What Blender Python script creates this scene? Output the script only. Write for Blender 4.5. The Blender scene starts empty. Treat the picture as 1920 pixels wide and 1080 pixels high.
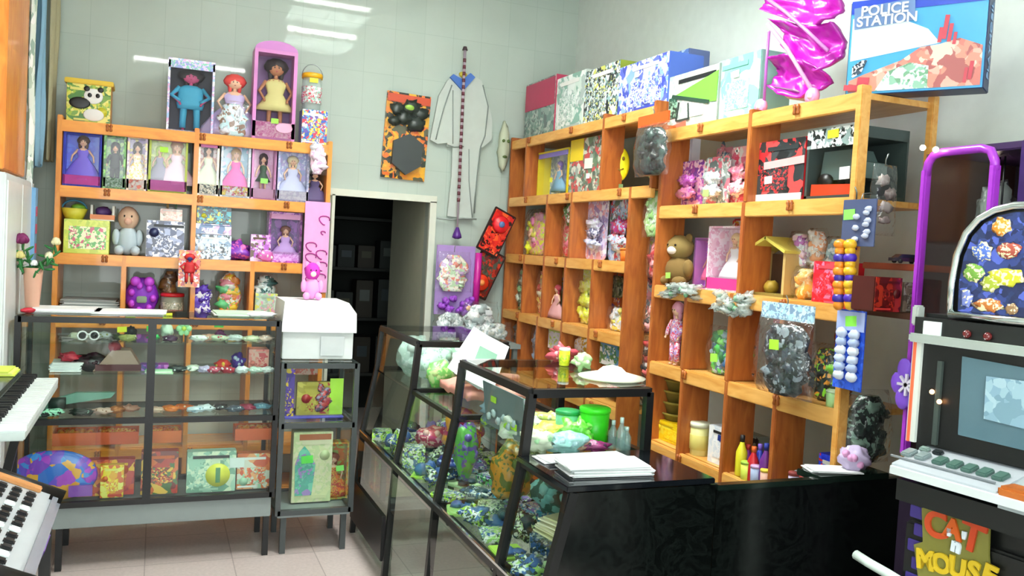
import bpy, bmesh, math, random
from math import pi, sin, cos, radians as R
from mathutils import Vector, Matrix, noise

scene = bpy.context.scene
COL = scene.collection
# ------------------------------------------------------------------ camera
F_PX, CX, CY, CAM_Z = 1625.0, 960.0, 540.0, 1.6
_yc = Vector(((295-CX)/F_PX, -(431-CY)/F_PX, -1)).normalized()      # world Y seen from the camera
_xc = Vector(((4906-CX)/F_PX, -(690-CY)/F_PX, -1)); _xc = (_xc - _yc*_xc.dot(_yc)).normalized()
_zc = _xc.cross(_yc)
cam = bpy.data.objects.new('camera', bpy.data.cameras.new('camera'))
COL.objects.link(cam)
cam.matrix_world = Matrix.Translation((0, 0, CAM_Z)) @ Matrix((_xc, _yc, _zc)).to_4x4()
cam.data.sensor_width = 36.0
cam.data.lens = F_PX/1920*36.0
cam.data.clip_start = 0.05
scene.camera = cam

def at(u, v, X=None, Y=None, Z=None):
    """the point a photo pixel shows on the plane X=, Y= or Z= of the room"""
    c = Vector(((u-CX)/F_PX, -(v-CY)/F_PX, -1))
    r = Vector((c.dot(_xc), c.dot(_yc), c.dot(_zc)))
    if X is not None: t = X/r.x
    elif Y is not None: t = Y/r.y
    else: t = (Z-CAM_Z)/r.z
    return Vector((r.x*t, r.y*t, r.z*t+CAM_Z))

# ------------------------------------------------------------------ world, light, exposure
scene.view_settings.view_transform = 'Standard'
scene.view_settings.look = 'None'
scene.view_settings.exposure = 0.9
scene.view_settings.gamma = 1.0
scene.view_settings.use_curve_mapping = False
scene.cycles.transparent_max_bounces = 32
world = bpy.data.worlds.new('world'); scene.world = world
world.use_nodes = True
world.node_tree.nodes['Background'].inputs['Color'].default_value = (0.85, 0.95, 0.95, 1)
world.node_tree.nodes['Background'].inputs['Strength'].default_value = 0.5

def area(name, loc, sx, sy, power, color=(1, 1, 0.97), target=None):
    l = bpy.data.lights.new(name, 'AREA'); l.shape = 'RECTANGLE'; l.size = sx; l.size_y = sy
    l.energy = power; l.color = color
    o = bpy.data.objects.new(name, l); COL.objects.link(o); o.location = loc
    if target is not None:
        o.rotation_euler = (Vector(target)-Vector(loc)).to_track_quat('-Z', 'Y').to_euler()
    return o
area('ceiling_tube_light', (0.3, 0.9, 3.447), 1.2, 0.3, 48)
area('ceiling_tube_light', (1.30, 3.1, 3.447), 0.6, 0.6, 66)
area('ceiling_tube_light', (1.2, 4.1, 3.447), 0.6, 0.6, 22)
area('front_fill_light', (0.2, -1.4, 1.7), 2.0, 2.0, 60, (0.94, 1.0, 1.0), (1.0, 3.5, 1.3))  # added fill light out of view at the open front end

# ------------------------------------------------------------------ materials
MATS = {}
def srgb(h):
    if isinstance(h, str):
        h = h.lstrip('#'); c = [int(h[i:i+2], 16)/255 for i in (0, 2, 4)]
    else: c = list(h)
    return tuple((x/12.92 if x <= 0.04045 else ((x+0.055)/1.055)**2.4) for x in c)+(1.0,)

def mat(color, rough=0.5, metal=0.0, coat=0.0, emit=0.0, name=None):
    key = ('m', str(color), rough, metal, coat, emit)
    if key in MATS: return MATS[key]
    m = bpy.data.materials.new(name or 'paint_%s' % str(color).strip('#')); m.use_nodes = True
    nt = m.node_tree; b = nt.nodes['Principled BSDF']
    c = srgb(color)
    # a little procedural wear so nothing is a dead flat colour
    tc = nt.nodes.new('ShaderNodeTexCoord'); nz = nt.nodes.new('ShaderNodeTexNoise')
    nz.inputs['Scale'].default_value = 14; nz.inputs['Detail'].default_value = 3
    nt.links.new(tc.outputs['Object'], nz.inputs['Vector'])
    mx = nt.nodes.new('ShaderNodeMix'); mx.data_type = 'RGBA'
    mx.inputs[6].default_value = tuple(x*0.86 for x in c[:3])+(1,); mx.inputs[7].default_value = c
    nt.links.new(nz.outputs['Fac'], mx.inputs[0]); nt.links.new(mx.outputs[2], b.inputs['Base Color'])
    b.inputs['Roughness'].default_value = rough; b.inputs['Metallic'].default_value = metal
    b.inputs['Coat Weight'].default_value = coat
    if emit:
        b.inputs['Emission Color'].default_value = c; b.inputs['Emission Strength'].default_value = emit
    MATS[key] = m; return m

def art(pal, scale=14.0, seed=0.0, rough=0.3, name='printed_art', stretch=(1, 1, 1), fine=True):
    """printed packaging picture: irregular flat patches of a palette"""
    key = ('a', tuple(pal), scale, seed, rough, stretch)
    if key in MATS: return MATS[key]
    m = bpy.data.materials.new(name); m.use_nodes = True
    nt = m.node_tree; b = nt.nodes['Principled BSDF']
    tc = nt.nodes.new('ShaderNodeTexCoord'); mp = nt.nodes.new('ShaderNodeMapping')
    mp.inputs['Location'].default_value = (seed*1.7, seed*0.9, seed*2.3); mp.inputs['Scale'].default_value = stretch
    nt.links.new(tc.outputs['Object'], mp.inputs['Vector'])
    nz = nt.nodes.new('ShaderNodeTexNoise'); nz.inputs['Scale'].default_value = scale*1.6; nz.inputs['Detail'].default_value = 3
    nt.links.new(mp.outputs['Vector'], nz.inputs['Vector'])
    vm = nt.nodes.new('ShaderNodeVectorMath'); vm.operation = 'MULTIPLY_ADD'; k = 0.5/scale
    vm.inputs[1].default_value = (k, k, k); nt.links.new(nz.outputs['Color'], vm.inputs[0]); nt.links.new(mp.outputs['Vector'], vm.inputs[2])
    def cells(sc):
        vo = nt.nodes.new('ShaderNodeTexVoronoi'); vo.inputs['Scale'].default_value = sc
        nt.links.new(vm.outputs[0], vo.inputs['Vector']); sp = nt.nodes.new('ShaderNodeSeparateColor'); nt.links.new(vo.outputs['Color'], sp.inputs[0]); return sp.outputs[0]
    big, small = cells(scale*1.5), cells(scale*3.6)
    n2 = nt.nodes.new('ShaderNodeTexNoise'); n2.inputs['Scale'].default_value = scale*0.6; nt.links.new(mp.outputs['Vector'], n2.inputs['Vector'])
    gt = nt.nodes.new('ShaderNodeMath'); gt.operation = 'GREATER_THAN'; gt.inputs[1].default_value = 0.50; nt.links.new(n2.outputs['Fac'], gt.inputs[0])
    mr = nt.nodes.new('ShaderNodeMix'); nt.links.new(gt.outputs[0], mr.inputs[0]); nt.links.new(big, mr.inputs[2]); nt.links.new(small, mr.inputs[3])
    cr = nt.nodes.new('ShaderNodeValToRGB'); cr.color_ramp.interpolation = 'CONSTANT'
    els = cr.color_ramp.elements
    n = len(pal)
    els[0].position = 0; els[0].color = srgb(pal[0]); els[1].position = 1.0/n; els[1].color = srgb(pal[1 % n])
    for i in range(2, n):
        e = els.new(i/n); e.color = srgb(pal[i])
    nt.links.new(mr.outputs[0], cr.inputs[0]); nt.links.new(cr.outputs[0], b.inputs['Base Color'])
    b.inputs['Roughness'].default_value = rough
    b.inputs['Coat Weight'].default_value = 0.3; b.inputs['Coat Roughness'].default_value = 0.15
    MATS[key] = m; return m

def wood(c1, c2, seed=0.0, axis=(1, 1, 9), rough=0.45):
    key = ('w', c1, c2, seed, axis)
    if key in MATS: return MATS[key]
    m = bpy.data.materials.new('varnished_pine'); m.use_nodes = True
    nt = m.node_tree; b = nt.nodes['Principled BSDF']
    tc = nt.nodes.new('ShaderNodeTexCoord'); mp = nt.nodes.new('ShaderNodeMapping')
    mp.inputs['Scale'].default_value = axis; mp.inputs['Location'].default_value = (seed, seed*2, seed*3)
    nt.links.new(tc.outputs['Object'], mp.inputs['Vector'])
    nz = nt.nodes.new('ShaderNodeTexNoise'); nz.inputs['Scale'].default_value = 7; nz.inputs['Detail'].default_value = 5
    nz.inputs['Distortion'].default_value = 1.2
    nt.links.new(mp.outputs['Vector'], nz.inputs['Vector'])
    mr = nt.nodes.new('ShaderNodeMapRange'); mr.inputs[1].default_value = 0.3; mr.inputs[2].default_value = 0.7
    nt.links.new(nz.outputs['Fac'], mr.inputs[0])
    mx = nt.nodes.new('ShaderNodeMix'); mx.data_type = 'RGBA'
    mx.inputs[6].default_value = srgb(c1); mx.inputs[7].default_value = srgb(c2)
    nt.links.new(mr.outputs[0], mx.inputs[0])
    nt.links.new(mx.outputs[2], b.inputs['Base Color'])
    b.inputs['Roughness'].default_value = rough; b.inputs['Coat Weight'].default_value = 0.25
    MATS[key] = m; return m

def clear(name, tint, body=0.0, bodycol='#ffffff', rough=0.03, ior=1.45, bump=0.0):
    key = ('c', name)
    if key in MATS: return MATS[key]
    m = bpy.data.materials.new(name); m.use_nodes = True
    nt = m.node_tree; nt.nodes.remove(nt.nodes['Principled BSDF']); out = nt.nodes['Material Output']
    tr = nt.nodes.new('ShaderNodeBsdfTransparent'); tr.inputs['Color'].default_value = tint+(1,)
    gl = nt.nodes.new('ShaderNodeBsdfGlossy'); gl.inputs['Roughness'].default_value = rough
    fr = nt.nodes.new('ShaderNodeFresnel'); fr.inputs['IOR'].default_value = ior
    ge = nt.nodes.new('ShaderNodeNewGeometry'); sb = nt.nodes.new('ShaderNodeMath'); sb.operation = 'SUBTRACT'; sb.inputs[0].default_value = 1.0
    ml = nt.nodes.new('ShaderNodeMath'); ml.operation = 'MULTIPLY'
    nt.links.new(ge.outputs['Backfacing'], sb.inputs[1]); nt.links.new(sb.outputs[0], ml.inputs[0]); nt.links.new(fr.outputs[0], ml.inputs[1])
    if bump:
        tc = nt.nodes.new('ShaderNodeTexCoord'); nz = nt.nodes.new('ShaderNodeTexNoise'); nz.inputs['Scale'].default_value = 28
        nt.links.new(tc.outputs['Object'], nz.inputs['Vector'])
        bp = nt.nodes.new('ShaderNodeBump'); bp.inputs['Strength'].default_value = bump; bp.inputs['Distance'].default_value = 0.02
        nt.links.new(nz.outputs['Fac'], bp.inputs['Height']); nt.links.new(bp.outputs['Normal'], gl.inputs['Normal'])
        nt.links.new(bp.outputs['Normal'], fr.inputs['Normal'])
    base = tr.outputs[0]
    if body:
        df = nt.nodes.new('ShaderNodeBsdfDiffuse'); df.inputs['Color'].default_value = srgb(bodycol)
        m1 = nt.nodes.new('ShaderNodeMixShader'); m1.inputs[0].default_value = body
        nt.links.new(tr.outputs[0], m1.inputs[1]); nt.links.new(df.outputs[0], m1.inputs[2]); base = m1.outputs[0]
    m2 = nt.nodes.new('ShaderNodeMixShader')
    nt.links.new(ml.outputs[0], m2.inputs[0]); nt.links.new(base, m2.inputs[1]); nt.links.new(gl.outputs[0], m2.inputs[2])
    nt.links.new(m2.outputs[0], out.inputs['Surface'])
    MATS[key] = m; return m
GLASS = clear('showcase_glass', (0.94, 0.985, 0.965))
PANE = clear('blister_plastic', (0.99, 0.995, 1.0), 0.0, rough=0.06)
FILM = clear('crinkled_film', (0.99, 0.995, 0.995), 0.02, '#eef6f6', 0.12, 1.7, 0.8)
WOODL = wood('#e08a2c', '#f2a53e', 0.0, (.7, 4, 4))
WOODP = wood('#d27d26', '#eb9a38', 1.0, (4, 4, .7))
WOODR = wood('#d4923e', '#e8b262', 2.0, (.7, 4, 4))
WOODV = wood('#984e1e', '#b96c2e', 3.0, (4, 4, .7))
BLACK = mat('#060707', 0.4)
STEEL = mat('#8c9492', 0.3, 0.8)
CHROME = mat('#dfe6e4', 0.12, 1.0)
WHITE = mat('#f4f5f2', 0.5)
LIME = mat('#b8f02a', 0.5)
YEL = mat('#f2ee2e', 0.5)
SKIN = mat('#eec0a0', 0.55)

# ------------------------------------------------------------------ mesh helpers
class MB:
    def __init__(s): s.bm = bmesh.new(); s.mi = 0
    def _new(s, vs, fs, smooth=False):
        bv = [s.bm.verts.new(v) for v in vs]
        for f in fs:
            try:
                fc = s.bm.faces.new([bv[i] for i in f]); fc.material_index = s.mi; fc.smooth = smooth
            except ValueError: pass
        return s
    def box(s, c, d, rz=0, rx=0, ry=0, bev=0.0):
        M = Matrix.Translation(c) @ Matrix.Rotation(rz, 4, 'Z') @ Matrix.Rotation(ry, 4, 'Y') @ Matrix.Rotation(rx, 4, 'X')
        t = bmesh.new(); bmesh.ops.create_cube(t, size=1.0, matrix=Matrix.Diagonal((d[0], d[1], d[2], 1)))
        if bev: bmesh.ops.bevel(t, geom=list(t.edges), offset=min(bev, 0.45*min(d)), segments=2, affect='EDGES')
        t.transform(M)
        t.verts.index_update()
        s._new([v.co.copy() for v in t.verts], [[v.index for v in f.verts] for f in t.faces]); t.free(); return s
    def bar(s, p0, p1, w, d=None):
        """square bar between two points"""
        p0 = Vector(p0); p1 = Vector(p1); L = (p1-p0).length
        q = (p1-p0).to_track_quat('Z', 'X').to_matrix().to_4x4()
        d = d or w
        M = Matrix.Translation((p0+p1)/2) @ q
        vs = [M @ Vector((x*w/2, y*d/2, z*L/2)) for z in (-1, 1) for x, y in ((-1, -1), (1, -1), (1, 1), (-1, 1))]
        return s._new(vs, [(3, 2, 1, 0), (4, 5, 6, 7), (0, 1, 5, 4), (1, 2, 6, 5), (2, 3, 7, 6), (3, 0, 4, 7)])
    def tube(s, pts, rad, n=8, cap=True):
        pts = [Vector(p) for p in pts]; k = len(pts)
        rads = rad if isinstance(rad, (list, tuple)) else [rad]*k
        vs = []
        prev = None
        for i, p in enumerate(pts):
            t = (pts[min(i+1, k-1)]-pts[max(i-1, 0)]).normalized()
            if prev is None:
                u = t.orthogonal().normalized()
            else:
                u = (prev-t*prev.dot(t)).normalized()
            prev = u; w = t.cross(u)
            for j in range(n):
                a = 2*pi*j/n; vs.append(p+(u*cos(a)+w*sin(a))*rads[i])
        fs = [(i*n+j, i*n+(j+1) % n, (i+1)*n+(j+1) % n, (i+1)*n+j) for i in range(k-1) for j in range(n)]
        if cap: fs += [tuple(range(n))[::-1], tuple(range((k-1)*n, k*n))]
        return s._new(vs, fs, True)
    def lathe(s, prof, c=(0, 0, 0), n=16, sx=1.0, sy=1.0, M=None):
        vs = []
        for r, z in prof:
            for j in range(n):
                a = 2*pi*j/n; v = Vector((r*cos(a)*sx, r*sin(a)*sy, z))
                vs.append((M @ v if M else v)+Vector(c))
        k = len(prof)
        fs = [(i*n+j, i*n+(j+1) % n, (i+1)*n+(j+1) % n, (i+1)*n+j) for i in range(k-1) for j in range(n)]
        fs += [tuple(range(n))[::-1], tuple(range((k-1)*n, k*n))]
        return s._new(vs, fs, True)
    def ball(s, c, r, n=12, lump=0.0, seed=0.0, M=None):
        if not isinstance(r, (tuple, list)): r = (r, r, r)
        m = max(6, n*2//3); vs = [];
        for i in range(m+1):
            th = pi*i/m
            for j in range(n):
                a = 2*pi*j/n; d = Vector((sin(th)*cos(a), sin(th)*sin(a), cos(th)))
                q = 1+lump*noise.noise(d*2.3+Vector((seed, seed*1.3, 0))) if lump else 1
                v = Vector((d.x*r[0]*q, d.y*r[1]*q, d.z*r[2]*q))
                vs.append((M @ v if M else v)+Vector(c))
        fs = [(i*n+j, (i+1)*n+j, (i+1)*n+(j+1) % n, i*n+(j+1) % n) for i in range(m) for j in range(n)]
        return s._new(vs, fs, True)
    def prism(s, outline, d, M=None, smooth=False):
        """outline in local x,z extruded along y from 0 to d"""
        k = len(outline)
        vs = [Vector((x, 0, z)) for x, z in outline]+[Vector((x, d, z)) for x, z in outline]
        if M: vs = [M @ v for v in vs]
        return s._new(vs, [tuple(range(k)), tuple(range(2*k-1, k-1, -1))]+[(i, i+k, (i+1) % k+k, (i+1) % k) for i in range(k)], smooth)
    def grid(s, nu, nv, fn, thick=0.0, smooth=True):
        """a cloth-like sheet fn(u,v)->point, given a real thickness along y"""
        P = [[Vector(fn(i/nu, j/nv)) for i in range(nu+1)] for j in range(nv+1)]
        vs = [p for row in P for p in row]; n1 = len(vs); w = nu+1
        fs = [(j*w+i, j*w+i+1, (j+1)*w+i+1, (j+1)*w+i) for j in range(nv) for i in range(nu)]
        if thick:
            off = Vector(thick if isinstance(thick, tuple) else (0, thick, 0))
            vs += [p+off for p in vs[:n1]]
            fs += [tuple(n1+k for k in reversed(f)) for f in fs]
            ed = [i for i in range(w)]+[j*w+nu for j in range(1, nv+1)]+[nv*w+i for i in range(nu-1, -1, -1)]+[j*w for j in range(nv-1, 0, -1)]
            for a, b in zip(ed, ed[1:]+ed[:1]): fs.append((b, a, a+n1, b+n1))
        return s._new(vs, fs, smooth)
    def m(s, i): s.mi = i; return s
    def weld(s, d=1e-5):
        bmesh.ops.remove_doubles(s.bm, verts=s.bm.verts, dist=d); return s
    def build(s, name, mats, parent=None, loc=None, rz=None):
        bmesh.ops.remove_doubles(s.bm, verts=s.bm.verts, dist=1e-6)
        bmesh.ops.recalc_face_normals(s.bm, faces=s.bm.faces)
        me = bpy.data.meshes.new(name); s.bm.to_mesh(me); s.bm.free()
        for mm in (mats if isinstance(mats, (list, tuple)) else [mats]): me.materials.append(mm)
        o = bpy.data.objects.new(name, me); COL.objects.link(o)
        if parent is not None: o.parent = parent
        if loc is not None: o.location = loc
        if rz is not None: o.rotation_euler.z = rz
        return o

def thing(name, label, cat, loc=(0, 0, 0), rz=0.0, group=None, rx=0.0, ry=0.0):
    o = bpy.data.objects.new(name, None); COL.objects.link(o); o.empty_display_size = 0.05
    o.location = loc; o.rotation_euler = (rx, ry, rz); o['label'] = label; o['category'] = cat
    if group: o['group'] = group
    return o
def tagit(o, label, cat, group=None):
    o['label'] = label; o['category'] = cat
    if group: o['group'] = group
    return o
def struct(name, mb, m):
    o = mb.build(name, m); o['kind'] = 'structure'; return o
def text(name, body, size, m, parent, loc, depth=0.002, rx=pi/2, rz=0.0, ry=0.0, shear=0.0, align='CENTER', bold=0.0, sx=1.0):
    cu = bpy.data.curves.new(name, 'FONT'); cu.body = body; cu.size = size; cu.extrude = depth
    cu.align_x = align; cu.align_y = 'CENTER'; cu.shear = shear; cu.offset = bold; cu.materials.append(m)
    o = bpy.data.objects.new(name, cu); COL.objects.link(o); o.parent = parent; o.location = loc
    o.rotation_euler = (rx, ry, rz); o.scale = (sx, 1, 1)
    me = bpy.data.meshes.new_from_object(o); n = bpy.data.objects.new(name, me); COL.objects.link(n); n.parent = parent
    n.location = loc; n.rotation_euler = (rx, ry, rz); n.scale = (sx, 1, 1)
    bpy.data.objects.remove(o, do_unlink=True)
    return n
rnd = random.Random(7)
RIGHT = -pi/2          # things on the right hand wall face -X
# ------------------------------------------------------------------ the room
def tiled_wall():
    m = bpy.data.materials.new('glossy_tiled_wall'); m.use_nodes = True
    nt = m.node_tree; b = nt.nodes['Principled BSDF']
    tc = nt.nodes.new('ShaderNodeTexCoord'); mp = nt.nodes.new('ShaderNodeMapping')
    mp.inputs['Rotation'].default_value = (pi/2, 0, 0)
    nt.links.new(tc.outputs['Object'], mp.inputs['Vector'])
    br = nt.nodes.new('ShaderNodeTexBrick'); br.offset = 0.0; br.inputs['Scale'].default_value = 1.0
    br.inputs['Brick Width'].default_value = 0.20; br.inputs['Row Height'].default_value = 0.30
    br.inputs['Mortar Size'].default_value = 0.0016; br.inputs['Mortar Smooth'].default_value = 0.3
    br.inputs['Color1'].default_value = srgb('#bac8be'); br.inputs['Color2'].default_value = srgb('#becbc1')
    br.inputs['Mortar'].default_value = srgb('#adbbb1')
    nt.links.new(mp.outputs['Vector'], br.inputs['Vector'])
    nz = nt.nodes.new('ShaderNodeTexNoise'); nz.inputs['Scale'].default_value = 5; nz.inputs['Detail'].default_value = 6
    nt.links.new(tc.outputs['Object'], nz.inputs['Vector'])
    mx = nt.nodes.new('ShaderNodeMix'); mx.data_type = 'RGBA'; mx.blend_type = 'MULTIPLY'; mx.inputs[0].default_value = 0.12
    nt.links.new(br.outputs['Color'], mx.inputs[6]); nt.links.new(nz.outputs['Fac'], mx.inputs[7])
    nt.links.new(mx.outputs[2], b.inputs['Base Color'])
    b.inputs['Roughness'].default_value = 0.6; b.inputs['Specular IOR Level'].default_value = 0.25
    b.inputs['Coat Weight'].default_value = 0.35; b.inputs['Coat Roughness'].default_value = 0.03
    return m
WALLT = tiled_wall()
PLASTER = mat('#dbe4de', 0.8)
BY, LX, RX, CZ = 5.65, -0.68, 2.72, 3.5
DX0, DX1, DZ = 1.055, 1.70, 1.893
w = MB(); T = 0.12
w.box(((LX+DX0)/2, BY+T/2, CZ/2), (DX0-LX, T, CZ)); w.box(((DX1+RX)/2, BY+T/2, CZ/2), (RX-DX1, T, CZ))
w.box(((DX0+DX1)/2, BY+T/2, (CZ+DZ)/2), (DX1-DX0, T, CZ-DZ))
struct('wall_back', w, WALLT)
struct('wall_right', MB().box((RX+0.06, 2.0, CZ/2), (0.12, 7.5, CZ)), PLASTER)
struct('wall_left', MB().box((LX-0.06, 2.0, CZ/2), (0.12, 7.5, CZ)), PLASTER)
struct('ceiling', MB().box(((LX+RX)/2, 2.0, CZ+0.05), (RX-LX+.24, 7.5, 0.1)), mat('#e8ebe6', 0.8))
def floor_mat():
    m = bpy.data.materials.new('terrazzo_floor'); m.use_nodes = True
    nt = m.node_tree; b = nt.nodes['Principled BSDF']
    tc = nt.nodes.new('ShaderNodeTexCoord')
    nz = nt.nodes.new('ShaderNodeTexNoise'); nz.inputs['Scale'].default_value = 60; nz.inputs['Detail'].default_value = 4
    nt.links.new(tc.outputs['Object'], nz.inputs['Vector'])
    br = nt.nodes.new('ShaderNodeTexBrick'); br.offset = 0; br.inputs['Scale'].default_value = 1
    br.inputs['Brick Width'].default_value = 0.4; br.inputs['Row Height'].default_value = 0.4
    br.inputs['Mortar Size'].default_value = 0.003
    br.inputs['Color1'].default_value = srgb('#cdbfba'); br.inputs['Color2'].default_value = srgb('#d4c7c1')
    br.inputs['Mortar'].default_value = srgb('#a89b96')
    nt.links.new(tc.outputs['Object'], br.inputs['Vector'])
    mx = nt.nodes.new('ShaderNodeMix'); mx.data_type = 'RGBA'; mx.blend_type = 'MULTIPLY'; mx.inputs[0].default_value = 0.35
    nt.links.new(br.outputs['Color'], mx.inputs[6]); nt.links.new(nz.outputs['Fac'], mx.inputs[7])
    nt.links.new(mx.outputs[2], b.inputs['Base Color']); b.inputs['Roughness'].default_value = 0.3
    return m
struct('floor', MB().box(((LX+RX)/2, 3.4, -0.05), (RX-LX+.24, 10.4, 0.1)), floor_mat())
# the room behind the doorway: thick cream side wall, store room with its shade put into near-black paint
CREAM = mat('#c9cdb6', 0.7); SHADEW = mat('#161d18', 0.8)
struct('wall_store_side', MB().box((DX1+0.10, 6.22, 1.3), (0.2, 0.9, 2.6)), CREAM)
struct('wall_store_left', MB().box((DX0-0.06, 7.0, 1.3), (0.1, 2.4, 2.6)), SHADEW)
struct('wall_store_right', MB().box((2.35, 7.45, 1.3), (0.1, 1.6, 2.6)), SHADEW)
struct('wall_store_end', MB().box((1.6, 8.26, 1.3), (1.6, 0.1, 2.6)), SHADEW)
struct('ceiling_store', MB().box((1.6, 7.05, 2.65), (1.6, 2.5, 0.1)), SHADEW)
struct('trim_doorway', MB().box((DX1+0.012, BY-0.012, DZ/2), (0.045, 0.03, DZ)).box(((DX0+DX1)/2, BY-0.012, DZ+0.016), (DX1-DX0+0.07, 0.03, 0.045))
       .box((DX0-0.012, BY-0.012, DZ/2), (0.02, 0.03, DZ)), mat('#dfe3d4', 0.5))
# ------------------------------------------------------------------ ceiling louvre lights
TUBE = mat('#f6fff8', 0.4, emit=9.0, name='lit_tube')
def louvre(loc, sx, sy, n, label):
    t = thing('ceiling_light', label, 'ceiling light', loc)
    h = MB(); h.box((0, 0, 0.047), (sx, sy, 0.04)); h.box((-sx/2, 0, 0.0), (0.012, sy, 0.11)); h.box((sx/2, 0, 0.0), (0.012, sy, 0.11))
    h.build('housing', WHITE, t)
    for k in range(n):
        x = (k-(n-1)/2)*sx/n
        MB().tube([(x, -sy*0.45, 0.0), (x, sy*0.45, 0.0)], 0.013, 8).build('tube', TUBE, t)
    for k in range(9):
        MB().box((0, (k-4)*sy/8.4, -0.038), (sx*0.97, 0.006, 0.035)).build('louvre_blade', CHROME, t)
    for k in range(n+1):
        MB().box(((k-n/2)*sx/n*0.97, 0, -0.038), (0.006, sy*0.97, 0.035)).build('louvre_spine', CHROME, t)
louvre((1.2, 4.1, 3.43), 0.62, 0.62, 4, 'square louvred ceiling light nearest the back wall')
louvre((1.30, 3.1, 3.43), 0.62, 0.62, 4, 'square louvred ceiling light over the middle of the glass island')
louvre((0.3, 0.9, 3.43), 1.2, 0.3, 3, 'long louvred ceiling light near the entrance')
# ------------------------------------------------------------------ pine shelving
def peg(mb, x, y, z):
    mb.box((x, y, z), (0.022, 0.018, 0.03), bev=0.004)
def shelving(label, loc, rz, width, rows, depth, boards, wm, posts, mlabel, upd=1.0):
    """boards: list of (z, x0, x1); posts: list of (x, z0, z1)"""
    t = thing('shelving_unit', label, 'shelf', loc, rz)
    for z, x0, x1 in boards:
        b = MB().box(((x0+x1)/2, depth/2+0.01, z-0.011), (x1-x0, depth-0.02, 0.022))
        b.build('shelf_board', wm[0], t)
        e = MB().box(((x0+x1)/2, -0.004, z-0.030), (x1-x0, 0.024, 0.062), bev=0.004)
        e.build('shelf_edging', wm[0], t)
    for x, z0, z1 in posts:
        ud = min(depth, upd); p = MB().box((x, ud/2-0.018, (z0+z1)/2), (0.026, ud, z1-z0), bev=0.003)
        p.build('upright', wm[1], t)
    for z, x0, x1 in boards:                    # turned wooden pegs that lock the edging
        k = max(1, int(round((x1-x0)/0.55)))
        for i in range(k):
            x = x0+(x1-x0)*(i+0.5)/k
            for s in (-0.009, 0.009):
                MB().lathe([(0.005, -0.020), (0.008, -0.014), (0.005, 0), (0.009, 0.010), (0.004, 0.020)], (x+s, -0.022, z-0.022), 8).build('peg', wm[2], t)
    return t
PEGM = wood('#8a4512', '#b5651f', 5.0)
# left unit stands against the back wall
LYF = 5.30; LD = 0.33
ZL = [2.165, 1.812, 1.446, 1.10, 0.355, 0.09]
LX0, LX1 = -0.505, 0.945
lb = [(z, LX0, LX1) for z in ZL]
lp = [(LX0, 0, 2.19), (LX1, 0, 2.19), (0.19, 1.446, 2.19), (0.19, 0, 1.10)]
lp += [(x, 1.10, 1.446) for x in (-0.165, 0.20, 0.525)]+[(-0.165, 0.0, 1.10), (0.525, 0.0, 1.10)]
shelving('orange pine shelving unit of dolls on the back wall left of the doorway', (0, LYF, 0), 0, 0, 0, LD, lb, (WOODL, WOODP, PEGM), lp, '')
# right units: local x runs towards the camera.  x_local = Y0 - Y
XR = 2.25
def ry(px, py): return at(px, py, X=XR).y
def rz_(px, py): return at(px, py, X=XR).z
FY = 5.575
ZF = [2.345, 1.955, 1.572, 1.19, 0.80, 0.42]
FE = 3.90
fl = lambda y: FY-y
fb = [(2.345, 0, fl(3.70)), (1.955, 0, fl(3.70))]+[(z, 0, fl(FE)) for z in ZF[2:]]
fp = [(0.0, 0, 2.37), (fl(5.31), 1.955, 2.345), (fl(4.24), 1.955, 2.37), (fl(3.71), 1.94, 2.37), (fl(FE)-.005, 0, 1.955)]
for px, py in ((1029, 400), (1075, 400)): fp.append((fl(ry(px, py)), 1.572, 1.955))
for px, py in ((985, 520), (1022, 530), (1062, 540), (1113, 550)): fp.append((fl(ry(px, py)), 1.19, 1.572))
for px, py in ((974, 620), (1010, 630), (1055, 650), (1106, 660)): fp.append((fl(ry(px, py)), 0.0, 1.19))
shelving('taller pine shelving unit on the right wall, nearest the back corner', (XR, FY, 0), RIGHT, 0, 0, 0.40, fb, (WOODR, WOODV, PEGM), fp, '', upd=0.13)
NY = 3.625; NE = 2.36
nl = lambda y: NY-y
ZN = [2.215, 1.85, 1.47, 1.10, 0.715, 0.34]
nb = [(z, 0, nl(NE)) for z in ZN]
npost = [(0, 0, 2.24)]
for px, py, a, b in ((1408, 300, 1.85, 2.23), (1396, 450, 1.47, 1.85), (1288, 620, 1.10, 1.47), (1372, 640, 1.10, 1.47), (1467, 680, 1.10, 1.47),
                     (1281, 760, 0, 1.10), (1364, 780, 0, 1.10), (1456, 800, 0, 1.10)):
    npost.append((nl(ry(px, py)), a, b))
nu = shelving('pine shelving unit on the right wall with the big play set on top', (XR, NY, 0), RIGHT, 0, 0, 0.34, nb, (WOODR, WOODV, PEGM), npost, '', upd=0.15)
for yy, dd in ((0.0, 0.045), (0.325, 0.03)):
    MB().box((nl(NE)+0.002, yy, 1.12), (0.028, dd, 2.235), bev=0.003).build('upright', WOODR, nu)

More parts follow.
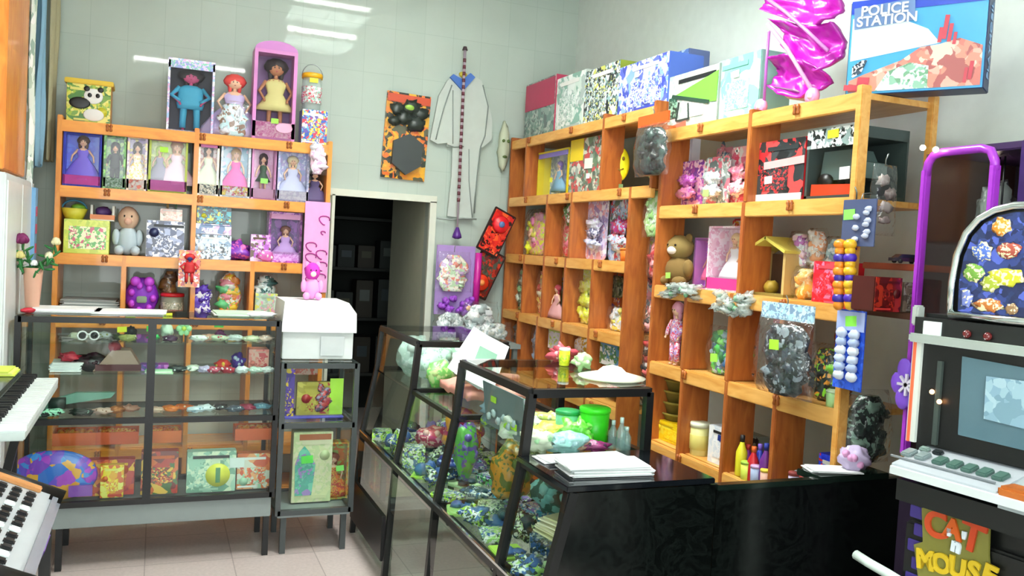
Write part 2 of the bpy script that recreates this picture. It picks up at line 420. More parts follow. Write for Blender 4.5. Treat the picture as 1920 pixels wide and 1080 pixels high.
# ------------------------------------------------------------------ glass showcases
def showcase(label, x0, x1, yf, yb, z0, z1, shelves, rails, vposts, legs, base, frame=BLACK, panel=None, topm=None, legz=0.0):
    xc, yc = (x0+x1)/2, (yf+yb)/2
    t = thing('glass_showcase', label, 'display case', (xc, yf, 0))
    L = lambda x, y, z: (x-xc, y-yf, z)
    f = MB(); b = 0.026
    for z in [z1-b/2, z0+b/2]+rails:
        f.box(L(xc, yf, z), (x1-x0, b, b)); f.box(L(xc, yb, z), (x1-x0, b, b))
        f.box(L(x0, yc, z), (b, yb-yf, b)); f.box(L(x1, yc, z), (b, yb-yf, b))
    for x in (x0, x1):
        for y in (yf, yb): f.box(L(x, y, (z0+z1)/2), (b, b, z1-z0))
    for x in vposts: f.box(L(x, yf-.002, (z0+z1)/2), (b*1.4, b, z1-z0))
    f.build('frame', frame, t)
    for x in legs:
        for y in (yf+0.02, yb-0.02):
            MB().bar(L(x, y, 0), L(x, y, z0+.01), 0.028).build('leg', frame, t)
    MB().box(L(xc, yc, z1+0.004), (x1-x0+0.02, yb-yf+0.02, 0.008), bev=0.002).build('top_pane', topm or GLASS, t)
    MB().box(L(xc, yf+0.006, (z0+z1)/2), (x1-x0-b, 0.006, z1-z0-b)).build('front_pane', GLASS, t)
    for x in (x0, x1): MB().box(L(x, yc, (z0+z1)/2), (0.006, yb-yf-b, z1-z0-b)).build('side_pane', GLASS, t)
    for z in shelves: MB().box(L(xc, yc, z-0.004), (x1-x0-0.03, yb-yf-0.03, 0.008)).build('glass_shelf', GLASS, t)
    if base:
        MB().box(L(xc, yc, base[0]+(base[1]-base[0])/2), (x1-x0-.002, yb-yf-.002, base[1]-base[0]), bev=0.003).build('base_panel', panel, t)
    return t
BASEG = mat('#87918f', 0.5)
CY0, CY1 = 4.40, 4.80
C1 = showcase('long two-bay glass showcase with black frame in front of the doll shelves', -0.56, 0.575, CY0, CY1, 0.30, 1.182,
              [1.065, 0.915, 0.715], [0.70], [-0.005], (-0.37, 0.555), (0.20, 0.302), panel=BASEG)
C2 = showcase('short glass showcase on thin legs beside the dark doorway', 0.607, 0.975, CY0, CY1-.02, 0.20, 0.972,
              [0.667], [0.655], [], (0.64, 0.945), (0.185, 0.215), frame=mat('#3f4545', 0.35), panel=mat('#8f9998', 0.4))
ZC = dict(a=1.069, b=0.919, c=0.719, d=0.306)
# ------------------------------------------------------------------ the island of sloping glass counters
XI0 = 1.145; XI1 = 1.61; ZI = 0.905; ZT = 1.13; XB = 1.08; ZB = 0.55
isl = thing('glass_island_counter', 'long glass island counter with sloping customer side and two raised glass hoods', 'display counter', (1.38, 2.23, 0))
def I(x, y, z): return (x-1.38, y-2.23, z)
YA0, YA1, YB1, YD = 3.94, 4.66, 3.30, 2.60
f = MB(); b = 0.028
for y in (YA1, YA0, YB1, YD):
    f.bar(I(XI0, y, ZI), I(XB, y, ZB), b); f.bar(I(XB, y, ZB), I(XB-0.03, y, 0.0), b)
    f.bar(I(XI1, y, ZI), I(XI1, y, 0.0), b)
    f.bar(I(XI0, y, ZI), I(XI1, y, ZI), b); f.bar(I(XB, y, ZB), I(XI1, y, ZB), b)
f.bar(I(XI0, YA0, ZI), I(XI0, YB1, ZI), b*.7); f.bar(I(XI0, YD, ZI), I(XI0, 2.23, ZI), b); f.bar(I(XI1, YA1, ZI), I(XI1, 2.23, ZI), b)
f.bar(I(XB, YA1, ZB), I(XB, 2.23, ZB), b); f.bar(I(XI1, YA1, ZB), I(XI1, 2.23, ZB), b)
f.bar(I(XI0, 2.23, ZI), I(XB-.02, 2.23, ZB), b)
f.build('frame', BLACK, isl)
ch = MB()
ch.bar(I(XB-0.012, YA1, ZB+0.018), I(XB-0.012, 2.25, ZB+0.018), 0.009)
ch.build('chrome_edge_strip', CHROME, isl)
for y0, y1 in ((YA0, YA1), (YD, YB1)):                      # raised hoods
    h = MB()
    for y in (y0, y1):
        h.bar(I(XI0, y, ZI), I(XI0+.018, y, ZT), b); h.bar(I(XI1, y, ZI), I(XI1, y, ZT), b); h.bar(I(XI0+.018, y, ZT), I(XI1, y, ZT), b)
    h.bar(I(XI0+.018, y0, ZT), I(XI0+.018, y1, ZT), b); h.bar(I(XI1, y0, ZT), I(XI1, y1, ZT), b)
    hd = h.build('hood_frame', BLACK, isl)
    ym = (y0+y1)/2
    MB().box(I((XI0+XI1)/2+.009, ym, ZT+0.016), (XI1-XI0, y1-y0, 0.006)).build('hood_pane', GLASS, isl)
    MB().box(I(XI0+.009, ym, (ZI+ZT)/2), (0.006, y1-y0-b, ZT-ZI), ry=R(4.5)).build('hood_pane', GLASS, isl)
    MB().box(I((XI0+XI1)/2, y0, (ZI+ZT)/2), (XI1-XI0-b, 0.006, ZT-ZI-b)).build('hood_pane', GLASS, isl)
for y0, y1 in ((YA0, YA1), (YB1, YA0), (YD, YB1), (2.23, YD)):
    ym = (y0+y1)/2; yl = y1-y0-b
    sl = math.atan2(XI0-XB, ZI-ZB)
    MB().box(I((XI0+XB)/2, ym, (ZI+ZB)/2), (0.006, yl, 0.345), ry=sl).build('sloping_pane', GLASS, isl)
    MB().box(I((XI0+XI1)/2, ym, ZI), (XI1-XI0-b, yl, 0.008)).build('counter_pane', GLASS, isl)
    MB().box(I((XB+XI1)/2, ym, ZB), (XI1-XB-b, yl, 0.010)).build('shelf_pane', clear('green_shelf_glass', (0.80, 0.92, 0.86)), isl)
    if y0 > 2.4: MB().box(I(XB-0.018, ym, ZB/2), (0.006, yl, ZB-0.05)).build('lower_pane', GLASS, isl)
MB().box(I(XB-0.04, 4.30, 0.20), (0.02, 0.70, 0.22), bev=0.003).build('kick_panel', BLACK, isl)
def marble():
    m = bpy.data.materials.new('black_marble_laminate'); m.use_nodes = True
    nt = m.node_tree; b = nt.nodes['Principled BSDF']
    tc = nt.nodes.new('ShaderNodeTexCoord'); nz = nt.nodes.new('ShaderNodeTexNoise')
    nz.inputs['Scale'].default_value = 9; nz.inputs['Detail'].default_value = 9; nz.inputs['Distortion'].default_value = 2.5
    nt.links.new(tc.outputs['Object'], nz.inputs['Vector'])
    cr = nt.nodes.new('ShaderNodeValToRGB'); e = cr.color_ramp.elements
    e[0].position = 0.44; e[0].color = srgb('#070a09'); e[1].position = 0.60; e[1].color = srgb('#090c0b')
    x = e.new(0.50); x.color = srgb('#101513')
    nt.links.new(nz.outputs['Fac'], cr.inputs[0]); nt.links.new(cr.outputs[0], b.inputs['Base Color'])
    b.inputs['Roughness'].default_value = 0.16
    return m
MARB = marble()
bd = MB(); bd.prism([(XI0-0.02-1.38, ZI), (XI1+.03-1.38, ZI), (XI1+.03-1.38, 0.0), (0.995-1.38, 0.0)], 0.03, Matrix.Translation((0, -0.01, 0)))
bd.build('front_panel', MARB, isl)
MB().box(I((XI0+XI1)/2, 2.41, ZI+0.012), (XI1-XI0+.05, 0.385, 0.018), bev=0.003).build('black_top', mat('#101418', 0.08), isl)
# black marble counter that carries on to the machines
kc = thing('black_counter', 'low black marble counter between the glass island and the slot machine', 'counter', (2.0, 2.23, 0))
MB().box((0.075, 0.012, 0.455), (0.85, 0.024, 0.86)).build('front_panel', MARB, kc)
MB().box((.21, 0.055, 0.895), (0.30, 0.12, 0.022), bev=0.003).build('top', mat('#15221c', 0.12), kc)
MB().box((-.12, 0.008, 0.892), (0.46, 0.036, 0.018), bev=0.003).build('top_rail', mat('#15221c', 0.12), kc)
# ------------------------------------------------------------------ builders of stock
def slot(u, rect, z, off=0.0):
    """where a piece of stock stands: u = unit, rect = its outline in the photo, z = the shelf it stands on"""
    x0, y0, x1, y1 = rect; ym = (y0+y1)/2
    if u == 'L':
        Y = LYF+off; a = at(x0, ym, Y=Y); b = at(x1, ym, Y=Y)
        return Vector(((a.x+b.x)/2, Y, z)), 0.0, b.x-a.x, at((x0+x1)/2, y0, Y=Y).z-z
    if u in ('C', 'W'):
        Y = off; a = at(x0, ym, Y=Y); b = at(x1, ym, Y=Y)
        return Vector(((a.x+b.x)/2, Y, z)), 0.0, b.x-a.x, at((x0+x1)/2, y0, Y=Y).z-z
    X = XR+off; a = at(x0, ym, X=X); b = at(x1, ym, X=X)
    return Vector((X, (a.y+b.y)/2, z)), RIGHT, a.y-b.y, at((x0+x1)/2, y0, X=X).z-z

def sticker(t, x, z, w, h, m, y=-0.004, name='price_tag'):
    MB().box((x, y, z), (w, 0.002, h), ry=R(rnd.uniform(-6, 6))).build(name, m, t)

def carton(u, rect, z, label, cat, pal, side='#dddddd', off=0.02, d=0.12, group=None, name='toy_box', scale=16, seed=None,
           band=None, bandpos='top', tag=None, panel=None, lid=None, turn=0.0, lean=0.0):
    loc, rz, w, h = slot(u, rect, z, off)
    seed = rnd.uniform(0, 50) if seed is None else seed
    t = thing(name, label, cat, loc, rz+turn, group, rx=lean)
    MB().box((0, d/2+0.0015, h/2), (w, d, h), bev=0.003).build('box_body', mat(side, 0.4), t)
    MB().box((0, 0.0005, h/2), (w*0.985, 0.002, h*0.985)).build('printed_front', art(pal, scale, seed), t)
    if band: MB().box((0, -0.0012, h*(0.88 if bandpos == 'top' else 0.11)), (w*0.98, 0.002, h*0.2)).build('title_band', mat(band, 0.35), t)
    if panel:
        col, px, pz, pw, ph = panel
        MB().box((px*w, -0.0022, pz*h), (pw*w, 0.002, ph*h), bev=0.0).build('picture_panel', art(col, 30, seed+3) if isinstance(col, (list, tuple)) else mat(col, 0.4), t)
    r = random.Random(int(seed*977)); cs = [c for c in pal if isinstance(c, str)]
    if not panel and w > 0.05 and h > 0.05:         # printed picture elements: a framed picture, a round emblem, lines of small print
        px, pw = r.uniform(-.12, .12), r.uniform(.42, .62)
        MB().box((px*w, -0.0020, (0.40+r.uniform(-.04, .04))*h), (pw*w, 0.0015, r.uniform(.36, .5)*h)).build('picture_panel', art(cs[::-1], 44, seed+9), t)
        if r.random() < .7: MB().lathe([(1, -.001), (1, .001)], (r.choice([-.3, .3])*w, -0.0035, r.uniform(.2, .75)*h), 14, M=Matrix.Rotation(pi/2, 3, 'X') @ Matrix.Diagonal((min(w, h)*.13, min(w, h)*.13, 1))).build('emblem', mat(r.choice(cs), 0.4), t)
        MB().box((r.uniform(-.1, .1)*w, -0.0028, .86*h), (r.uniform(.5, .8)*w, 0.0015, .07*h)).build('print_line', mat(r.choice(cs+['#f4f4f0', '#202428']), 0.4), t)
        if r.random() < .6: MB().box((r.uniform(-.2, .2)*w, -0.0028, .08*h), (r.uniform(.3, .6)*w, 0.0015, .05*h)).build('print_line', mat(r.choice(cs+['#f4f4f0', '#d83a30']), 0.4), t)
    if tag: sticker(t, tag[1]*w, tag[2]*h, 0.045, 0.03, mat(tag[0], 0.5), y=-.0055)
    return t

def figure_mb(h, arms=0.5, wide=1.0):
    """a small doll body standing on z=0, about h tall"""
    m = MB(); s = h
    m.ball((0, 0, 0.87*s), (0.075*s*wide, 0.075*s, 0.10*s), 12)
    m.lathe([(0.028*s, 0.70*s), (0.026*s, 0.80*s)], n=8)
    m.lathe([(0.03*s, 0.40*s), (0.085*s, 0.44*s), (0.06*s, 0.55*s), (0.09*s, 0.66*s), (0.07*s, 0.71*s), (0.02*s, 0.74*s)], n=10, sx=wide, sy=0.6)
    for sd in (-1, 1):
        m.tube([(sd*0.085*s*wide, 0, 0.69*s), (sd*(0.13+0.05*arms)*s*wide, -0.02*s, 0.55*s), (sd*(0.12+0.12*arms)*s, -0.07*s, 0.44*s)], [0.028*s, 0.022*s, 0.016*s], 7)
        m.ball((sd*(0.12+0.12*arms)*s, -0.075*s, 0.425*s), 0.02*s, 7)
        m.tube([(sd*0.045*s*wide, 0, 0.45*s), (sd*0.05*s*wide, 0, 0.22*s), (sd*0.052*s*wide, 0, 0.03*s)], [0.043*s, 0.03*s, 0.02*s], 7)
        m.ball((sd*0.054*s*wide, -0.02*s, 0.018*s), (0.022*s, 0.045*s, 0.018*s), 7)
    return m
def add_doll(parent, h, dress, hair, pos=(0, 0, 0), skin=SKIN, style='gown', arms=0.5, wide=1.0, name='doll'):
    o = figure_mb(h, arms, wide).build(name, skin, parent, pos)
    dm = dress if not isinstance(dress, (str, list)) else (mat(dress, 0.6) if isinstance(dress, str) else art(dress, 60, rnd.uniform(0, 9), 0.5))
    d = MB(); s = h
    if style == 'gown':
        d.lathe([(0.33*s, 0.02*s), (0.30*s, 0.15*s), (0.20*s, 0.35*s), (0.08*s, 0.53*s), (0.11*s, 0.66*s), (0.06*s, 0.72*s)], n=14, sx=wide, sy=0.5)
    elif style == 'short':
        d.lathe([(0.19*s, 0.30*s), (0.13*s, 0.40*s), (0.07*s, 0.53*s), (0.097*s, 0.66*s), (0.06*s, 0.72*s)], n=14, sx=wide, sy=0.62)
    else:                                                    # romper / suit with legs
        d.lathe([(0.10*s, 0.36*s), (0.11*s, 0.44*s), (0.10*s, 0.6*s), (0.105*s, 0.68*s), (0.05*s, 0.735*s)], n=12, sx=wide, sy=0.7)
        for sd in (-1, 1):
            d.tube([(sd*0.05*s*wide, 0, 0.42*s), (sd*0.055*s*wide, 0, 0.2*s), (sd*0.056*s*wide, 0, 0.06*s)], [0.058*s, 0.05*s, 0.05*s], 8)
            d.tube([(sd*0.088*s*wide, 0, 0.695*s), (sd*(0.135+0.05*arms)*s*wide, -0.02*s, 0.56*s), (sd*(0.12+0.10*arms)*s, -0.06*s, 0.47*s)], [0.04*s, 0.036*s, 0.03*s], 8)
    d.build('clothes', dm, o)
    hm = mat(hair, 0.6) if isinstance(hair, str) else hair
    hb = MB(); hb.ball((0, 0.018*s, 0.895*s), (0.108*s*wide, 0.09*s, 0.115*s), 12, 0.12, 3.0)
    for sd in (-1, 1): hb.ball((sd*0.07*s, 0.02*s, 0.80*s), (0.035*s, 0.04*s, 0.10*s), 8)
    hb.build('hair', hm, o)
    fc = MB()
    for sd in (-1, 1): fc.ball((sd*0.028*s, -0.069*s, 0.875*s), (0.010*s, 0.008*s, 0.011*s), 6)
    fc.build('eyes', mat('#22303c', 0.3), o)
    MB().ball((0, -0.071*s, 0.825*s), (0.014*s, 0.008*s, 0.006*s), 6).build('mouth', mat('#c8445a', 0.4), o)
    return o

def window_box(u, rect, z, label, frame, back, dolls, off=0.02, d=0.09, cat='boxed doll', group=None, base=None, head=None, tag=None,
               name='doll_box', seed=None, round_top=False, turn=0.0, lean=0.0, thin=0.012):
    """dolls: list of dicts for add_doll with x (fraction) and h (fraction of inner height)"""
    loc, rz, w, h = slot(u, rect, z, off)
    t = thing(name, label, cat, loc, rz+turn, group, rx=lean)
    seed = rnd.uniform(0, 50) if seed is None else seed
    fm = mat(frame, 0.4) if isinstance(frame, str) else art(frame, 30, seed)
    b = MB(); e = thin
    b.box((-w/2+e/2, d/2, h/2), (e, d, h)); b.box((w/2-e/2, d/2, h/2), (e, d, h))
    b.box((0, d/2, e/2), (w-2*e, d, e)); b.box((0, d/2, h-e/2), (w-2*e, d, e)); b.box((0, d-0.003, h/2), (w-2*e, 0.006, h-2*e))
    b.build('tray', fm, t)
    MB().box((0, d-0.009, h/2), (w-2*e, 0.004, h-2*e)).build('backdrop', mat(back, 0.5) if isinstance(back, str) else art(back, 18, seed+1), t)
    bh = 0
    if base:
        bh = 0.17*h
        MB().box((0, 0.004, e+bh/2), (w-0.002, 0.008, bh)).build('base_band', mat(base, 0.4) if isinstance(base, str) else art(base, 40, seed+2), t)
    if head: MB().box((0, 0.004, h-e-0.05*h), (w-0.002, 0.008, 0.10*h)).build('header_band', mat(head, 0.4) if isinstance(head, str) else art(head, 40, seed+2), t)
    MB().box((0, 0.001, h/2), (w-0.004, 0.002, h-0.004)).build('window', PANE, t)
    for dd in dolls:
        dd = dict(dd); x = dd.pop('x', 0)*w; hh = dd.pop('h', 0.86)*(h-2*e)
        add_doll(t, hh, dd.pop('dress'), dd.pop('hair'), (x, d*0.52, e+dd.pop('z', 0)*h), **dd)
    if tag: sticker(t, tag[1]*w, tag[2]*h, 0.042, 0.03, mat(tag[0], 0.5))
    return t

def lump_bag(u, rect, z, label, cols, off=0.06, d=0.10, cat='bagged toy', group=None, head=None, tag=None, name='toy_bag', n=7, hang=False,
             film=True, turn=0.0, seed=None, taper=0.85, lean=0.0):
    """clear bag with a header card and lumpy toys inside"""
    loc, rz, w, h = slot(u, rect, z, off)
    t = thing(name, label, cat, loc, rz+turn, group, rx=lean)
    r = random.Random(seed if seed is not None else rnd.random())
    hh = h*(0.16 if head else 0.03); bh = h-hh
    by = {}
    for i in range(n):
        c = cols[i % len(cols)]; mb = by.setdefault((i, c), MB())
        zz = bh*(0.12+0.76*(i+0.5)/n*0.98); x = r.uniform(-0.26, 0.26)*w*(1 if zz < bh*.7 else .7); rr = min(w*0.24, bh*0.5/max(2, n*0.5))*r.uniform(0.8, 1.25)
        k = r.random()
        M = Matrix.Rotation(r.uniform(0, 3), 3, 'Y') @ Matrix.Rotation(r.uniform(0, 3), 3, 'X')
        rr2 = min(rr, zz*0.95, d*0.30)
        if k < 0.6: mb.ball((x, d*0.36, zz), (rr2*1.2, rr2*0.7, rr2*r.uniform(0.7, 1.2)), 9, 1.1, r.uniform(0, 9))
        else: mb.box((x, d*0.36, zz), (rr2*1.6, rr2*0.8, rr2*1.1), ry=r.uniform(-.5, .5), bev=rr2*0.2)
    for (i, c), mb in by.items():
        mb.build('toy', mat(c, 0.4) if isinstance(c, str) else c, t)
    so = r.uniform(0, 30)
    solid = [c for c in cols if isinstance(c, str)]
    if n >= 5:
        q = MB(); NU, NV = 9, 12; vs = []
        for j in range(NV+1):
            sv = j/NV; ww = w*0.40*(1-(1-taper)*sv)*(sin(pi*min(1, sv*0.9+0.06))**0.35)
            for i in range(2*NU):
                a = 2*pi*i/(2*NU); p = Vector((cos(a)*ww, sin(a)*d*0.26, sv*bh*0.90+0.004))
                u_ = 1+0.45*noise.noise(Vector((p.x*30+so, p.y*30, p.z*30)))
                vs.append(Vector((p.x*u_, d*0.55+p.y*u_, p.z)))
        k = 2*NU
        q._new(vs, [(j*k+i, j*k+(i+1) % k, (j+1)*k+(i+1) % k, (j+1)*k+i) for j in range(NV) for i in range(k)]+[tuple(range(k))[::-1], tuple(range(NV*k, NV*k+k))], True)
        q.build('contents', art(solid, 26, r.uniform(0, 20), 0.35), t)
    if film:
        def prof(s):                       # half depth along the height
            return d*0.48*(sin(pi*min(1, max(0.0, s*0.97+0.02)))**0.5)
        f = MB(); NU, NV = 10, 14; vs = []
        for j in range(NV+1):
            s = j/NV
            ww = w/2*(1-(1-taper)*s)
            for i in range(2*NU):
                a = 2*pi*i/(2*NU)
                p = Vector((cos(a)*ww, d/2+sin(a)*prof(s), s*bh))
                q = 1+0.12*noise.noise(p*22+Vector((so, 0, 0)))
                vs.append(Vector((p.x*q, d/2+(p.y-d/2)*q, p.z)))
        k = 2*NU
        f._new(vs, [(j*k+i, j*k+(i+1) % k, (j+1)*k+(i+1) % k, (j+1)*k+i) for j in range(NV) for i in range(k)]+[tuple(range(k))[::-1], tuple(range(NV*k, NV*k+k))], True)
        f.build('clear_bag', FILM, t)
    if head:
        MB().box((0, d/2, bh+hh/2-0.004), (w*0.94, 0.008, hh+0.008), bev=0.002).build('header_card', mat(head, 0.4) if isinstance(head, str) else art(head, 40, r.uniform(0, 9)), t)
    if tag: sticker(t, tag[1]*w, tag[2]*h, 0.05, 0.036, mat(tag[0], 0.5), y=-0.006)
    if hang:
        MB().tube([(0, d/2, h-0.012), (0, d/2, h+0.012), (0, d/2-0.01, h+0.03)], 0.0025, 6).build('hook', STEEL, t)
    return t

def blister(u, rect, z, label, pal, toy, off=0.04, d=0.05, cat='carded toy', group=None, tag=None, name='blister_card', shape='oval', scale=22,
            turn=0.0, lean=0.0, toyz=0.42, toyw=0.62, toyh=0.5, roll=0.0):
    loc, rz, w, h = slot(u, rect, z, off)
    t = thing(name, label, cat, loc, rz+turn, group, rx=lean, ry=roll)
    c = MB(); k = 0.08*w
    c.prism([(-w/2, k), (-w/2+k, 0), (w/2-k, 0), (w/2, k), (w/2, h-k), (w/2-k, h), (-w/2+k, h), (-w/2, h-k)], 0.004, Matrix.Translation((0, d, 0)))
    c.build('card', art(pal, scale, rnd.uniform(0, 30)), t)
    cols = toy if isinstance(toy, (list, tuple)) else [toy]
    for i, cc in enumerate(cols):
        zz = h*toyz+(i-(len(cols)-1)/2)*h*toyh/len(cols)
        m = MB()
        if shape == 'oval': m.ball((0, d*0.5, zz), (toyw*w/2, d*0.36, toyh*h/2/len(cols)), 18, 0.9, i+h*10)
        elif shape == 'box': m.box((0, d*0.5, zz), (toyw*w, d*0.8, toyh*h/len(cols)*0.86), bev=0.008)
        elif shape == 'shield': m.prism([(-toyw*w/2, zz+toyh*h/2*.7), (0, zz+toyh*h/2), (toyw*w/2, zz+toyh*h/2*.7), (toyw*w/2, zz-toyh*h/2*.45), (0, zz-toyh*h/2), (-toyw*w/2, zz-toyh*h/2*.45)], d*0.7, Matrix.Translation((0, d*0.2, 0)))
        elif shape == 'lump':
            for q in range(3): m.ball((rnd.uniform(-.2, .2)*w, d*0.5, zz+rnd.uniform(-.1, .1)*h), (toyw*w*0.3, d*0.4, toyh*h/2/len(cols)*0.8), 9, 0.5, q+i*3)
        m.build('toy', art([cc, cc]+list(pal)[:2], 34, i+1.0) if isinstance(cc, str) and shape == 'oval' else (mat(cc, 0.35) if isinstance(cc, str) else cc), t)
    MB().box((0, d*0.5-0.002, h*toyz), (w*min(0.95, toyw*1.25), d-0.004, h*min(.95, toyh*1.15)), bev=0.01).build('clear_blister', PANE, t)
    if tag: sticker(t, tag[1]*w, tag[2]*h, 0.042, 0.03, mat(tag[0], 0.5), y=-0.003)
    return t

def plush(u, rect, z, label, col, col2=None, off=0.08, cat='soft toy', group=None, name='plush_toy', tag=None, ears=True, turn=0.0, muzzle='#f5e8d8'):
    loc, rz, w, h = slot(u, rect, z, off)
    t = thing(name, label, cat, loc, rz+turn, group)
    m = mat(col, 0.9); m2 = mat(col2 or col, 0.9)
    b = MB(); s = h
    b.ball((0, 0, 0.30*s), (0.34*w, 0.22*s, 0.30*s), 14, 0.08)
    for sd in (-1, 1):
        b.ball((sd*0.36*w, -0.07*s, 0.36*s), (0.13*w, 0.08*s, 0.17*s), 9); b.ball((sd*0.25*w, -0.17*s, 0.10*s), (0.16*w, 0.13*s, 0.10*s), 9)
    b.build('body', m, t)
    hd = MB().ball((0, -0.01*s, 0.75*s), (0.33*w, 0.21*s, 0.24*s), 14, 0.05).build('head', m2, t)
    MB().ball((0, -0.19*s, 0.69*s), (0.13*w, 0.06*s, 0.08*s), 9).build('muzzle', mat(muzzle, 0.8), hd)
    if ears:
        for sd in (-1, 1): MB().ball((sd*0.24*w, 0, 0.93*s), (0.10*w, 0.04*s, 0.09*s), 9).build('ear', m, hd)
    e = MB()
    for sd in (-1, 1): e.ball((sd*0.11*w, -0.2*s, 0.79*s), (0.03*w, 0.015*s, 0.025*s), 7)
    e.build('eyes', mat('#111111', 0.2), hd)
    if tag: sticker(t, tag[1]*w, tag[2]*h, 0.04, 0.028, mat(tag[0], 0.5), y=-0.24*s)
    return t

def doll(u, rect, z, label, dress, hair, off=0.08, cat='doll', group=None, style='gown', wide=1.3, skin=SKIN, tag=None, turn=0.0, name='toy_doll', arms=0.5):
    loc, rz, w, h = slot(u, rect, z, off)
    t = thing(name, label, cat, loc, rz+turn, group)
    o = add_doll(t, h, dress, hair, (0, 0, 0), skin, style, arms, wide, name='body')
    if tag: sticker(t, tag[1]*w, tag[2]*h, 0.04, 0.028, mat(tag[0], 0.5), y=-0.1*h)
    return t

def toy_car(loc, rz, L, col, label, group=None, cat='toy car', glass='#1b2530', name='toy_car'):
    t = thing(name, label, cat, loc, rz, group)
    W, H = L*0.42, L*0.30; b = MB()
    b.prism([(-L/2, 0.22*H), (L/2, 0.22*H), (L/2, 0.52*H), (0.30*L, 0.62*H), (0.16*L, H), (-0.26*L, H), (-0.40*L, 0.62*H), (-L/2, 0.58*H)], W, Matrix.Translation((0, -W/2, 0)))
    b.build('car_body', mat(col, 0.25, coat=0.6), t)
    g = MB(); g.prism([(0.27*L, 0.63*H), (0.15*L, 0.94*H), (-0.25*L, 0.94*H), (-0.37*L, 0.63*H)], W+0.003, Matrix.Translation((0, -W/2-0.0015, 0)))
    g.build('car_windows', mat(glass, 0.15), t)
    for sx in (-0.3, 0.3):
        for sy in (-1, 1):
            MB().lathe([(0.001, -0.5), (0.24*H, -0.5), (0.24*H, 0.5), (0.001, 0.5)], (sx*L, sy*W*0.46, 0.24*H), 10, M=Matrix.Rotation(pi/2, 3, 'X') @ Matrix.Diagonal((1, 1, W*0.16))).build('wheel', mat('#141414', 0.6), t)
    return t

def tub(loc, r, h, col, lidc, label, cat='tub', group=None, name='plastic_tub', labelc=None, neck=False, mt=None):
    t = thing(name, label, cat, loc, 0, group)
    body = mt or mat(col, 0.35)
    if neck:
        MB().lathe([(r*0.9, 0), (r, 0.03*h), (r, 0.58*h), (r*0.45, 0.78*h), (r*0.35, 0.86*h)], n=14).build('bottle_body', body, t)
        MB().lathe([(r*0.42, 0.84*h), (r*0.42, h), (r*0.3, h+.001)], n=12).build('cap', mat(lidc, 0.4), t)
    else:
        MB().lathe([(r*0.86, 0), (r*0.92, 0.02*h), (r, 0.88*h)], n=16).build('tub_body', body, t)
        MB().lathe([(r*1.05, 0.86*h), (r*1.05, 0.97*h), (r*0.95, h)], n=16).build('lid', mat(lidc, 0.4), t)
    if labelc: MB().lathe([(r*0.985, 0.18*h), (r*1.01, 0.19*h), (r*1.03, 0.62*h if not neck else .5*h), (r*0.985, (0.63 if not neck else .51)*h)], n=16).build('paper_label', mat(labelc, 0.5) if isinstance(labelc, str) else art(labelc, 60, rnd.uniform(0, 9)), t)
    return t

def papers(loc, w, d, n, label, cat='papers', rz=0.0, cols=('#f6f8f8',), name='paper_stack', group=None, th=0.0035):
    t = thing(name, label, cat, loc, rz, group)
    for i in range(n):
        MB().box((rnd.uniform(-.012, .012), rnd.uniform(-.01, .01), (i+0.5)*th), (w, d, th*0.94), rz=rnd.uniform(-.05, .05)).build('sheet', mat(cols[i % len(cols)], 0.6), t)
    return t

def lump(loc, r, col, label, cat='toy', name='small_toy', group=None, seed=0, l=0.6, extra=None):
    """a small shaped toy: body with smaller coloured bits"""
    t = thing(name, label, cat, loc, rnd.uniform(-.6, .6), group)
    MB().ball((0, 0, r[2]), r, 18, l*1.1, seed).build('toy_body', art([col, col, extra, col], 26, seed, .4) if extra and max(r) > .05 else mat(col, 0.4), t)
    if extra:
        m = MB(); q = random.Random(seed)
        for i in range(4):
            a = q.uniform(-2.6, -.5); m.ball((cos(a)*r[0]*0.8, sin(a)*r[1]*0.8, r[2]*q.uniform(0.7, 1.6)), min(r)*0.35, 7)
        m.build('trim', mat(extra, 0.4), t)
    return t
# ------------------------------------------------------------------ LEFT UNIT: on top
T0 = ZL[0]
t = carton('L', (124, 158, 208, 226), T0, 'yellow and green box with a black and white bear picture on top of the shelves', 'toy box', ['#3f7d1e', '#9dbb22', '#d8d23a', '#6f9b2a', '#e8e070'], '#c98a1e', off=0.05, d=0.16)
loc, rz, w, h = slot('L', (124, 158, 208, 226), T0, 0.05)
MB().box((0, 0.08, h+0.012), (w*1.1, 0.18, 0.028), bev=0.004).build('lid', mat('#e8c21c', 0.4), t)
pb = MB(); pb.ball((0.1*w, -0.004, 0.70*h), (0.22*w, 0.004, 0.2*h), 16); pb.ball((0.12*w, -0.004, 0.22*h), (0.24*w, 0.004, 0.16*h), 16); pb.build('bear_picture', mat('#f2f2ee', 0.5), t)
pk = MB(); pk.ball((-0.2*w, -0.006, 0.5*h), (0.24*w, 0.004, 0.15*h), 14); pk.ball((-0.05*w, -0.007, 0.88*h), (0.07*w, 0.003, 0.07*h), 10); pk.ball((0.26*w, -0.007, 0.88*h), (0.07*w, 0.003, 0.07*h), 10)
pk.ball((0.02*w, -0.008, 0.72*h), (0.05*w, 0.003, 0.06*h), 8); pk.ball((0.2*w, -0.008, 0.72*h), (0.05*w, 0.003, 0.06*h), 8); pk.build('bear_patches', BLACK, t)
window_box('L', (314, 112, 402, 234), T0, 'lilac and white box holding a big doll in a blue romper and dark hat', ['#c9b8e8', '#f2eef8', '#9ec0e8', '#e8a8d8'], '#2b2436',
           [dict(h=0.93, dress='#3fa6c8', hair='#2a1c22', style='suit', wide=1.9, arms=0.3, skin=mat('#c8507e', 0.6), name='doll')], off=0.04, d=0.15, head=['#78c8a8', '#d8c8f0', '#8a9ad8'])
t = doll('L', (408, 140, 470, 242), T0, 'red-haired doll wrapped in clear film beside the doll in a blue romper', '#c4b4dc', '#e0504a', off=0.12, wide=1.6)
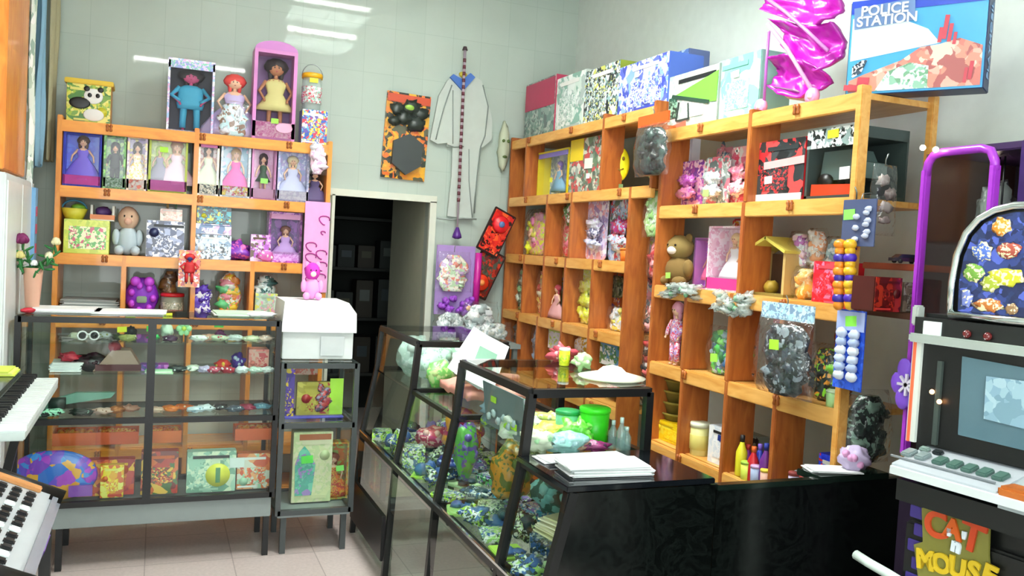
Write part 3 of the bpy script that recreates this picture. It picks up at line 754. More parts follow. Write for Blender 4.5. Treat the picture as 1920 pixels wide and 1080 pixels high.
lump_bag('L', (402, 186, 474, 242), T0, 'clear crinkled bag with grey and brown toy pieces in front of the red-haired doll', ['#d8dce8', '#8a6a58', '#b8d8e0', '#dfe8ea'], off=0.02, d=0.07, n=6)
# arched pink box with a tall doll
t = window_box('L', (475, 94, 556, 252), T0, 'tall arched pink box with a dark-haired doll in a yellow top', '#d884c8', '#7a4a86',
               [dict(h=0.90, dress='#d8cc84', hair='#241418', style='short', wide=1.5, x=0.04, z=0.06, arms=0.25, skin=mat('#b87850', 0.6), name='doll')], off=0.04, d=0.14, base=['#e89ac8', '#f4c8dc', '#d868a8'], tag=('#9be04a', 0.02, 0.22), thin=0.02)
loc, rz, w, h = slot('L', (475, 94, 556, 252), T0, 0.04)
MB().prism([(w/2*cos(pi*i/10), w*0.22*sin(pi*i/10)) for i in range(11)], 0.14, Matrix.Translation((0, 0, h))).build('arched_top', mat('#c878c4', 0.4), t)
MB().prism([(w*0.2*cos(2*pi*i/12)+w*.24, h*.15+h*0.055*sin(2*pi*i/12)) for i in range(12)], 0.006, Matrix.Translation((0, -0.006, 0))).build('pink_badge', mat('#f0b0d0', 0.5), t)
# bucket with a handle on a small printed box
loc, rz, w, h = slot('L', (566, 206, 614, 254), T0, 0.05)
t = carton('L', (566, 206, 614, 254), T0, 'small blue and red printed box under the tub with a yellow lid', 'toy box', ['#2f5fb8', '#d83a4a', '#e8e4e8', '#58b0d8', '#f2d84a', '#6a58b0'], '#8898c8', off=0.05, d=0.12, scale=26)
loc2, _, w2, h2 = slot('L', (568, 136, 612, 206), T0+h, 0.05)
tb = tub((loc2.x-0.008, loc2.y+0.06, T0+h+0.001), 0.06, h2, '#d8e2dc', '#f0b41e', 'clear tub with a yellow lid and wire handle on the small printed box', labelc=['#e8ecec', '#c8485a', '#9ac8b8'], mt=clear('frosted_tub', (0.9, 0.97, 0.95), 0.35, '#dfece6'))
MB().tube([(0.062*cos(a), 0, h2*0.92+0.075*sin(a)) for a in [pi*i/12 for i in range(13)]], 0.003, 6).build('handle', STEEL, tb)
MB().box((0, -0.064, h2*0.78), (0.05, 0.003, 0.026)).build('price_tag', YEL, tb)
# ------------------------------------------------------------------ left unit row 1 : boxed dolls
Z1 = ZL[1]; G = 'boxed dolls on the shelves'
window_box('L', (118, 248, 190, 344), Z1, 'dark blue box with a doll in a purple gown above a pink base', '#2a3ad8', ['#2038d0', '#3058e0', '#2440d8'], [dict(h=0.90, dress='#7a62e0', hair='#5a3a2a', wide=1.2, arms=0.9, z=0.08)], base='#f050c8', group=G)
window_box('L', (194, 254, 236, 346), Z1, 'green box with a doll dressed in black beside the dark blue doll box', ['#58a83a', '#8ad05a', '#3a6a3a'], ['#7ac84a', '#3a7a3a', '#a8d860'], [dict(h=0.86, dress='#161a1c', hair='#111111', style='suit', z=0.06)], base=['#4a7a4a', '#a8c8b0'], group=G)
window_box('L', (238, 256, 276, 348), Z1, 'box with a dark-haired doll in a white and yellow gown', ['#e8d8e0', '#f0e0a0', '#c0a8c8'], ['#9a78b0', '#e0d0e8', '#e8d878'], [dict(h=0.84, dress=['#f2e6d8', '#f4d04a', '#f2f2ea'], hair='#3a2420', z=0.1)], base=['#f6ece0', '#e86a4a', '#f2d8d0'], group=G)
window_box('L', (279, 250, 352, 350), Z1, 'wide lime and pink box with two small dolls and a green tag', '#b8c83a', ['#b8c83a', '#d8e060', '#a0b038'], [dict(h=0.66, x=-0.22, dress='#9a98b0', hair='#c8e858', z=0.14), dict(h=0.82, x=0.22, dress='#f0d8e8', hair='#b07a50', z=0.1, wide=1.3)], base='#e06ac0', head='#e878b8', tag=('#b4f03a', -0.12, 0.72), group=G)
window_box('L', (371, 262, 411, 360), Z1, 'white box with a dark-haired doll under a pink arch', ['#f4ecdc', '#f8f4ec', '#f0dcc8'], ['#c8685a', '#e8c8c0'], [dict(h=0.86, dress='#d8e4c8', hair='#2a1a1a', z=0.1)], base=['#f6f2e2', '#3a4a48', '#f2e8c8'], head='#e87ac0', group=G)
window_box('L', (414, 266, 470, 364), Z1, 'pale blue box with a doll in a bright pink gown', ['#cfe0e8', '#e8f0f4', '#b8c8e0'], ['#78b0c8', '#c8e0f0', '#e8c8e0'], [dict(h=0.84, dress='#e448a8', hair='#c89a60', x=0.02, z=0.08, wide=1.1)], base=['#e8eef6', '#e8d04a', '#c8507a'], group=G)
window_box('L', (472, 276, 518, 366), Z1, 'narrow pink box with a doll in black and green', '#e49ad0', ['#f0c0e0', '#e8a8d0'], [dict(h=0.84, dress='#2a4a30', hair='#3a1a24', style='short', z=0.08)], base='#eab4dc', tag=('#98e86a', 0.02, 0.36), group=G)
window_box('L', (521, 280, 580, 370), Z1, 'lilac box with a fair-haired doll in a silver grey gown', ['#b8b0dc', '#d8d4f0', '#9aa8d0'], ['#b0b8e0', '#e8e8f8', '#c8b8e8'], [dict(h=0.86, dress='#c8cce8', hair='#e8d8b0', wide=1.3, z=0.05)], base=['#d0cce8', '#e8e8f8'], group=G)
doll('L', (578, 320, 602, 370), Z1, 'small dark-haired doll at the right end of the doll shelf', '#5a4a7a', '#2a2028', off=0.06, wide=1.5)
# ------------------------------------------------------------------ left unit row 2
Z2 = ZL[2]
t = carton('L', (119, 412, 205, 466), Z2, 'lime yellow case with a green picture panel on the left end of the shelf', 'toy box', ['#c8d838', '#d8e04a', '#b8cc30'], '#c8d43a', off=0.03, d=0.14, panel=(['#7ac850', '#e8f0b8', '#c8506a', '#58a850', '#f0e8c0'], 0.02, 0.47, 0.82, 0.66))
loc, rz, w, h = slot('L', (119, 412, 205, 466), Z2, 0.03)
t = thing('carry_basket', 'small yellow and blue basket on top of the lime case, left', 'basket', (loc.x-0.07, loc.y+0.07, Z2+h))
MB().lathe([(0.045, 0), (0.07, 0.06), (0.062, 0.06), (0.04, 0.008)], n=14).build('basket_body', mat('#d8d040', 0.5), t)
MB().tube([(0.062*cos(pi*i/8), 0, 0.055+0.05*sin(pi*i/8)) for i in range(9)], 0.006, 6).build('handle', mat('#3a88a8', 0.4), t)
MB().ball((0.02, -0.01, 0.065), (0.04, 0.035, 0.022), 10, 0.3).build('filling', mat('#7ab83a', 0.5), t)
t = thing('toy_crate', 'small white and orange toy crate on top of the lime case, right', 'toy crate', (loc.x+0.075, loc.y+0.07, Z2+h))
b = MB(); b.box((0, 0, 0.012), (0.12, 0.10, 0.024)).box((-0.055, 0, 0.05), (0.012, 0.1, 0.07)).box((0.055, 0, 0.05), (0.012, 0.1, 0.07)).build('crate_body', mat('#e8e8dc', 0.5), t)
MB().box((0, -0.045, 0.02), (0.125, 0.012, 0.026)).build('front_rail', mat('#e08a5a', 0.5), t)
MB().ball((0, 0, 0.05), (0.045, 0.035, 0.03), 10, 0.4).build('filling', mat('#5a3a78', 0.5), t)
plush('L', (210, 386, 270, 466), Z2, 'pale blue and cream baby doll sitting between the lime case and the navy box', '#c4d4dc', '#dcb89c', off=0.10, cat='baby doll', ears=False, name='baby_doll', muzzle='#e8b8a0')
carton('L', (274, 414, 346, 470), Z2, 'white-edged box with a dark blue and white picture', 'toy box', ['#1c2448', '#32406c', '#9aa4c8', '#e8eaf4', '#28305a'], '#d8dce0', off=0.03, d=0.14, scale=22)
loc, rz, w, h = slot('L', (274, 414, 346, 470), Z2, 0.03)
t = carton('L', (300, 392, 342, 416), Z2+h, 'small cream box on top of the dark blue and white box', 'toy box', ['#f0d8c8', '#f6ece0', '#e8b8a8'], '#f0e0d0', off=0.05, d=0.09)
q = thing('toy_figure', 'pair of tiny figures standing on the small cream box', 'toy figure', (t.location.x, t.location.y+0.04, t.location.z+slot('L', (300, 392, 342, 416), Z2+h, 0.05)[3]))
figure_mb(0.07).build('figure_body', mat('#d8a848', 0.5), q, (-0.02, 0, 0)); figure_mb(0.06).build('figure_body', mat('#4a8a5a', 0.5), q, (0.025, 0, 0))
zz = Z2
for i, (y0, y1, pal, sd, lab) in enumerate(((440, 472, ['#28323c', '#e8f0f4', '#7a98b8', '#c8dce8'], '#9ab8d8', 'pale blue box with a dark vehicle picture, lowest of the stack'),
                                            (420, 440, ['#e8a8dc', '#f0e0f4', '#5878a8', '#f4f0f8'], '#e0b0dc', 'flat pink and white box, middle of the stack'),
                                            (386, 420, ['#183a4a', '#48b8c8', '#1c2830', '#d8d840', '#2a7888'], '#205060', 'dark teal box with a cyan picture on top of the stack'))):
    rect = (363+i*3, y0, 434, y1); hh = slot('L', rect, zz, 0.03)[3]
    carton('L', rect, zz, lab, 'toy box', pal, sd, off=0.03, d=0.15, group=None, scale=20); zz += hh+0.001
lump((0.44, LYF+0.12, Z2), (0.085, 0.07, 0.055), '#8a3ab8', 'purple and pink toy pony lying beside the blue stack', 'toy pony', 'toy_pony', None, 4, 0.6, '#f078c0')
t = carton('L', (470, 440, 508, 474), Z2, 'small purple box with brown doll picture in front of the pony cart', 'toy box', ['#b048c0', '#5a3a20', '#f0c8e8', '#d890d8'], '#c890d8', off=0.02, d=0.05)
# purple carriage pack
t = window_box('L', (504, 398, 566, 476), Z2, 'purple and pink carriage playset box at the right end of the shelf', ['#c04ac8', '#e8a0e0', '#8a2aa0'], ['#5a1a78', '#7a2a98', '#a048b8'], [dict(h=0.75, dress='#c8a0e0', hair='#8a5a48', wide=1.4, x=0.05)], off=0.05, d=0.13, head='#f0a8dc', base=['#d8a8e8', '#c078d0'])
lump((0.60, LYF+0.03, Z2), (0.05, 0.03, 0.035), '#e878c8', 'pink toy shoe beside the pony cart', 'toy shoe', 'toy_shoe', None, 9, 0.4, '#ffffff')
# ------------------------------------------------------------------ left unit row 3
Z3 = ZL[3]
for i in range(3):
    papers((-0.335, LYF+0.16, Z3+0.001+i*0.030), 0.30-0.01*i, 0.22, 6, ['lowest pile of pale grey card sheets on the bottom left shelf', 'middle pile of grey card sheets on the bottom left shelf', 'topmost pile of grey card sheets on the bottom left shelf'][i],
           'card sheets', cols=('#c8d0cc', '#e2e6e2', '#a8b0ae'), th=0.0048)
def toy_face(u, rect, z, label, c1, c2, c3, off=0.05):
    loc, rz, w, h = slot(u, rect, z, off); t = thing('toy_backpack', label, 'toy backpack', loc, rz)
    MB().ball((0, 0.05, h*0.47), (w*0.5, 0.05, h*0.47), 16, 0.12, 2).build('pack_body', mat(c1, 0.5), t)
    m = MB(); m.ball((-w*0.2, -0.0, h*0.85), (w*.16, .02, h*.12), 10).ball((w*0.2, -0.0, h*0.85), (w*.16, .02, h*.12), 10); m.build('pack_ears', mat(c2, 0.5), t)
    m = MB()
    for a in range(7): m.ball((w*0.33*cos(a*0.9), 0.006, h*0.45+h*0.30*sin(a*0.9)), (w*0.1, 0.02, h*0.09), 8)
    m.build('spots', mat(c2, 0.5), t)
    MB().box((0, -0.004, h*0.42), (w*0.3, 0.02, h*0.16), bev=0.005).build('badge', mat(c3, 0.4), t)
    return t
toy_face('L', (234, 516, 298, 582), Z3, 'bright purple child backpack with pink spots and ears', '#8a2ac0', '#c84ae0', '#8aa080')
lump_bag('L', (298, 498, 336, 560), Z3, 'brown toy in clear film behind the red and grey jar', ['#8a5a28', '#5a3a1c', '#a87838'], off=0.13, d=0.09, n=5)
tub(slot('L', (300, 536, 346, 590), Z3, 0.08)[0], 0.062, 0.14, '#9a9c88', '#d8232e', 'jar with a red lid and grey green body beside the purple backpack', labelc=['#8a8c78', '#c8c0a8'])
# red-blue action figure hanging in front of the shelf edge
loc, rz, w, h = slot('L', (336, 480, 374, 534), 1.24, -0.07)
loc.z = at(355, 534, Y=LYF-0.07).z
t = thing('hanging_toy_figure', 'red and blue carded toy figure hanging from the shelf edge', 'toy figure', loc)
MB().box((0, 0.02, 0.09), (0.115, 0.004, 0.21), bev=0.001).build('card', art(['#c82a2a', '#e86a30', '#e8e8f0', '#f0a030'], 22, 3), t)
add_doll(t, 0.17, '#d02a30', '#d82a2a', (0, -0.005, 0.005), mat('#2a3a8a', 0.5), 'suit', 0.7, 1.6, name='toy')
MB().tube([(0, 0.02, 0.19), (0, 0.03, 0.225), (0, 0.045, 0.225)], 0.002, 6).build('hook', STEEL, t)
lump_bag('L', (352, 530, 404, 590), Z3, 'blue violet pack with a white winged toy', ['#4a2aa8', '#f0f2fa', '#5a38b8', '#6a4ac8'], off=0.05, d=0.10, n=8, film=False)
lump_bag('L', (404, 502, 460, 580), Z3, 'bag of orange, yellow and green toy bricks', ['#f0902a', '#f4d030', '#58c078', '#f0f0e0', '#f08a9a'], off=0.05, d=0.12, n=12)
lump_bag('L', (476, 512, 524, 550), Z3+0.10, 'white and teal toy in clear film on top of the pale green box', ['#d8ece8', '#2a6a68', '#f4f8f4'], off=0.05, d=0.10, n=6)
carton('L', (478, 550, 520, 590), Z3, 'pale green box with a yellow and pink picture at the right of the bottom shelf', 'toy box', ['#a8c8b0', '#d8e070', '#e0a0b8', '#c8dccc'], '#a8bcb0', off=0.04, d=0.12)
# pink banner hanging at the end of the unit
loc, rz, w, h = slot('W', (569, 378, 616, 548), 1.30, 5.275)
loc.z = at(590, 548, Y=5.275).z; h = at(590, 378, Y=5.275).z-loc.z
t = thing('hanging_banner', 'long pink hanging banner with magenta loops beside the doorway', 'banner', (loc.x, 5.275, loc.z))
MB().box((0, 0, h/2), (w, 0.006, h), bev=0.001).build('banner_sheet', mat('#f0a6dc', 0.5), t)
for i, (sx, fz) in enumerate(((-0.2, 0.50), (-0.2, 0.38), (-0.2, 0.24), (0.25, 0.66), (0.22, 0.42), (0.25, 0.29), (0.22, 0.16), (-0.15, 0.13), (0.28, .8))):
    r = w*(0.20 if i != 3 else .08); MB().tube([(sx*w+r*cos(a)+0.2*r*sin(2*a), -0.006, fz*h+r*0.9*sin(a)) for a in [2*pi*k/14 for k in range(12)]], 0.0035, 6).build('painted_loop', mat('#b0288c', 0.5), t)
t2 = plush('W', (562, 526, 606, 562), 1.183, 'small pink and magenta plush sitting on the white box below the banner', '#f0a0dc', '#d838b8', off=4.62)
# pinkish bear and bag on the end of upper shelves
lump_bag('L', (578, 262, 616, 346), 1.98, 'pale pink bag of small toys hanging at the right end of the doll shelf', ['#f4d0e8', '#fae8f4', '#e8b0d8', '#f8f0f8'], off=-0.09, d=0.07, n=8, hang=True)

# ------------------------------------------------------------------ back wall hangings
loc, rz, w, h = slot('W', (719, 172, 802, 338), 2.0, BY-0.05); loc.z = at(760, 336, Y=BY-0.05).z
t = thing('carded_toy_set', 'tall orange and black carded toy set with a dark shield hanging above the doorway', 'carded toy', (loc.x, BY-0.06, loc.z), 0, ry=R(2.0))
h = at(760, 173, Y=BY-0.05).z-loc.z
MB().box((0, 0.045, h/2), (w, 0.012, h), bev=0.002).build('card', art(['#e8701e', '#3a3020', '#f0b020', '#20241c', '#e89a20', '#5a5a40', '#f08a28'], 12, 4.4), t)
MB().box((0, 0.035, h*0.93), (w*0.98, 0.01, h*0.09)).build('title_band', mat('#d84a1a', 0.4), t)
MB().prism([(-0.3*w, 0.43*h), (0.05*w, 0.53*h), (0.36*w, 0.43*h), (0.36*w, 0.17*h), (0.03*w, 0.05*h), (-0.3*w, 0.17*h)], 0.03, Matrix.Translation((0, 0.0, 0))).build('toy_shield', mat('#3c4444', 0.45), t)
m = MB()
for i, (fx, fz, r) in enumerate(((-.25, .80, .05), (.05, .84, .06), (.28, .78, .05), (-.1, .7, .05), (.2, .66, .06), (-.3, .66, .04))): m.ball((fx*w, 0.02, fz*h), (r, 0.02, r*.8), 9, 0.8, i)
m.build('toy_pieces', mat('#2c3630', 0.4), t)
MB().ball((0.0, 0.01, 0.83*h), (0.035, 0.014, 0.02), 10).build('toy_badge', mat('#9ac850', 0.4), t)
MB().box((0, 0.03, h*0.55), (w*0.99, 0.03, h*0.98), bev=0.01).build('clear_blister', PANE, t)
# pale robe costume on the wall with blue collar
def px_wall(u, v, d=0.03): p = at(u, v, Y=BY-d); return (p.x, p.z)
out = [(838, 152), (822, 180), (806, 262), (820, 270), (838, 268), (838, 275), (848, 276), (846, 330), (838, 405), (884, 412), (893, 330), (898, 278), (905, 276), (921, 262), (922, 225), (912, 180), (902, 152), (885, 140), (856, 138)]
op = [px_wall(*p) for p in out]; cx0, cz0 = px_wall(870, 412)
t = thing('robe_costume', 'long pale robe costume with wide sleeves hanging flat on the back wall', 'costume', (cx0, BY-0.045, cz0))
MB().prism([(x-cx0, z-cz0) for x, z in op], 0.02, Matrix.Translation((0, 0.005, 0))).build('robe', mat('#c9d2cb', 0.9), t)
seam = mat('#8b9690', 0.8)
def line(name, pts, r, m, par, y=0.0, ox=cx0, oz=cz0):
    MB().tube([(px_wall(*p)[0]-ox, y, px_wall(*p)[1]-oz) for p in pts], r, 6).build(name, m, par)
line('seam', [(846, 160), (832, 200), (820, 245), (816, 262)], 0.004, seam, t)
line('seam', [(838, 272), (850, 276), (868, 275)], 0.004, seam, t)
line('seam', [(904, 160), (914, 200), (908, 255), (900, 275), (893, 330), (888, 400)], 0.004, seam, t)
line('seam', [(878, 280), (878, 340), (884, 408)], 0.003, seam, t)
line('seam', [(848, 170), (848, 270)], 0.003, seam, t)
line('hem', [(818, 409), (845, 412), (866, 409), (892, 411)], 0.006, mat('#a8b2ac', 0.8), t)
MB().prism([(px_wall(*p)[0]-cx0, px_wall(*p)[1]-cz0) for p in ((848, 140), (842, 146), (866, 172), (889, 146), (880, 138), (865, 150))], 0.02, Matrix.Translation((0, -0.012, 0))).build('collar', mat('#4a78c8', 0.5), t)
MB().ball((px_wall(866, 141)[0]-cx0, -0.01, px_wall(866, 141)[1]-cz0), (0.03, 0.012, 0.02), 10).build('collar_knot', mat('#c8b838', 0.5), t)
a = px_wall(871, 95, .08); b2 = px_wall(856, 440, .08)
t = thing('toy_staff', 'thin red banded toy staff hanging in front of the pale robe', 'toy staff', (b2[0], BY-0.09, b2[1]))
V = Vector((a[0]-b2[0], 0, a[1]-b2[1]))
MB().tube([V*k for k in (0, .5, 1)], [0.006, 0.009, 0.010], 8).build('shaft', mat('#b8a8b4', 0.4), t)
for i in range(22): MB().tube([V*(0.18+i*0.036), V*(0.18+i*0.036+0.02)], 0.0112, 8).build('band', mat('#6a3440', 0.4), t)
MB().lathe([(0.012, -0.03), (0.034, -0.02), (0.03, 0.0), (0.01, 0.05)], n=10).build('tip', mat('#5a2a88', 0.4), t)
MB().tube([V, V*1.02], [0.02, 0.012], 8).build('finial', mat('#4a3a40', 0.4), t)
# pale green mask by the corner
loc, rz, w, h = slot('W', (935, 266, 956, 322), 2.0, BY-0.06); loc.z = at(945, 322, Y=BY-0.06).z
t = thing('toy_mask', 'small pale green face mask hanging on the back wall near the corner', 'mask', loc)
MB().ball((0, 0.02, h/2), (w/2*1.0, 0.035, h/2), 14, 0.3).build('mask_shell', mat('#c2cab0', 0.6), t)
m = MB(); m.ball((-0.015, -0.012, h*.62), (.012, .01, .012), 8).ball((0.02, -0.012, h*.62), (.012, .01, .012), 8).ball((0, -0.012, h*.3), (.018, .008, .01), 8).build('mask_features', mat('#5a7038', 0.6), t)
# ------------------------------------------------------------------ store room seen through the doorway, shade put into its dark colours
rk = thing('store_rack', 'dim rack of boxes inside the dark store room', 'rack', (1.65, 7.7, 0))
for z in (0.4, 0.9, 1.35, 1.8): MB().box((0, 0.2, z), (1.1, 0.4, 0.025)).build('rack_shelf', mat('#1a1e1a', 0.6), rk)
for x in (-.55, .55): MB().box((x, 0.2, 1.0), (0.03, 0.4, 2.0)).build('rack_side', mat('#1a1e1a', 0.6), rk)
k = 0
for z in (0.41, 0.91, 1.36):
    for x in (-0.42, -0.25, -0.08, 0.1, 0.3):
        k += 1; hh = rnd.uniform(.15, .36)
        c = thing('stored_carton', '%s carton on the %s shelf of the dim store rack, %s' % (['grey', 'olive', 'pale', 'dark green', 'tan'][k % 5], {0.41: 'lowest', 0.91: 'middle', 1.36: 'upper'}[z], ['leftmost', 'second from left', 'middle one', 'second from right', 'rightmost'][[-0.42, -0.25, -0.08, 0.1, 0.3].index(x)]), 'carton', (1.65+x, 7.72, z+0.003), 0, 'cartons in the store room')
        MB().box((0, 0.12, hh/2), (0.15, 0.22, hh), bev=0.004).build('carton_body', mat(['#2a302e', '#20241a', '#3a403a', '#141f1a', '#2e281c'][k % 5], 0.6), c)  # carton colours darkened to carry the unlit room's shade
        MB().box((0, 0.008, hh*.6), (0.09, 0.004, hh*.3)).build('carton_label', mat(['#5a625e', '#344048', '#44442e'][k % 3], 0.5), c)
# ------------------------------------------------------------------ FAR RIGHT UNIT
F0, F1, F2, F3, F4 = ZF[:5]
def on_top(rect, z, *a, **k): return carton('F', rect, z, *a, **k)
on_top((985, 150, 1040, 252), F0, 'box with a crimson upper half and grey green photo, nearest the back corner', 'toy box', ['#6a8a80', '#8aa098', '#5a6a68', '#b0b8b0'], '#b8385a', off=0.05, d=0.2, seed=2, panel=('#b83058', 0, 0.74, 0.97, 0.46))
on_top((1040, 140, 1096, 240), F0, 'white box with pale green and black skate pictures on the top', 'toy box', ['#e8f0ec', '#f4f8f6', '#8ab8a8', '#b8c8c4', '#d8e8e0'], '#c8d0cc', off=0.06, d=0.2, scale=12, seed=5)
on_top((1096, 124, 1160, 226), F0, 'box with a crowded black, white and silver picture on the top', 'toy box', ['#141c1c', '#e0eaea', '#4a6a6a', '#f0f4f4', '#20282c', '#9ac0c4', '#d8d868'], '#90a030', off=0.05, d=0.2, scale=24, seed=8)
on_top((1160, 112, 1252, 213), F0, 'large blue and white box with a small white price sticker on the top', 'toy box', ['#d8e0f4', '#3a48b8', '#eef2fa', '#5a6ad0', '#8ab0dc', '#f4f4fa'], '#4a6ac0', off=0.04, d=0.2, scale=13, seed=11, tag=('#f8faf8', -0.1, 0.75))
on_top((1215, 103, 1290, 140), F0, 'long blue grey box lying behind the large blue and white box', 'toy box', ['#6a8ac0', '#a8c0e0', '#5070b0'], '#5a6a98', off=0.26, d=0.13)
rect = (1252, 130, 1346, 246); 
N0, N1, N2, N3, N4 = ZN[:5]
t = carton('N', (1252, 132, 1346, 243), N0, 'pale box picturing a green table top game over a white photo', 'game box', ['#bccac2', '#ccd6d0', '#a8bcb4', '#d8ccc8'], '#94a098', off=0.05, d=0.16, seed=1)
loc, rz, w, h = slot('N', (1252, 132, 1346, 243), N0, 0.05)
MB().prism([(-.38*w, .62*h), (.5*w*.98, .88*h), (.48*w, .38*h), (.3*w, .40*h)], 0.002, Matrix.Translation((0, -0.004, 0))).build('green_table_picture', mat('#7ad848', 0.4), t)
MB().prism([(-.40*w, .60*h), (-.38*w, .66*h), (.36*w, .42*h), (.34*w, .36*h)], 0.003, Matrix.Translation((0, -0.006, 0))).build('table_rim_picture', mat('#2a4a3c', 0.4), t)
MB().box((-.37*w, -0.003, .42*h), (0.16*w, 0.003, .36*h)).build('side_panel_picture', art(['#2a5a48', '#8ab8a0', '#1c3c34'], 30, 2), t)
m = MB()
for a, b in (((-.24*w, .5*h), (-.28*w, .18*h)), ((-.05*w, .45*h), (-.02*w, .16*h)), ((-.28*w, .18*h), (-.02*w, .18*h))): m.bar((a[0], -.005, a[1]), (b[0], -.005, b[1]), 0.006)
m.build('table_leg_picture', mat('#3a4a44', 0.4), t)
sticker(t, -.25*w, .07*h, .35*w, .11*h, mat('#e8705a', 0.4), name='red_lettering_band')
t = carton('N', (1347, 104, 1424, 222), N0, 'big pale turquoise film wrapped play set beside the pushchair', 'toy box', ['#8ccabc', '#a4d6ca', '#b8e0d6', '#7cc0b2', '#cce8e0'], '#98ccc0', off=0.06, d=0.16, seed=14, scale=7, name='play_set', tag=('#f8faf8', -.05, .72))
# ---- toy pushchair (magenta)
PZ = N0
def PP(u, v, dx=0.05):
    p = at(u, v, X=XR+dx); return Vector((p.x, p.y, p.z))
o0 = PP(1470, 190, 0.05); o0.z = PZ
t = thing('toy_pushchair', 'magenta folding toy pushchair with pale pink frame on top of the shelves', 'toy pushchair', o0)
LO = lambda u, v, dx=0.05: PP(u, v, dx)-o0
frm = mat('#d88ad8', 0.35); pk = mat('#c010b0', 0.35, coat=0.4)
for dx in (0.04, 0.20):
    MB().tube([LO(1442, 60, dx), LO(1437, 120, dx), LO(1432, 200, dx)], 0.006, 8).build('frame_tube', mat('#b060b8', 0.35), t)
    MB().tube([LO(1440, 45, dx), LO(1475, 90, dx), LO(1524, 172, dx)], 0.0085, 8).build('frame_tube', mat('#eab0dc', 0.35), t)
    MB().tube([LO(1552, 95, dx), LO(1510, 55, dx), LO(1470, 20, dx), LO(1425, -12, dx)], 0.0075, 8).build('frame_tube', frm, t)
    for (u, v) in ((1427, 192), (1523, 178)):
        c = LO(u, v, dx); c.z = 0.033
        wh = MB(); wh.lathe([(0.010, -0.012), (0.031, -0.010), (0.033, 0), (0.031, 0.010), (0.010, 0.012)], c, 16, M=Matrix.Rotation(pi/2, 3, 'Y')); q = wh.build('wheel', mat('#f0a0d0', 0.4), t)
        MB().lathe([(0.012, -0.015), (0.012, 0.015)], c, 10, M=Matrix.Rotation(pi/2, 3, 'Y')).build('hub', mat('#f8e8f4', 0.4), q)
MB().tube([LO(1442, 60, .04), LO(1442, 60, .20)], 0.006).build('cross_tube', frm, t)
MB().tube([LO(1524, 172, .04), LO(1524, 172, .20)], 0.006).build('cross_tube', frm, t)
def cloth(pts_a, bulge, seed, nm):
    A = [LO(*p, 0.045) for p in pts_a[0]]; B = [LO(*p, 0.045) for p in pts_a[1]]
    def fn(u, v):
        ka = u*(len(A)-1); i = min(int(ka), len(A)-2); fa = ka-i
        p = A[i].lerp(A[i+1], fa).lerp(B[i].lerp(B[i+1], fa), v)
        q = noise.noise(Vector((u*5+seed, v*5, seed)))*0.05+abs(noise.noise(Vector((u*9+seed, v*7, seed*2))))*0.035
        return p+Vector((0.075*(1-(1-sin(pi*v))*bulge)+q*0.6-0.03, q*0.2, 0))
    MB().grid(22, 12, fn, (0.02, 0, 0)).build(nm, pk, t)
cloth([[(1408, -30), (1455, -34), (1505, -34), (1556, -24)], [(1425, 18), (1472, 34), (1515, 52), (1560, 34)]], 0.7, 1, 'hood')
cloth([[(1438, 34), (1474, 40), (1512, 50), (1556, 40)], [(1462, 84), (1494, 118), (1530, 136), (1567, 108)]], 0.6, 4, 'backrest')
cloth([[(1440, 108), (1474, 100), (1508, 112), (1543, 134)], [(1439, 160), (1462, 178), (1494, 184), (1530, 168)]], 0.7, 7, 'seat')
MB().grid(8, 6, lambda u, v: LO(1442+u*50, 160+v*20+u*8, 0.05)+Vector((0.1*v, 0, 0)), (0.006, 0, 0)).build('basket', mat('#e8d8ec', 0.5), t)
# ---- the police station play set
yaw = math.atan2(-0.85, 0.52); W_, H_, D_ = 0.44, 0.33, 0.11
t = thing('play_set_box', 'big blue play set box reading police station on the end of the shelves', 'toy box', (2.26, 2.46, N0+0.002), yaw)
MB().box((W_/2, D_/2, H_/2), (W_, D_, H_), bev=0.003).build('box_body', mat('#142a5c', 0.4), t)
MB().box((W_/2, -0.001, H_/2), (W_*.985, .002, H_*.985)).build('sky_print', mat('#4aa8dc', 0.3), t)
MB().prism([(.01, .12), (.30, .16), (.26, .21), (.14, .27), (.01, .27)], .001, Matrix.Translation((0, -.0032, 0))).build('cloud_print', mat('#e8f6fa', 0.35), t)
MB().prism([(.01, .01), (.43, .01), (.43, .14), (.36, .17), (.30, .155), (.24, .15), (.18, .11), (.12, .09), (.06, .07), (.01, .05)], .001, Matrix.Translation((0, -.0045, 0))).build('mountain_print', art(['#d88a78', '#e8a898', '#c8746a', '#f0c8b8', '#a85a58'], 14, 3), t)
MB().prism([(.10, .01), (.27, .01), (.27, .085), (.21, .10), (.14, .075)], .001, Matrix.Translation((0, -.0058, 0))).build('building_print', art(['#e8f0ec', '#6a9a78', '#d8e0dc', '#8ab8a0', '#c8d4d8'], 30, 6), t)
for x, z, w_, h_ in ((.30, .16, .012, .05), (.315, .17, .014, .08), (.33, .16, .012, .06), (.345, .15, .01, .04), (.40, .03, .012, .06), (.385, .02, .01, .05), (.02, .015, .05, .02), (.06, .03, .04, .03)): MB().box((x, -.007, z+h_/2), (w_, .001, h_), ry=.1).build('red_figure_print', mat('#c84858', 0.4), t)
MB().prism([(.02, .06), (.05, .075), (.07, .12), (.05, .12), (.02, .10)], .001, Matrix.Translation((0, -.0068, 0))).build('dark_vehicle_print', art(['#1c2430', '#e8ecf0', '#38485a'], 40, 2), t)
MB().box((W_/2, -.0035, H_-.022), (W_*.98, .002, .045)).build('blue_band', mat('#2848c0', 0.3), t)
bx = MB().box((.115, -.0055, H_-.055), (.20, .002, .075), ry=R(-4)).build('title_panel', mat('#6a88b8', 0.3), t)
text('title_text', 'POLICE', 0.048, WHITE, bx, (.115, -.0085, H_-.040), 0.001, bold=.001, ry=0)
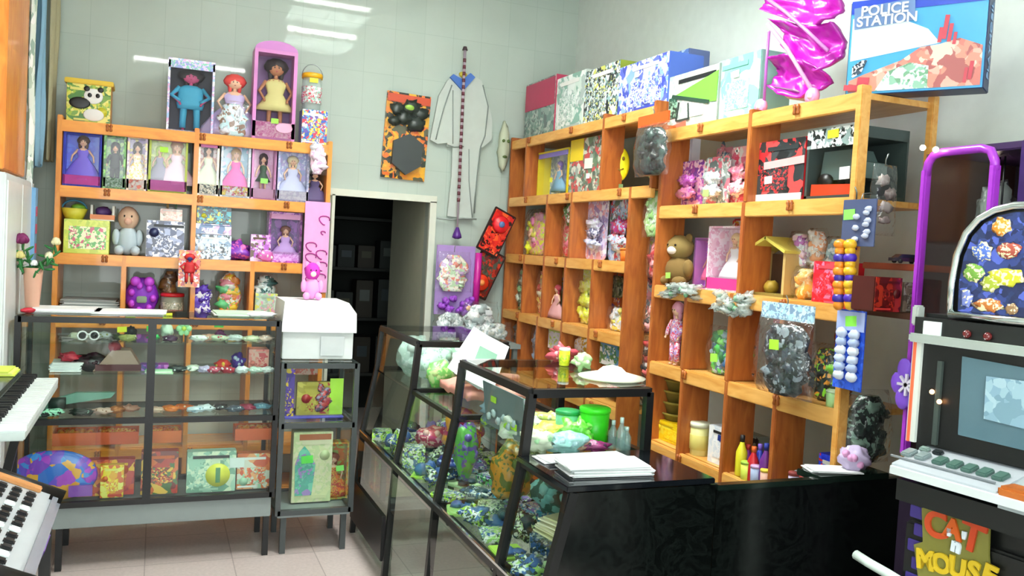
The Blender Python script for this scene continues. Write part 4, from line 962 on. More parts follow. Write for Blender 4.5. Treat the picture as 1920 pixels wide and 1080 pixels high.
text('title_text', 'STATION', 0.048, WHITE, bx, (.125, -.0085, H_-.076), 0.001, bold=.001)
MB().box((.155, -.0035, H_-.125), (.10, .001, .014), ry=R(-3)).build('price_strip', WHITE, t)
text('spine_text', 'PLAYMOBIL', 0.05, mat('#8ab0d8', 0.4), t, (W_+.002, D_/2, H_/2), 0.001, rx=pi/2, rz=pi/2, ry=0).rotation_euler = (pi/2, -pi/2, pi/2)

# ---------------- far unit row 1
lump_bag('F', (970, 284, 996, 368), F1, 'narrow pale green pack in the end cell beside the corner', ['#b8d0b8', '#d8e8d0', '#8ab098'], off=0.08, d=0.08, n=6, film=False)
window_box('F', (1008, 282, 1064, 362), F1, 'yellow framed box picturing a doll in pale blue', '#e8d020', ['#a8c0e8', '#e8ecf4', '#9aa8e0', '#c8d8f0'], [dict(h=0.75, dress='#88b8d8', hair='#8a68c0', wide=1.6, z=.05)], off=0.05, d=0.1, head='#8a78c8', tag=('#e8e840', 0.0, 0.35))
t = carton('F', (1068, 258, 1132, 350), F1, 'yellow and grey box with a white price sticker beside the blue doll box', 'toy box', ['#6a8a6a', '#c8484a', '#9aa8a0', '#5a6a5a', '#d8d8c8'], '#e8c818', off=0.05, d=0.12, tag=('#f8f8f8', 0.1, 0.3), panel=('#f0d020', -.28, .8, .38, .4))
sticker(t, 0.04, 0.17, 0.1, 0.06, mat('#f0f0e8', 0.4), name='white_panel')
p_ = slot('F', (1148, 262, 1178, 322), F1, 0.10)
t = thing('smiling_disc', 'bright yellow oval toy face in the dark end cell', 'toy', (p_[0].x, p_[0].y, F1+0.02), -0.45)
MB().ball((0, 0, 0.13), (0.055, 0.02, 0.095), 18).build('disc', mat('#f2f020', 0.4), t)
m = MB(); m.ball((-.012, -.02, .16), (.008, .006, .012), 8).ball((.018, -.02, .16), (.008, .006, .012), 8).tube([(-.02, -.02, .11), (0, -.022, .095), (.022, -.02, .105)], .004, 6).build('face_print', mat('#8a6a10', 0.4), t)
MB().box((0, 0.0, 0.0), (0.05, 0.04, 0.04)).build('foot', mat('#6a8a50', 0.5), t)
# black bag hanging from the top of the far unit
l_, r_, w_, h_ = slot('F', (1176, 208, 1238, 345), 1.97, -0.06)
t = lump_bag('F', (1176, 212, 1236, 346), 1.99, 'black bagged costume set with an orange header hanging at the end of the taller shelves', ['#10181a', '#1e2a2c', '#28423c', '#161c1e', '#0c1012', '#3a4a48', '#0e1416'], off=-0.13, d=0.10, head='#d8581c', n=11, hang=True, taper=1.0, film=True)
# ---------------- far unit row 2
GP = 'packs in the cells of the taller shelves'
def fcell(rect, z, label, cols, group=None, **k): return lump_bag('F', rect, z, label, cols, group=group, **k)
t = fcell((968, 388, 1024, 482), F2, 'large yellow and pink bag slanting in the cell by the corner', ['#e8f030', '#f080b8', '#f0a8c8', '#e8e860', '#f4c0a0', '#b8e858'], off=0.03, d=0.12, n=9)
fcell((1042, 388, 1072, 484), F2, 'narrow red and pink pack next to the yellow and pink bag', ['#d84a5a', '#e87a98', '#b8c8a0', '#c83a48'], off=0.06, d=0.08, n=7, film=True)
blister('F', (1086, 372, 1124, 480), F2, 'lavender and white carded toy in the wide middle cell', ['#d8c8e8', '#f0ecf8', '#a890c8', '#e8a8b8'], ['#c8d0e8', '#5a5a78', '#e8e8f0'], off=0.04, tag=None)
blister('F', (1128, 372, 1180, 468), F2, 'blue grey and red carded toy with magenta spectacles at the bottom of the card', ['#b8c8e8', '#d84858', '#e0e8f4', '#88a0c8', '#6a8878'], ['#e0e8f0', '#c83a90'], off=0.06, tag=None)
tub(Vector((2.31, ry(1160, 470), F2)), 0.045, 0.07, '#e87a2a', '#f08a3a', 'small orange pot at the foot of the magenta spectacles card')
# hanging green monster pack + red heart in the gap
t = lump_bag('F', (1204, 384, 1244, 456), 1.60, 'pale green and white pack hanging in the gap between the two shelving units', ['#b8e898', '#e8f8e8', '#a0d880', '#d8f0c8'], off=0.01, d=0.06, n=6, hang=True)
t.location.y = 3.76; t.location.z = 1.70
t = lump_bag('F', (1206, 464, 1240, 520), 1.45, 'small red and pink pack hanging below the pale green one in the gap', ['#d03040', '#f0a0a8', '#a02030'], off=0.04, d=0.06, n=5, hang=True); t.location.y = 3.76; t.location.z = 1.50
t = lump_bag('F', (1180, 560, 1222, 620), 1.2, 'pink and black pack hanging in the lower part of the gap', ['#f0a8a8', '#283030', '#e8e0d8', '#4a5050'], off=0.05, d=0.07, n=7, hang=True); t.location.y = 3.76; t.location.z = 1.22
t = lump_bag('F', (1180, 620, 1220, 700), 1.0, 'red, white and dark pack lowest in the gap between the shelving units', ['#d86a6a', '#20282c', '#f0e8e8', '#a83a3a'], off=0.05, d=0.08, n=8, hang=True); t.location.y = 3.76; t.location.z = 0.98
# ---------------- far unit row 3
fcell((958, 492, 986, 572), F3, 'dark green and white pack in the end cell of the third row', ['#3a6a58', '#d8e8d8', '#2a4a40', '#8ac890'], off=0.05, d=0.08, n=8)
fcell((996, 498, 1022, 592), F3, 'slim cream and yellow pack topped with red', ['#f0e0a0', '#f4d868', '#f0e8c8', '#d8504a'], off=0.05, d=0.08, n=6)
doll('F', (1028, 534, 1060, 600), F3, 'small pink and green doll with brown hair in the third row', '#d8a0a0', '#a83a48', off=0.05, wide=1.6)
fcell((1034, 500, 1058, 540), F3+0.20, 'yellow pack hanging above the pink and green doll', ['#f0d040', '#e8b830'], off=0.12, d=0.06, n=4, hang=True)
t = blister('F', (1074, 502, 1110, 614), F3, 'lime yellow shield toy on a pale card in the third row', ['#f0f0a0', '#e8f040', '#d8e8b0', '#f4f4d0'], ['#e4f028', '#d8e040', '#f0f080'], off=0.05, toyw=.7, toyh=.75)
fcell((1124, 572, 1166, 632), F3, 'white and pale blue crumpled pack in the last cell of the third row', ['#f0f4f8', '#d8e4f0', '#e8d860', '#f4f4f4', '#c8d0dc'], off=0.04, d=0.10, n=8)
fcell((1128, 512, 1164, 572), F3+0.17, 'dark olive and grey toy pack above the white crumpled pack', ['#5a6040', '#8a8468', '#3a3c38'], off=0.12, d=0.07, n=5, film=False, hang=True)
# ---------------- far unit row 4
fcell((946, 600, 974, 690), F4+0.08, 'silver and white pack in the end cell of the fourth row', ['#c8d0cc', '#e8ecec', '#9aa8a8', '#5a6868'], off=0.05, d=0.09, n=7)
fcell((986, 602, 1010, 692), F4+0.06, 'narrow pale blue and white pack in the fourth row', ['#a8c8e8', '#e8f0f8', '#7aa0c8'], off=0.05, d=0.08, n=6)
fcell((1030, 636, 1056, 700), F4+0.06, 'small teal and grey pack in the fourth row', ['#7ab0b0', '#c8e0dc', '#4a7078'], off=0.05, d=0.08, n=5)
fcell((1070, 640, 1108, 712), F4+0.06, 'blue, violet and white pack in the fourth row', ['#4a50a8', '#e0e0f0', '#8a68b8', '#c8d0e8'], off=0.05, d=0.08, n=7)
fcell((1114, 662, 1162, 728), F4+0.06, 'heap of pink wrapped toys in the last cell of the fourth row', ['#f090a8', '#f8b8c8', '#e86a88', '#f0f0f0'], off=0.04, d=0.11, n=9)

# ================= NEAR UNIT row 1
blister('N', (1258, 300, 1302, 376), N1, 'pink and purple carded doll at the far end of the top row', ['#e89ab8', '#a848a0', '#f0c8d8', '#7a3a98'], ['#f08ab0', '#b850b8'], off=0.05)
blister('N', (1303, 292, 1350, 378), N1, 'grey and white carded toy with two green price stickers', ['#a8b8b0', '#e8ecec', '#e8788a', '#7a8a88'], ['#e8e8f0', '#b8c0c8'], off=0.05, tag=('#a8e878', 0, 0.25))
l_ = blister('N', (1352, 272, 1400, 382), N1, 'pink and white carded doctor set with a white cross', ['#f07898', '#f8c0c8', '#e85a78', '#f4f0f0'], ['#f0f0f4', '#e87a98'], off=0.08)
m = MB().box((0.02, -0.003, 0.235), (0.03, 0.004, 0.01)).box((0.02, -0.003, 0.235), (0.01, 0.004, 0.03)).build('white_cross', WHITE, l_)
t = carton('N', (1416, 262, 1508, 374), N1, 'big red and dark box with white lettering bands and a white price sticker', 'toy box', ['#2c3436', '#c82830', '#3a4446', '#e04848', '#1c2224'], '#c01c24', off=0.03, d=0.22, seed=9, scale=9, tag=('#f8faf8', -.18, .36))
l2, r2, w2, h2 = slot('N', (1416, 262, 1508, 374), N1, 0.03)
MB().box((0.1*w2, -0.003, .62*h2), (.8*w2, .003, .12*h2), ry=R(-3)).build('lettering_band', mat('#f0b0b0', 0.4), t)
MB().box((0, -0.003, .07*h2), (.96*w2, .003, .12*h2)).build('lettering_band', mat('#f4ecec', 0.4), t)
# clear vehicle case
l2, r2, w2, h2 = slot('N', (1512, 242, 1612, 366), N1, 0.03)
t = thing('vehicle_window_box', 'clear fronted dark box with a grey toy vehicle and a white price sticker', 'toy box', l2, r2)
b = MB()
b.box((0, 0.22, h2/2), (w2, 0.008, h2)).box((0, 0.11, h2-.02), (w2, 0.22, 0.04)).box((-w2/2+.006, .11, h2/2), (.012, .22, h2)).box((0, .11, .008), (w2, .22, .016)).build('tray', mat('#3a4644', 0.4), t)
MB().box((0.02, 0.004, 0.03), (w2*.9, 0.006, 0.05), ry=R(2)).build('red_base_band', mat('#e8401c', 0.4), t)
MB().box((0, -0.0, h2-.03), (w2, 0.004, 0.07)).build('top_band', art(['#dfe6e6', '#1c2424', '#8aa0a0', '#e8ecec'], 26, 4), t)
MB().prism([(-.42*w2, .3*h2), (.42*w2, .3*h2), (.42*w2, .52*h2), (.25*w2, .56*h2), (.16*w2, .72*h2), (-.36*w2, .72*h2)], 0.10, Matrix.Translation((0, .05, 0))).build('toy_vehicle', mat('#5a6e6a', 0.3), t)
for x in (-.26, .26): MB().lathe([(.001, -.02), (.032, -.02), (.032, .02), (.001, .02)], (x*w2, .05, .27*h2), 12, M=Matrix.Rotation(pi/2, 3, 'X')).build('vehicle_wheel', BLACK, t)
MB().box((0, 0.0, h2*.45), (w2*.98, .002, h2*.78)).build('window', PANE, t)
sticker(t, .26*w2, .36*h2, .05, .045, WHITE); sticker(t, 0.0, .93*h2, .055, .03, YEL)
# row 2
plush('N', (1244, 440, 1306, 540), N2, 'olive brown plush animal at the far end of the second row', '#7a6030', '#8a7440', tag=('#a0d860', .0, .2))
window_box('N', (1326, 424, 1388, 540), N2, 'pink doll box with a fair doll in white above a magenta base', ['#f0c8d8', '#f8e8f0', '#e8b0c8'], ['#f0d0d8', '#f8e0e8'], [dict(h=.8, dress='#f4f0f4', hair='#f0d8a8', wide=1.5, z=.12)], off=0.05, d=.12, base='#d83a90', thin=.008)
window_box('N', (1300, 446, 1334, 544), N2, 'narrow lilac and pink box leaning beside the pink doll box', '#d890e0', ['#c878d8', '#f0b0d8'], [dict(h=.7, dress='#e86aa0', hair='#d8502a', z=.1)], off=0.10, d=.07)
# toy house
l2, r2, w2, h2 = slot('N', (1402, 440, 1474, 546), N2, 0.06)
t = thing('toy_stable', 'open wooden toy stable with a slanting yellow roof', 'toy house', l2, r2)
for x in (-.45, .45): MB().box((x*w2, .06, h2*.38), (.014, .12, h2*.76)).build('wall', mat('#c8a868', 0.6), t)
MB().box((0, .115, h2*.35), (w2*.9, .008, h2*.7)).build('back_wall', mat('#6a4a38', 0.6), t)
MB().box((0, .06, .006), (w2, .13, .012)).build('base', mat('#8a7838', 0.6), t)
for s in (-1, 1): MB().box((s*.25*w2, .06, h2*.84), (.58*w2, .15, .012), ry=s*R(24)).build('roof', mat('#d8c858', 0.6), t)
MB().ball((-.1*w2, .05, .035), (.03, .03, .03), 9, .5, 2).build('toy_animal', mat('#a88a28', 0.6), t)
for i, (rect, cols, lab) in enumerate((((1462, 430, 1500, 506), ['#f0f0f4', '#c878c8', '#e8c8d8', '#e0e8e8'], 'white and lilac plush pack at the left of the pile'),
                                       ((1496, 424, 1532, 500), ['#f4f4f0', '#f0a878', '#e8e0d8'], 'white and orange plush pack in the middle of the pile'),
                                       ((1528, 440, 1572, 500), ['#a8c8d0', '#e0ecf0', '#88a8b8'], 'pale blue plush pack at the right of the pile'))):
    lump_bag('N', (rect[0], rect[1], rect[2], rect[3]), N2+(0.12), lab, cols, off=0.10+.01*i, d=.10, n=7)
lump_bag('N', (1468, 496, 1512, 556), N2, 'orange and yellow bagged pieces under the white plush packs', ['#f0a030', '#f0b860', '#e8e0a0'], off=0.06, d=.11, n=6)
carton('N', (1524, 490, 1572, 560), N2, 'bright red box with pink bubble picture at the end of the second row', 'toy box', ['#e82038', '#f04858', '#f078a0', '#e81828'], '#d02030', off=0.03, d=.12, scale=26)
# row 3
doll('N', (1244, 566, 1292, 676), N3, 'pink and lilac rag doll hanging head up in the first cell of the third row', ['#e890a8', '#b898d8', '#f0e0e8', '#d8405a'], '#e8a0b8', off=0.03, wide=1.2, style='suit')
lump_bag('N', (1238, 590, 1262, 672), N3, 'thin blue and grey pack standing behind the rag doll', ['#5878a8', '#3a4858', '#8aa8c8'], off=0.12, d=.06, n=5)
lump_bag('N', (1308, 608, 1366, 692), N3, 'green and blue bagged toy with a clear bubble in the second cell', ['#48c850', '#2a5a8a', '#80e070', '#3a8a58', '#a8c8d8'], off=0.03, d=.11, n=10, tag=('#a0f050', .1, .35))
# bunches of white film flowers on the rail
for i, (rect, lab) in enumerate((((1336, 538, 1400, 592), 'crumpled bunch of clear and white film on the rail under the pink doll box'), ((1236, 524, 1306, 560), 'crumpled clear film bag on the rail at the far end of the second row'))):
    l2, r2, w2, h2 = slot('N', rect, N2-.08, -0.05); l2.z = at(rect[0], rect[3], X=XR-.05).z
    h2 = at(rect[0], rect[1], X=XR-.05).z-l2.z
    t = thing('film_bundle', lab, 'plastic bundle', l2, r2)
    q = MB()
    for k in range(22): q.ball((rnd.uniform(-.4, .4)*w2, rnd.uniform(-.01, .04), rnd.uniform(.15, .85)*h2), (w2*.12, .022, h2*.13), 8, 1.6, k+i)
    q.build('film', clear('white_film', (0.95, 0.97, 0.96), 0.38, '#e4efea', .15, 1.6, .8), t)
    q = MB()
    for k in range(5): q.ball((rnd.uniform(-.3, .3)*w2, 0.0, rnd.uniform(.3, .7)*h2), .012, 7, .3, k)
    q.build('contents', mat('#7ab08a', .6), t)
lump_bag('N', (1396, 568, 1500, 712), N3+.02, 'large dark bagged figure set with a pale blue header and lime sticker', ['#1c2428', '#38444a', '#141a1c', '#8a98a0', '#10161a', '#2c3a4a', '#1a2226', '#28303a'], off=-0.16, d=.13, head=['#a8d0e0', '#7898b8', '#c8e0e8'], n=16, tag=('#a8f038', .08, .56), hang=True, taper=1.0)
lump_bag('N', (1380, 640, 1404, 716), N3, 'black and white pack half hidden behind the dark bagged set', ['#141c18', '#c8d8cc'], off=0.08, d=.08, n=5)
lump_bag('N', (1490, 640, 1560, 752), N3, 'dark pack with green and orange toys in the last cell of the third row', ['#101816', '#8ae030', '#1c2c28', '#e8a030', '#28403a', '#0e1414'], off=0.03, d=.13, n=12)
tub(Vector((2.28, ry(1552, 750), N3)), 0.03, 0.06, '#b8e8a0', '#d8f0c8', 'small pale green pot at the end of the third row')
# row 4
for i in range(4):
    l2, r2, w2, h2 = slot('N', (1226, 700, 1276, 790), N4, 0.08)
    t = thing('basket', 'olive woven basket in a stack at the far end, %s' % ['lowest', 'second from the bottom', 'third from the bottom', 'topmost'][i], 'basket', (l2.x+.07, l2.y, N4+.075+i*.055), 0)
    MB().lathe([(.055, 0), (.075, .05), (.08, .055), (.072, .055), (.05, .006)], n=18).build('basket_body', mat('#8a7a30', .8), t)
    MB().lathe([(.076, .046), (.083, .052), (.078, .058), (.07, .054)], n=18).build('rim', mat('#a8963c', .8), t)
carton('N', (1226, 792, 1278, 836), N4, 'bright yellow box under the olive baskets', 'box', ['#f8d818', '#f4e040', '#f0c810'], '#e8c010', off=0.06, d=.17)
t = thing('folded_umbrella', 'dark green folded umbrella leaning in the second cell of the fourth row', 'umbrella', (2.33, ry(1350, 800), N4+.003), RIGHT, rx=0)
MB().tube([(0.0, .06, .0), (-.03, .05, .12), (-.095, .04, .33)], [.012, .038, .006], 10).build('canopy', mat('#33423a', .6), t)
MB().tube([(-.01, .02, .02), (-.03, .01, .12), (-.085, .03, .30)], [.006, .014, .004], 8).build('stripe', mat('#b89a28', .6), t)
tub(Vector((2.32, at(1312, 820, X=2.32).y, N4)), .045, .15, '#dcd890', '#e8ecd0', 'pale yellow round tub with a white lid in the second cell', labelc='#d8cc70')
t = carton('N', (1328, 800, 1362, 862), N4, 'white box with a dark blue square beside the pale yellow tub', 'box', ['#f0f4f8', '#f8f8f8', '#e0e8f0'], '#dce4ec', off=0.04, d=.10)
sticker(t, .02, .12, .025, .025, mat('#203888', .4), name='blue_square')
bc = [('#e8e030', '#202020'), ('#8a2a98', '#c83a30'), ('#c8202c', '#e86a2a'), ('#3848c0', '#8a68d8'), ('#6a2a88', '#2a3aa0'), ('#58b088', '#c8d8e0')]
nm = ['lemon yellow bottle with a black cap', 'purple bottle with a red cap', 'red bottle with an orange cap', 'blue bottle with a violet cap', 'dark purple bottle with a blue cap', 'teal bottle with a pale cap']
for i, (c, l) in enumerate(bc):
    u = 1392+i*11.5; hh = (.17, .13, .14, .15, .17, .10)[i]
    tub(Vector((2.28+.03*(i % 2), at(u, 830, X=2.28+.03*(i % 2)).y, N4)), .024, hh, c, l, nm[i]+' in the third cell of the fourth row', 'bottle', 'bottles in the fourth row', 'toy_bottle', neck=True)
for i in range(3):
    tub(Vector((2.262, at(1400+i*19, 860, X=2.262).y, N4)), .022, .075, ['#d8e858', '#a8b8d8', '#e8b8a0'][i], ['#a8d048', '#c8a8d0', '#e8d040'][i], ['lime pot', 'pale blue pot', 'peach pot'][i]+' standing in front of the bottles', 'pot', 'small pots before the bottles', 'small_pot')
for i in range(5):
    tub(Vector((2.28+.03*(i % 2), at(1490+i*10.5, 870, X=2.28+.03*(i % 2)).y, N4)), .02, .10, ['#c8b8d8', '#8a3a58', '#b8c8d0', '#5a4a88', '#98c0c8'][i], ['#a04848', '#d8d8e0', '#a83a3a', '#c8c8d8', '#8a2a3a'][i],
        ['pale lilac', 'wine red', 'silver blue', 'dark violet', 'pale aqua'][i]+' cylindrical pencil tin in the last cell', 'tin', 'pencil tins in the last cell', 'pencil_tin')
carton('N', (1534, 852, 1564, 902), N4, 'small bright blue box with a red corner at the end of the fourth row', 'box', ['#2030d8', '#2840e8', '#e83020', '#3a50f0'], '#2030c8', off=0.03, d=.07, scale=30)
lump((2.42, ry(1500, 830), N4), (.04, .06, .07), '#141818', 'black toy animal in the dark back of the last cell', 'toy', 'toy_animal', None, 4, .5)
# row 5 (partly hidden)
for i, (u, c) in enumerate(((1235, '#d8b848'), (1300, '#c8c8b0'), (1385, '#b8905a'))):
    carton('N', (u, 870, u+40, 915), ZN[5], ['tan', 'grey', 'brown'][i]+' box on the lowest visible shelf behind the island', 'box', [c, '#e8e0c8'], c, off=.05, d=.15)

# ---- things hanging in front of the end post of the near unit
def hang_card(rect, X, label, pal, build=None, name='carded_toy', cat='carded toy', tag=None):
    x0, y0, x1, y1 = rect
    b = at((x0+x1)/2, y1, X=X); a = at(x0, (y0+y1)/2, X=X); c = at(x1, (y0+y1)/2, X=X); top = at((x0+x1)/2, y0, X=X)
    w, h = a.y-c.y, top.z-b.z
    t = thing(name, label, cat, b, RIGHT)
    MB().box((0, 0.0, h/2), (w, .004, h), bev=.001).build('card', mat(pal, .4) if isinstance(pal, str) else art(pal, 26, rnd.uniform(0, 9)), t)
    MB().tube([(0, 0, h-.01), (0, .01, h+.02), (0, .05, h+.025)], .002, 6).build('hook', STEEL, t)
    if tag: sticker(t, tag[1]*w, tag[2]*h, .05, .035, mat(tag[0], .5), y=-.004)
    return t, w, h
t, w, h = hang_card((1576, 374, 1638, 462), XR-.06, 'slate blue card of small white pieces with a green price tag', '#4a567a', tag=('#8af060', -.28, .68))
m = MB()
for k in range(9): m.ball(((-.05, .25, .3)[k % 3]*w, -.006, h*(.15+.08*k)), (.016, .006, .010), 7, .3, k)
m.build('toy_pieces', mat('#b8c0d8', .4), t)
t, w, h = hang_card((1560, 580, 1614, 730), XR-.07, 'blue hanging card with rows of white toys and a green price tag', ['#2a58d8', '#3a6ae8', '#2048c0'], tag=('#90f050', .02, .86))
MB().box((0, -.003, h*.86), (w*.96, .003, h*.24)).build('pale_header', mat('#a8b8e8', .4), t)
for k in range(6):
    m = MB()
    for s in (-1, 1): m.ball((s*.22*w, -.012, h*(.70-.105*k)), (.19*w, .012, .018), 9, .3, k+s)
    m.build('toy_row', mat(['#c8d4f0', '#a8b8e0', '#e0e8f8'][k % 3], .4), t)
# bead ropes
for i, (u, c1, c2) in enumerate(((1574, '#e88a1c', '#3a2a9a'), (1596, '#e8b020', '#4a2ab0'))):
    X = XR-.09; p0 = at(u+(2-4*i), 452, X=X); p1 = at(u-2, 578, X=X)
    t = thing('bead_rope', ['orange and purple bead rope hanging at the end post, left one of the pair', 'yellow and purple bead rope hanging at the end post, right one of the pair'][i], 'bead rope', p1, 0, 'bead ropes at the end post')
    V = p0-p1; MB().tube([Vector((0, 0, 0)), V], .003, 6).build('cord', BLACK, t)
    for k in range(10):
        q = V*((k+.5)/10)
        MB().ball(q, (.022, .024, .019) if k % 2 else (.018, .019, .019), 10).build('bead', mat(c1 if k % 3 != 1 else c2, .35), t)
t = lump_bag('N', (1560, 545, 1612, 590), 1.40, 'small red and orange toy tangle hanging above the blue card', ['#e84028', '#f08a20', '#c82838'], off=-.07, d=.05, n=6, film=False, hang=True); t.location.z = at(1586, 590, X=XR-.07).z
t = lump_bag('N', (1578, 400, 1608, 470), 1.6, 'dark orange and violet toy strip hanging beside the slate blue card', ['#c8581c', '#4a2a6a', '#d87828'], off=-.04, d=.04, n=6, film=False, hang=True); t.location.z = at(1592, 470, X=XR-.04).z
# ---- things hanging beside the end of the near unit (towards the purple machine)
SBZ = at(1680, 500, Y=2.12).z; SBL = at(1680, 592, Y=2.12).z-SBZ
SB = thing('wall_shelf', 'small dark wall shelf with shiny toys beyond the shelf end', 'shelf', (2.42, 2.20, SBZ))
MB().box((.09, 0, 0), (.50, .24, .022), bev=.003).build('shelf_board', mat('#8a3a1c', .5), SB)
MB().box((.09, 0, SBL), (.50, .24, .022), bev=.003).build('shelf_board', mat('#5a3420', .5), SB)
MB().box((.33, 0, SBL/2), (.02, .24, abs(SBL)), bev=.003).build('side', mat('#5a3420', .5), SB)
for i, x in enumerate((2.27, 2.38, 2.49)):
    toy_car((x, 2.14, SBZ+.012), -.3, .10, ['#2a2228', '#4a3a58', '#58303a'][i], ['black', 'slate violet', 'dark plum'][i]+' toy car on the small dark wall shelf', 'toy cars on the small wall shelf')
carton('W', (1640, 520, 1690, 590), SBZ+SBL+.012, 'deep red box standing in for a red glow on the lower wall shelf board', 'toy box', ['#7a1810', '#a82c14', '#5a1008'], '#4a120c', off=2.11, d=.10)  # a red glow on the shelf put into the box colours
carton('W', (1694, 530, 1722, 588), SBZ+SBL+.012, 'grey brown box beside the deep red one on the dark wall shelf', 'toy box', ['#8a7868', '#a8a098', '#605048'], '#6a5a4c', off=2.12, d=.10)
t = lump_bag('W', (1612, 692, 1700, 775), .99, 'dark green and black crinkled bag beyond the end of the shelves', ['#1c2824', '#283c34', '#8aa898', '#101614'], off=2.28, d=.12, n=12)
t.location.z = .915
lump_bag('W', (1640, 370, 1690, 470), 1.6, 'clear grey film bag hanging above the dark wall shelf', ['#8a7a78', '#a89c98'], off=2.25, d=.06, n=4, hang=True).location.z = 1.72

# ---- filler stock at the back of the cells
CN = [('#d84a6a', 'rose'), ('#e8e0e8', 'white'), ('#e8b030', 'amber'), ('#5a8a4a', 'green'), ('#8a5ab0', 'purple'), ('#e87a3a', 'orange'), ('#6a9ac0', 'blue'), ('#c83030', 'red'), ('#c8d848', 'lime'), ('#f0a8c0', 'pink'), ('#484048', 'charcoal'), ('#b8c8c0', 'grey')]
def filler(u, px0, px1, py, z, hgt, where, k, off=.17):
    a = at(px0, py, X=XR).y; b = at(px1, py, X=XR).y
    X = XR+off; w = (a-b)*.80
    # the seen part of a deep cell shifts with depth: keep the pack in the middle of the cell
    c1, n1 = CN[k % 12]; c2, n2 = CN[(k*5+3) % 12]
    if n1 == n2: c2, n2 = CN[(k*5+4) % 12]
    t = thing('toy_pack', '%s and %s pack %s' % (n1, n2, where), 'toy pack', (X, (a+b)/2, z), RIGHT, None)
    if k % 2:
        MB().box((0, .03, hgt/2), (w, .06, hgt), bev=.006).build('pack_body', mat(c1, .4), t)
        MB().box((0, -.001, hgt/2), (w*.94, .003, hgt*.94)).build('printed_front', art([c1, c2, '#f0ece8', c1], 24, k), t)
        MB().box((0, -.004, hgt*.82), (w*.8, .003, hgt*.16)).build('title_band', mat(c2, .4), t)
    else:
        m = MB(); m.ball((0, .04, hgt*.48), (w*.5, .04, hgt*.5), 18, .5, k); m.build('pack_body', art([c1, c2, '#f4f0f0', c2], 24, k, .35), t)
        MB().box((0, .04, hgt*.95), (w*.7, .008, hgt*.12), bev=.002).build('header_card', mat(c2, .4), t)
od = ['first', 'second', 'third', 'fourth', 'fifth', 'sixth']
k = 0
def hang_filler(*a, **kw):
    filler(*a, **kw)
for row, xs, py, z, h_, dz in (('second', (1029, 1075), 400, F2, .15, .20), ('fourth', (1010, 1055, 1106, 1162), 612, F4, .15, .20)):
    for i in range(len(xs)-1):
        filler('F', xs[i]+6, xs[i+1]-2, py, z+dz, h_, 'hanging in the %s visible cell, %s row of the taller shelves' % (od[i], row), k, .035); k += 1
for row, xs, py, z, h_ in (('top', (1252, 1300), 330, N1, .29), ('second', (1300, 1345), 420, N2, .33), ('third', (1288, 1320), 600, N3, .31), ('third', (1372, 1412), 620, N3, .31), ('third', (1470, 1512), 660, N3, .31), ('fourth', (1290, 1350), 760, N4, .12)):
    u0, u1 = xs
    a_ = {1252: 'behind the pink carded doll in the top row', 1300: 'behind the lilac box in the second row', 1288: 'behind the green bagged toy in the third row', 1372: 'behind the large dark figure set', 1470: 'behind the last dark pack of the third row', 1290: 'between the yellow tub and white box'}[u0]
    filler('N', u0, u1, py, z, h_, a_, k+2, .20 if row != 'fourth' else .24); k += 1

for row, xs, py, z in (('second', (968, 1029, 1075, 1130, 1181), 430, F2), ('third', (958, 985, 1022, 1062, 1113, 1168), 540, F3), ('fourth', (944, 974, 1010, 1055, 1106, 1162), 650, F4)):
    for i in range(len(xs)-1):
        filler('F', xs[i]+3, xs[i+1]-2, py, z, .31, 'at the back of %s cell, %s row, taller shelves' % (od[i], row), k, .20); k += 1
for xs in ((1150, 1178), (1182, 1236)): filler('F', xs[0], xs[1], 280, F1, .26, 'at the back of the top row beside the %s' % ('yellow oval face' if xs[0] == 1150 else 'hanging black bag'), k, .20); k += 1
# ------------------------------------------------------------------ ON TOP OF THE SHOWCASES
TOP1 = 1.182+0.009
for x0, x1, n, lab in ((62, 190, 3, 'thin stack of white paper on the left end of the long showcase'), (170, 315, 2, 'white paper sheets on the middle of the long showcase')):
    a, b = at(x0, 585, Y=4.58), at(x1, 585, Y=4.58)
    papers(((a.x+b.x)/2, 4.58, TOP1), (b.x-a.x)*.92, .21, n, lab, th=.006)
papers((.40, 4.58, TOP1), .24, .2, 3, 'flat pile of pale green and white sheets on the right of the long showcase', cols=('#c8e8c8', '#f0f4f0'), th=.006)
lump((0.50, 4.50, TOP1), (.07, .04, .014), '#f4f8f8', 'white crumpled paper at the right end of the long showcase', 'paper', 'crumpled_paper', None, 5, .5)
# white box on the short showcase
loc, rz, w, h = slot('C', (527, 566, 668, 676), .985, 4.46)
t = thing('white_carton', 'large white carton with a flap lid standing on the short showcase', 'carton', (loc.x, 4.46, .983))
MB().box((0, .16, .10), (w*.94, .30, .20), bev=.003).build('carton_body', mat('#dde4e2', .6), t)
MB().prism([(-w*.5, .14), (w*.5, .14), (w*.49, .24), (w*.38, .295), (-w*.47, .295)], .34, Matrix.Translation((0, -.01, 0))).build('carton_lid', mat('#f4f7f5', .5), t)
MB().box((.07, -.001, .07), (.12, .002, .10)).build('pale_panel', mat('#c8d0d0', .5), t)
t2.location.z = .983+.297
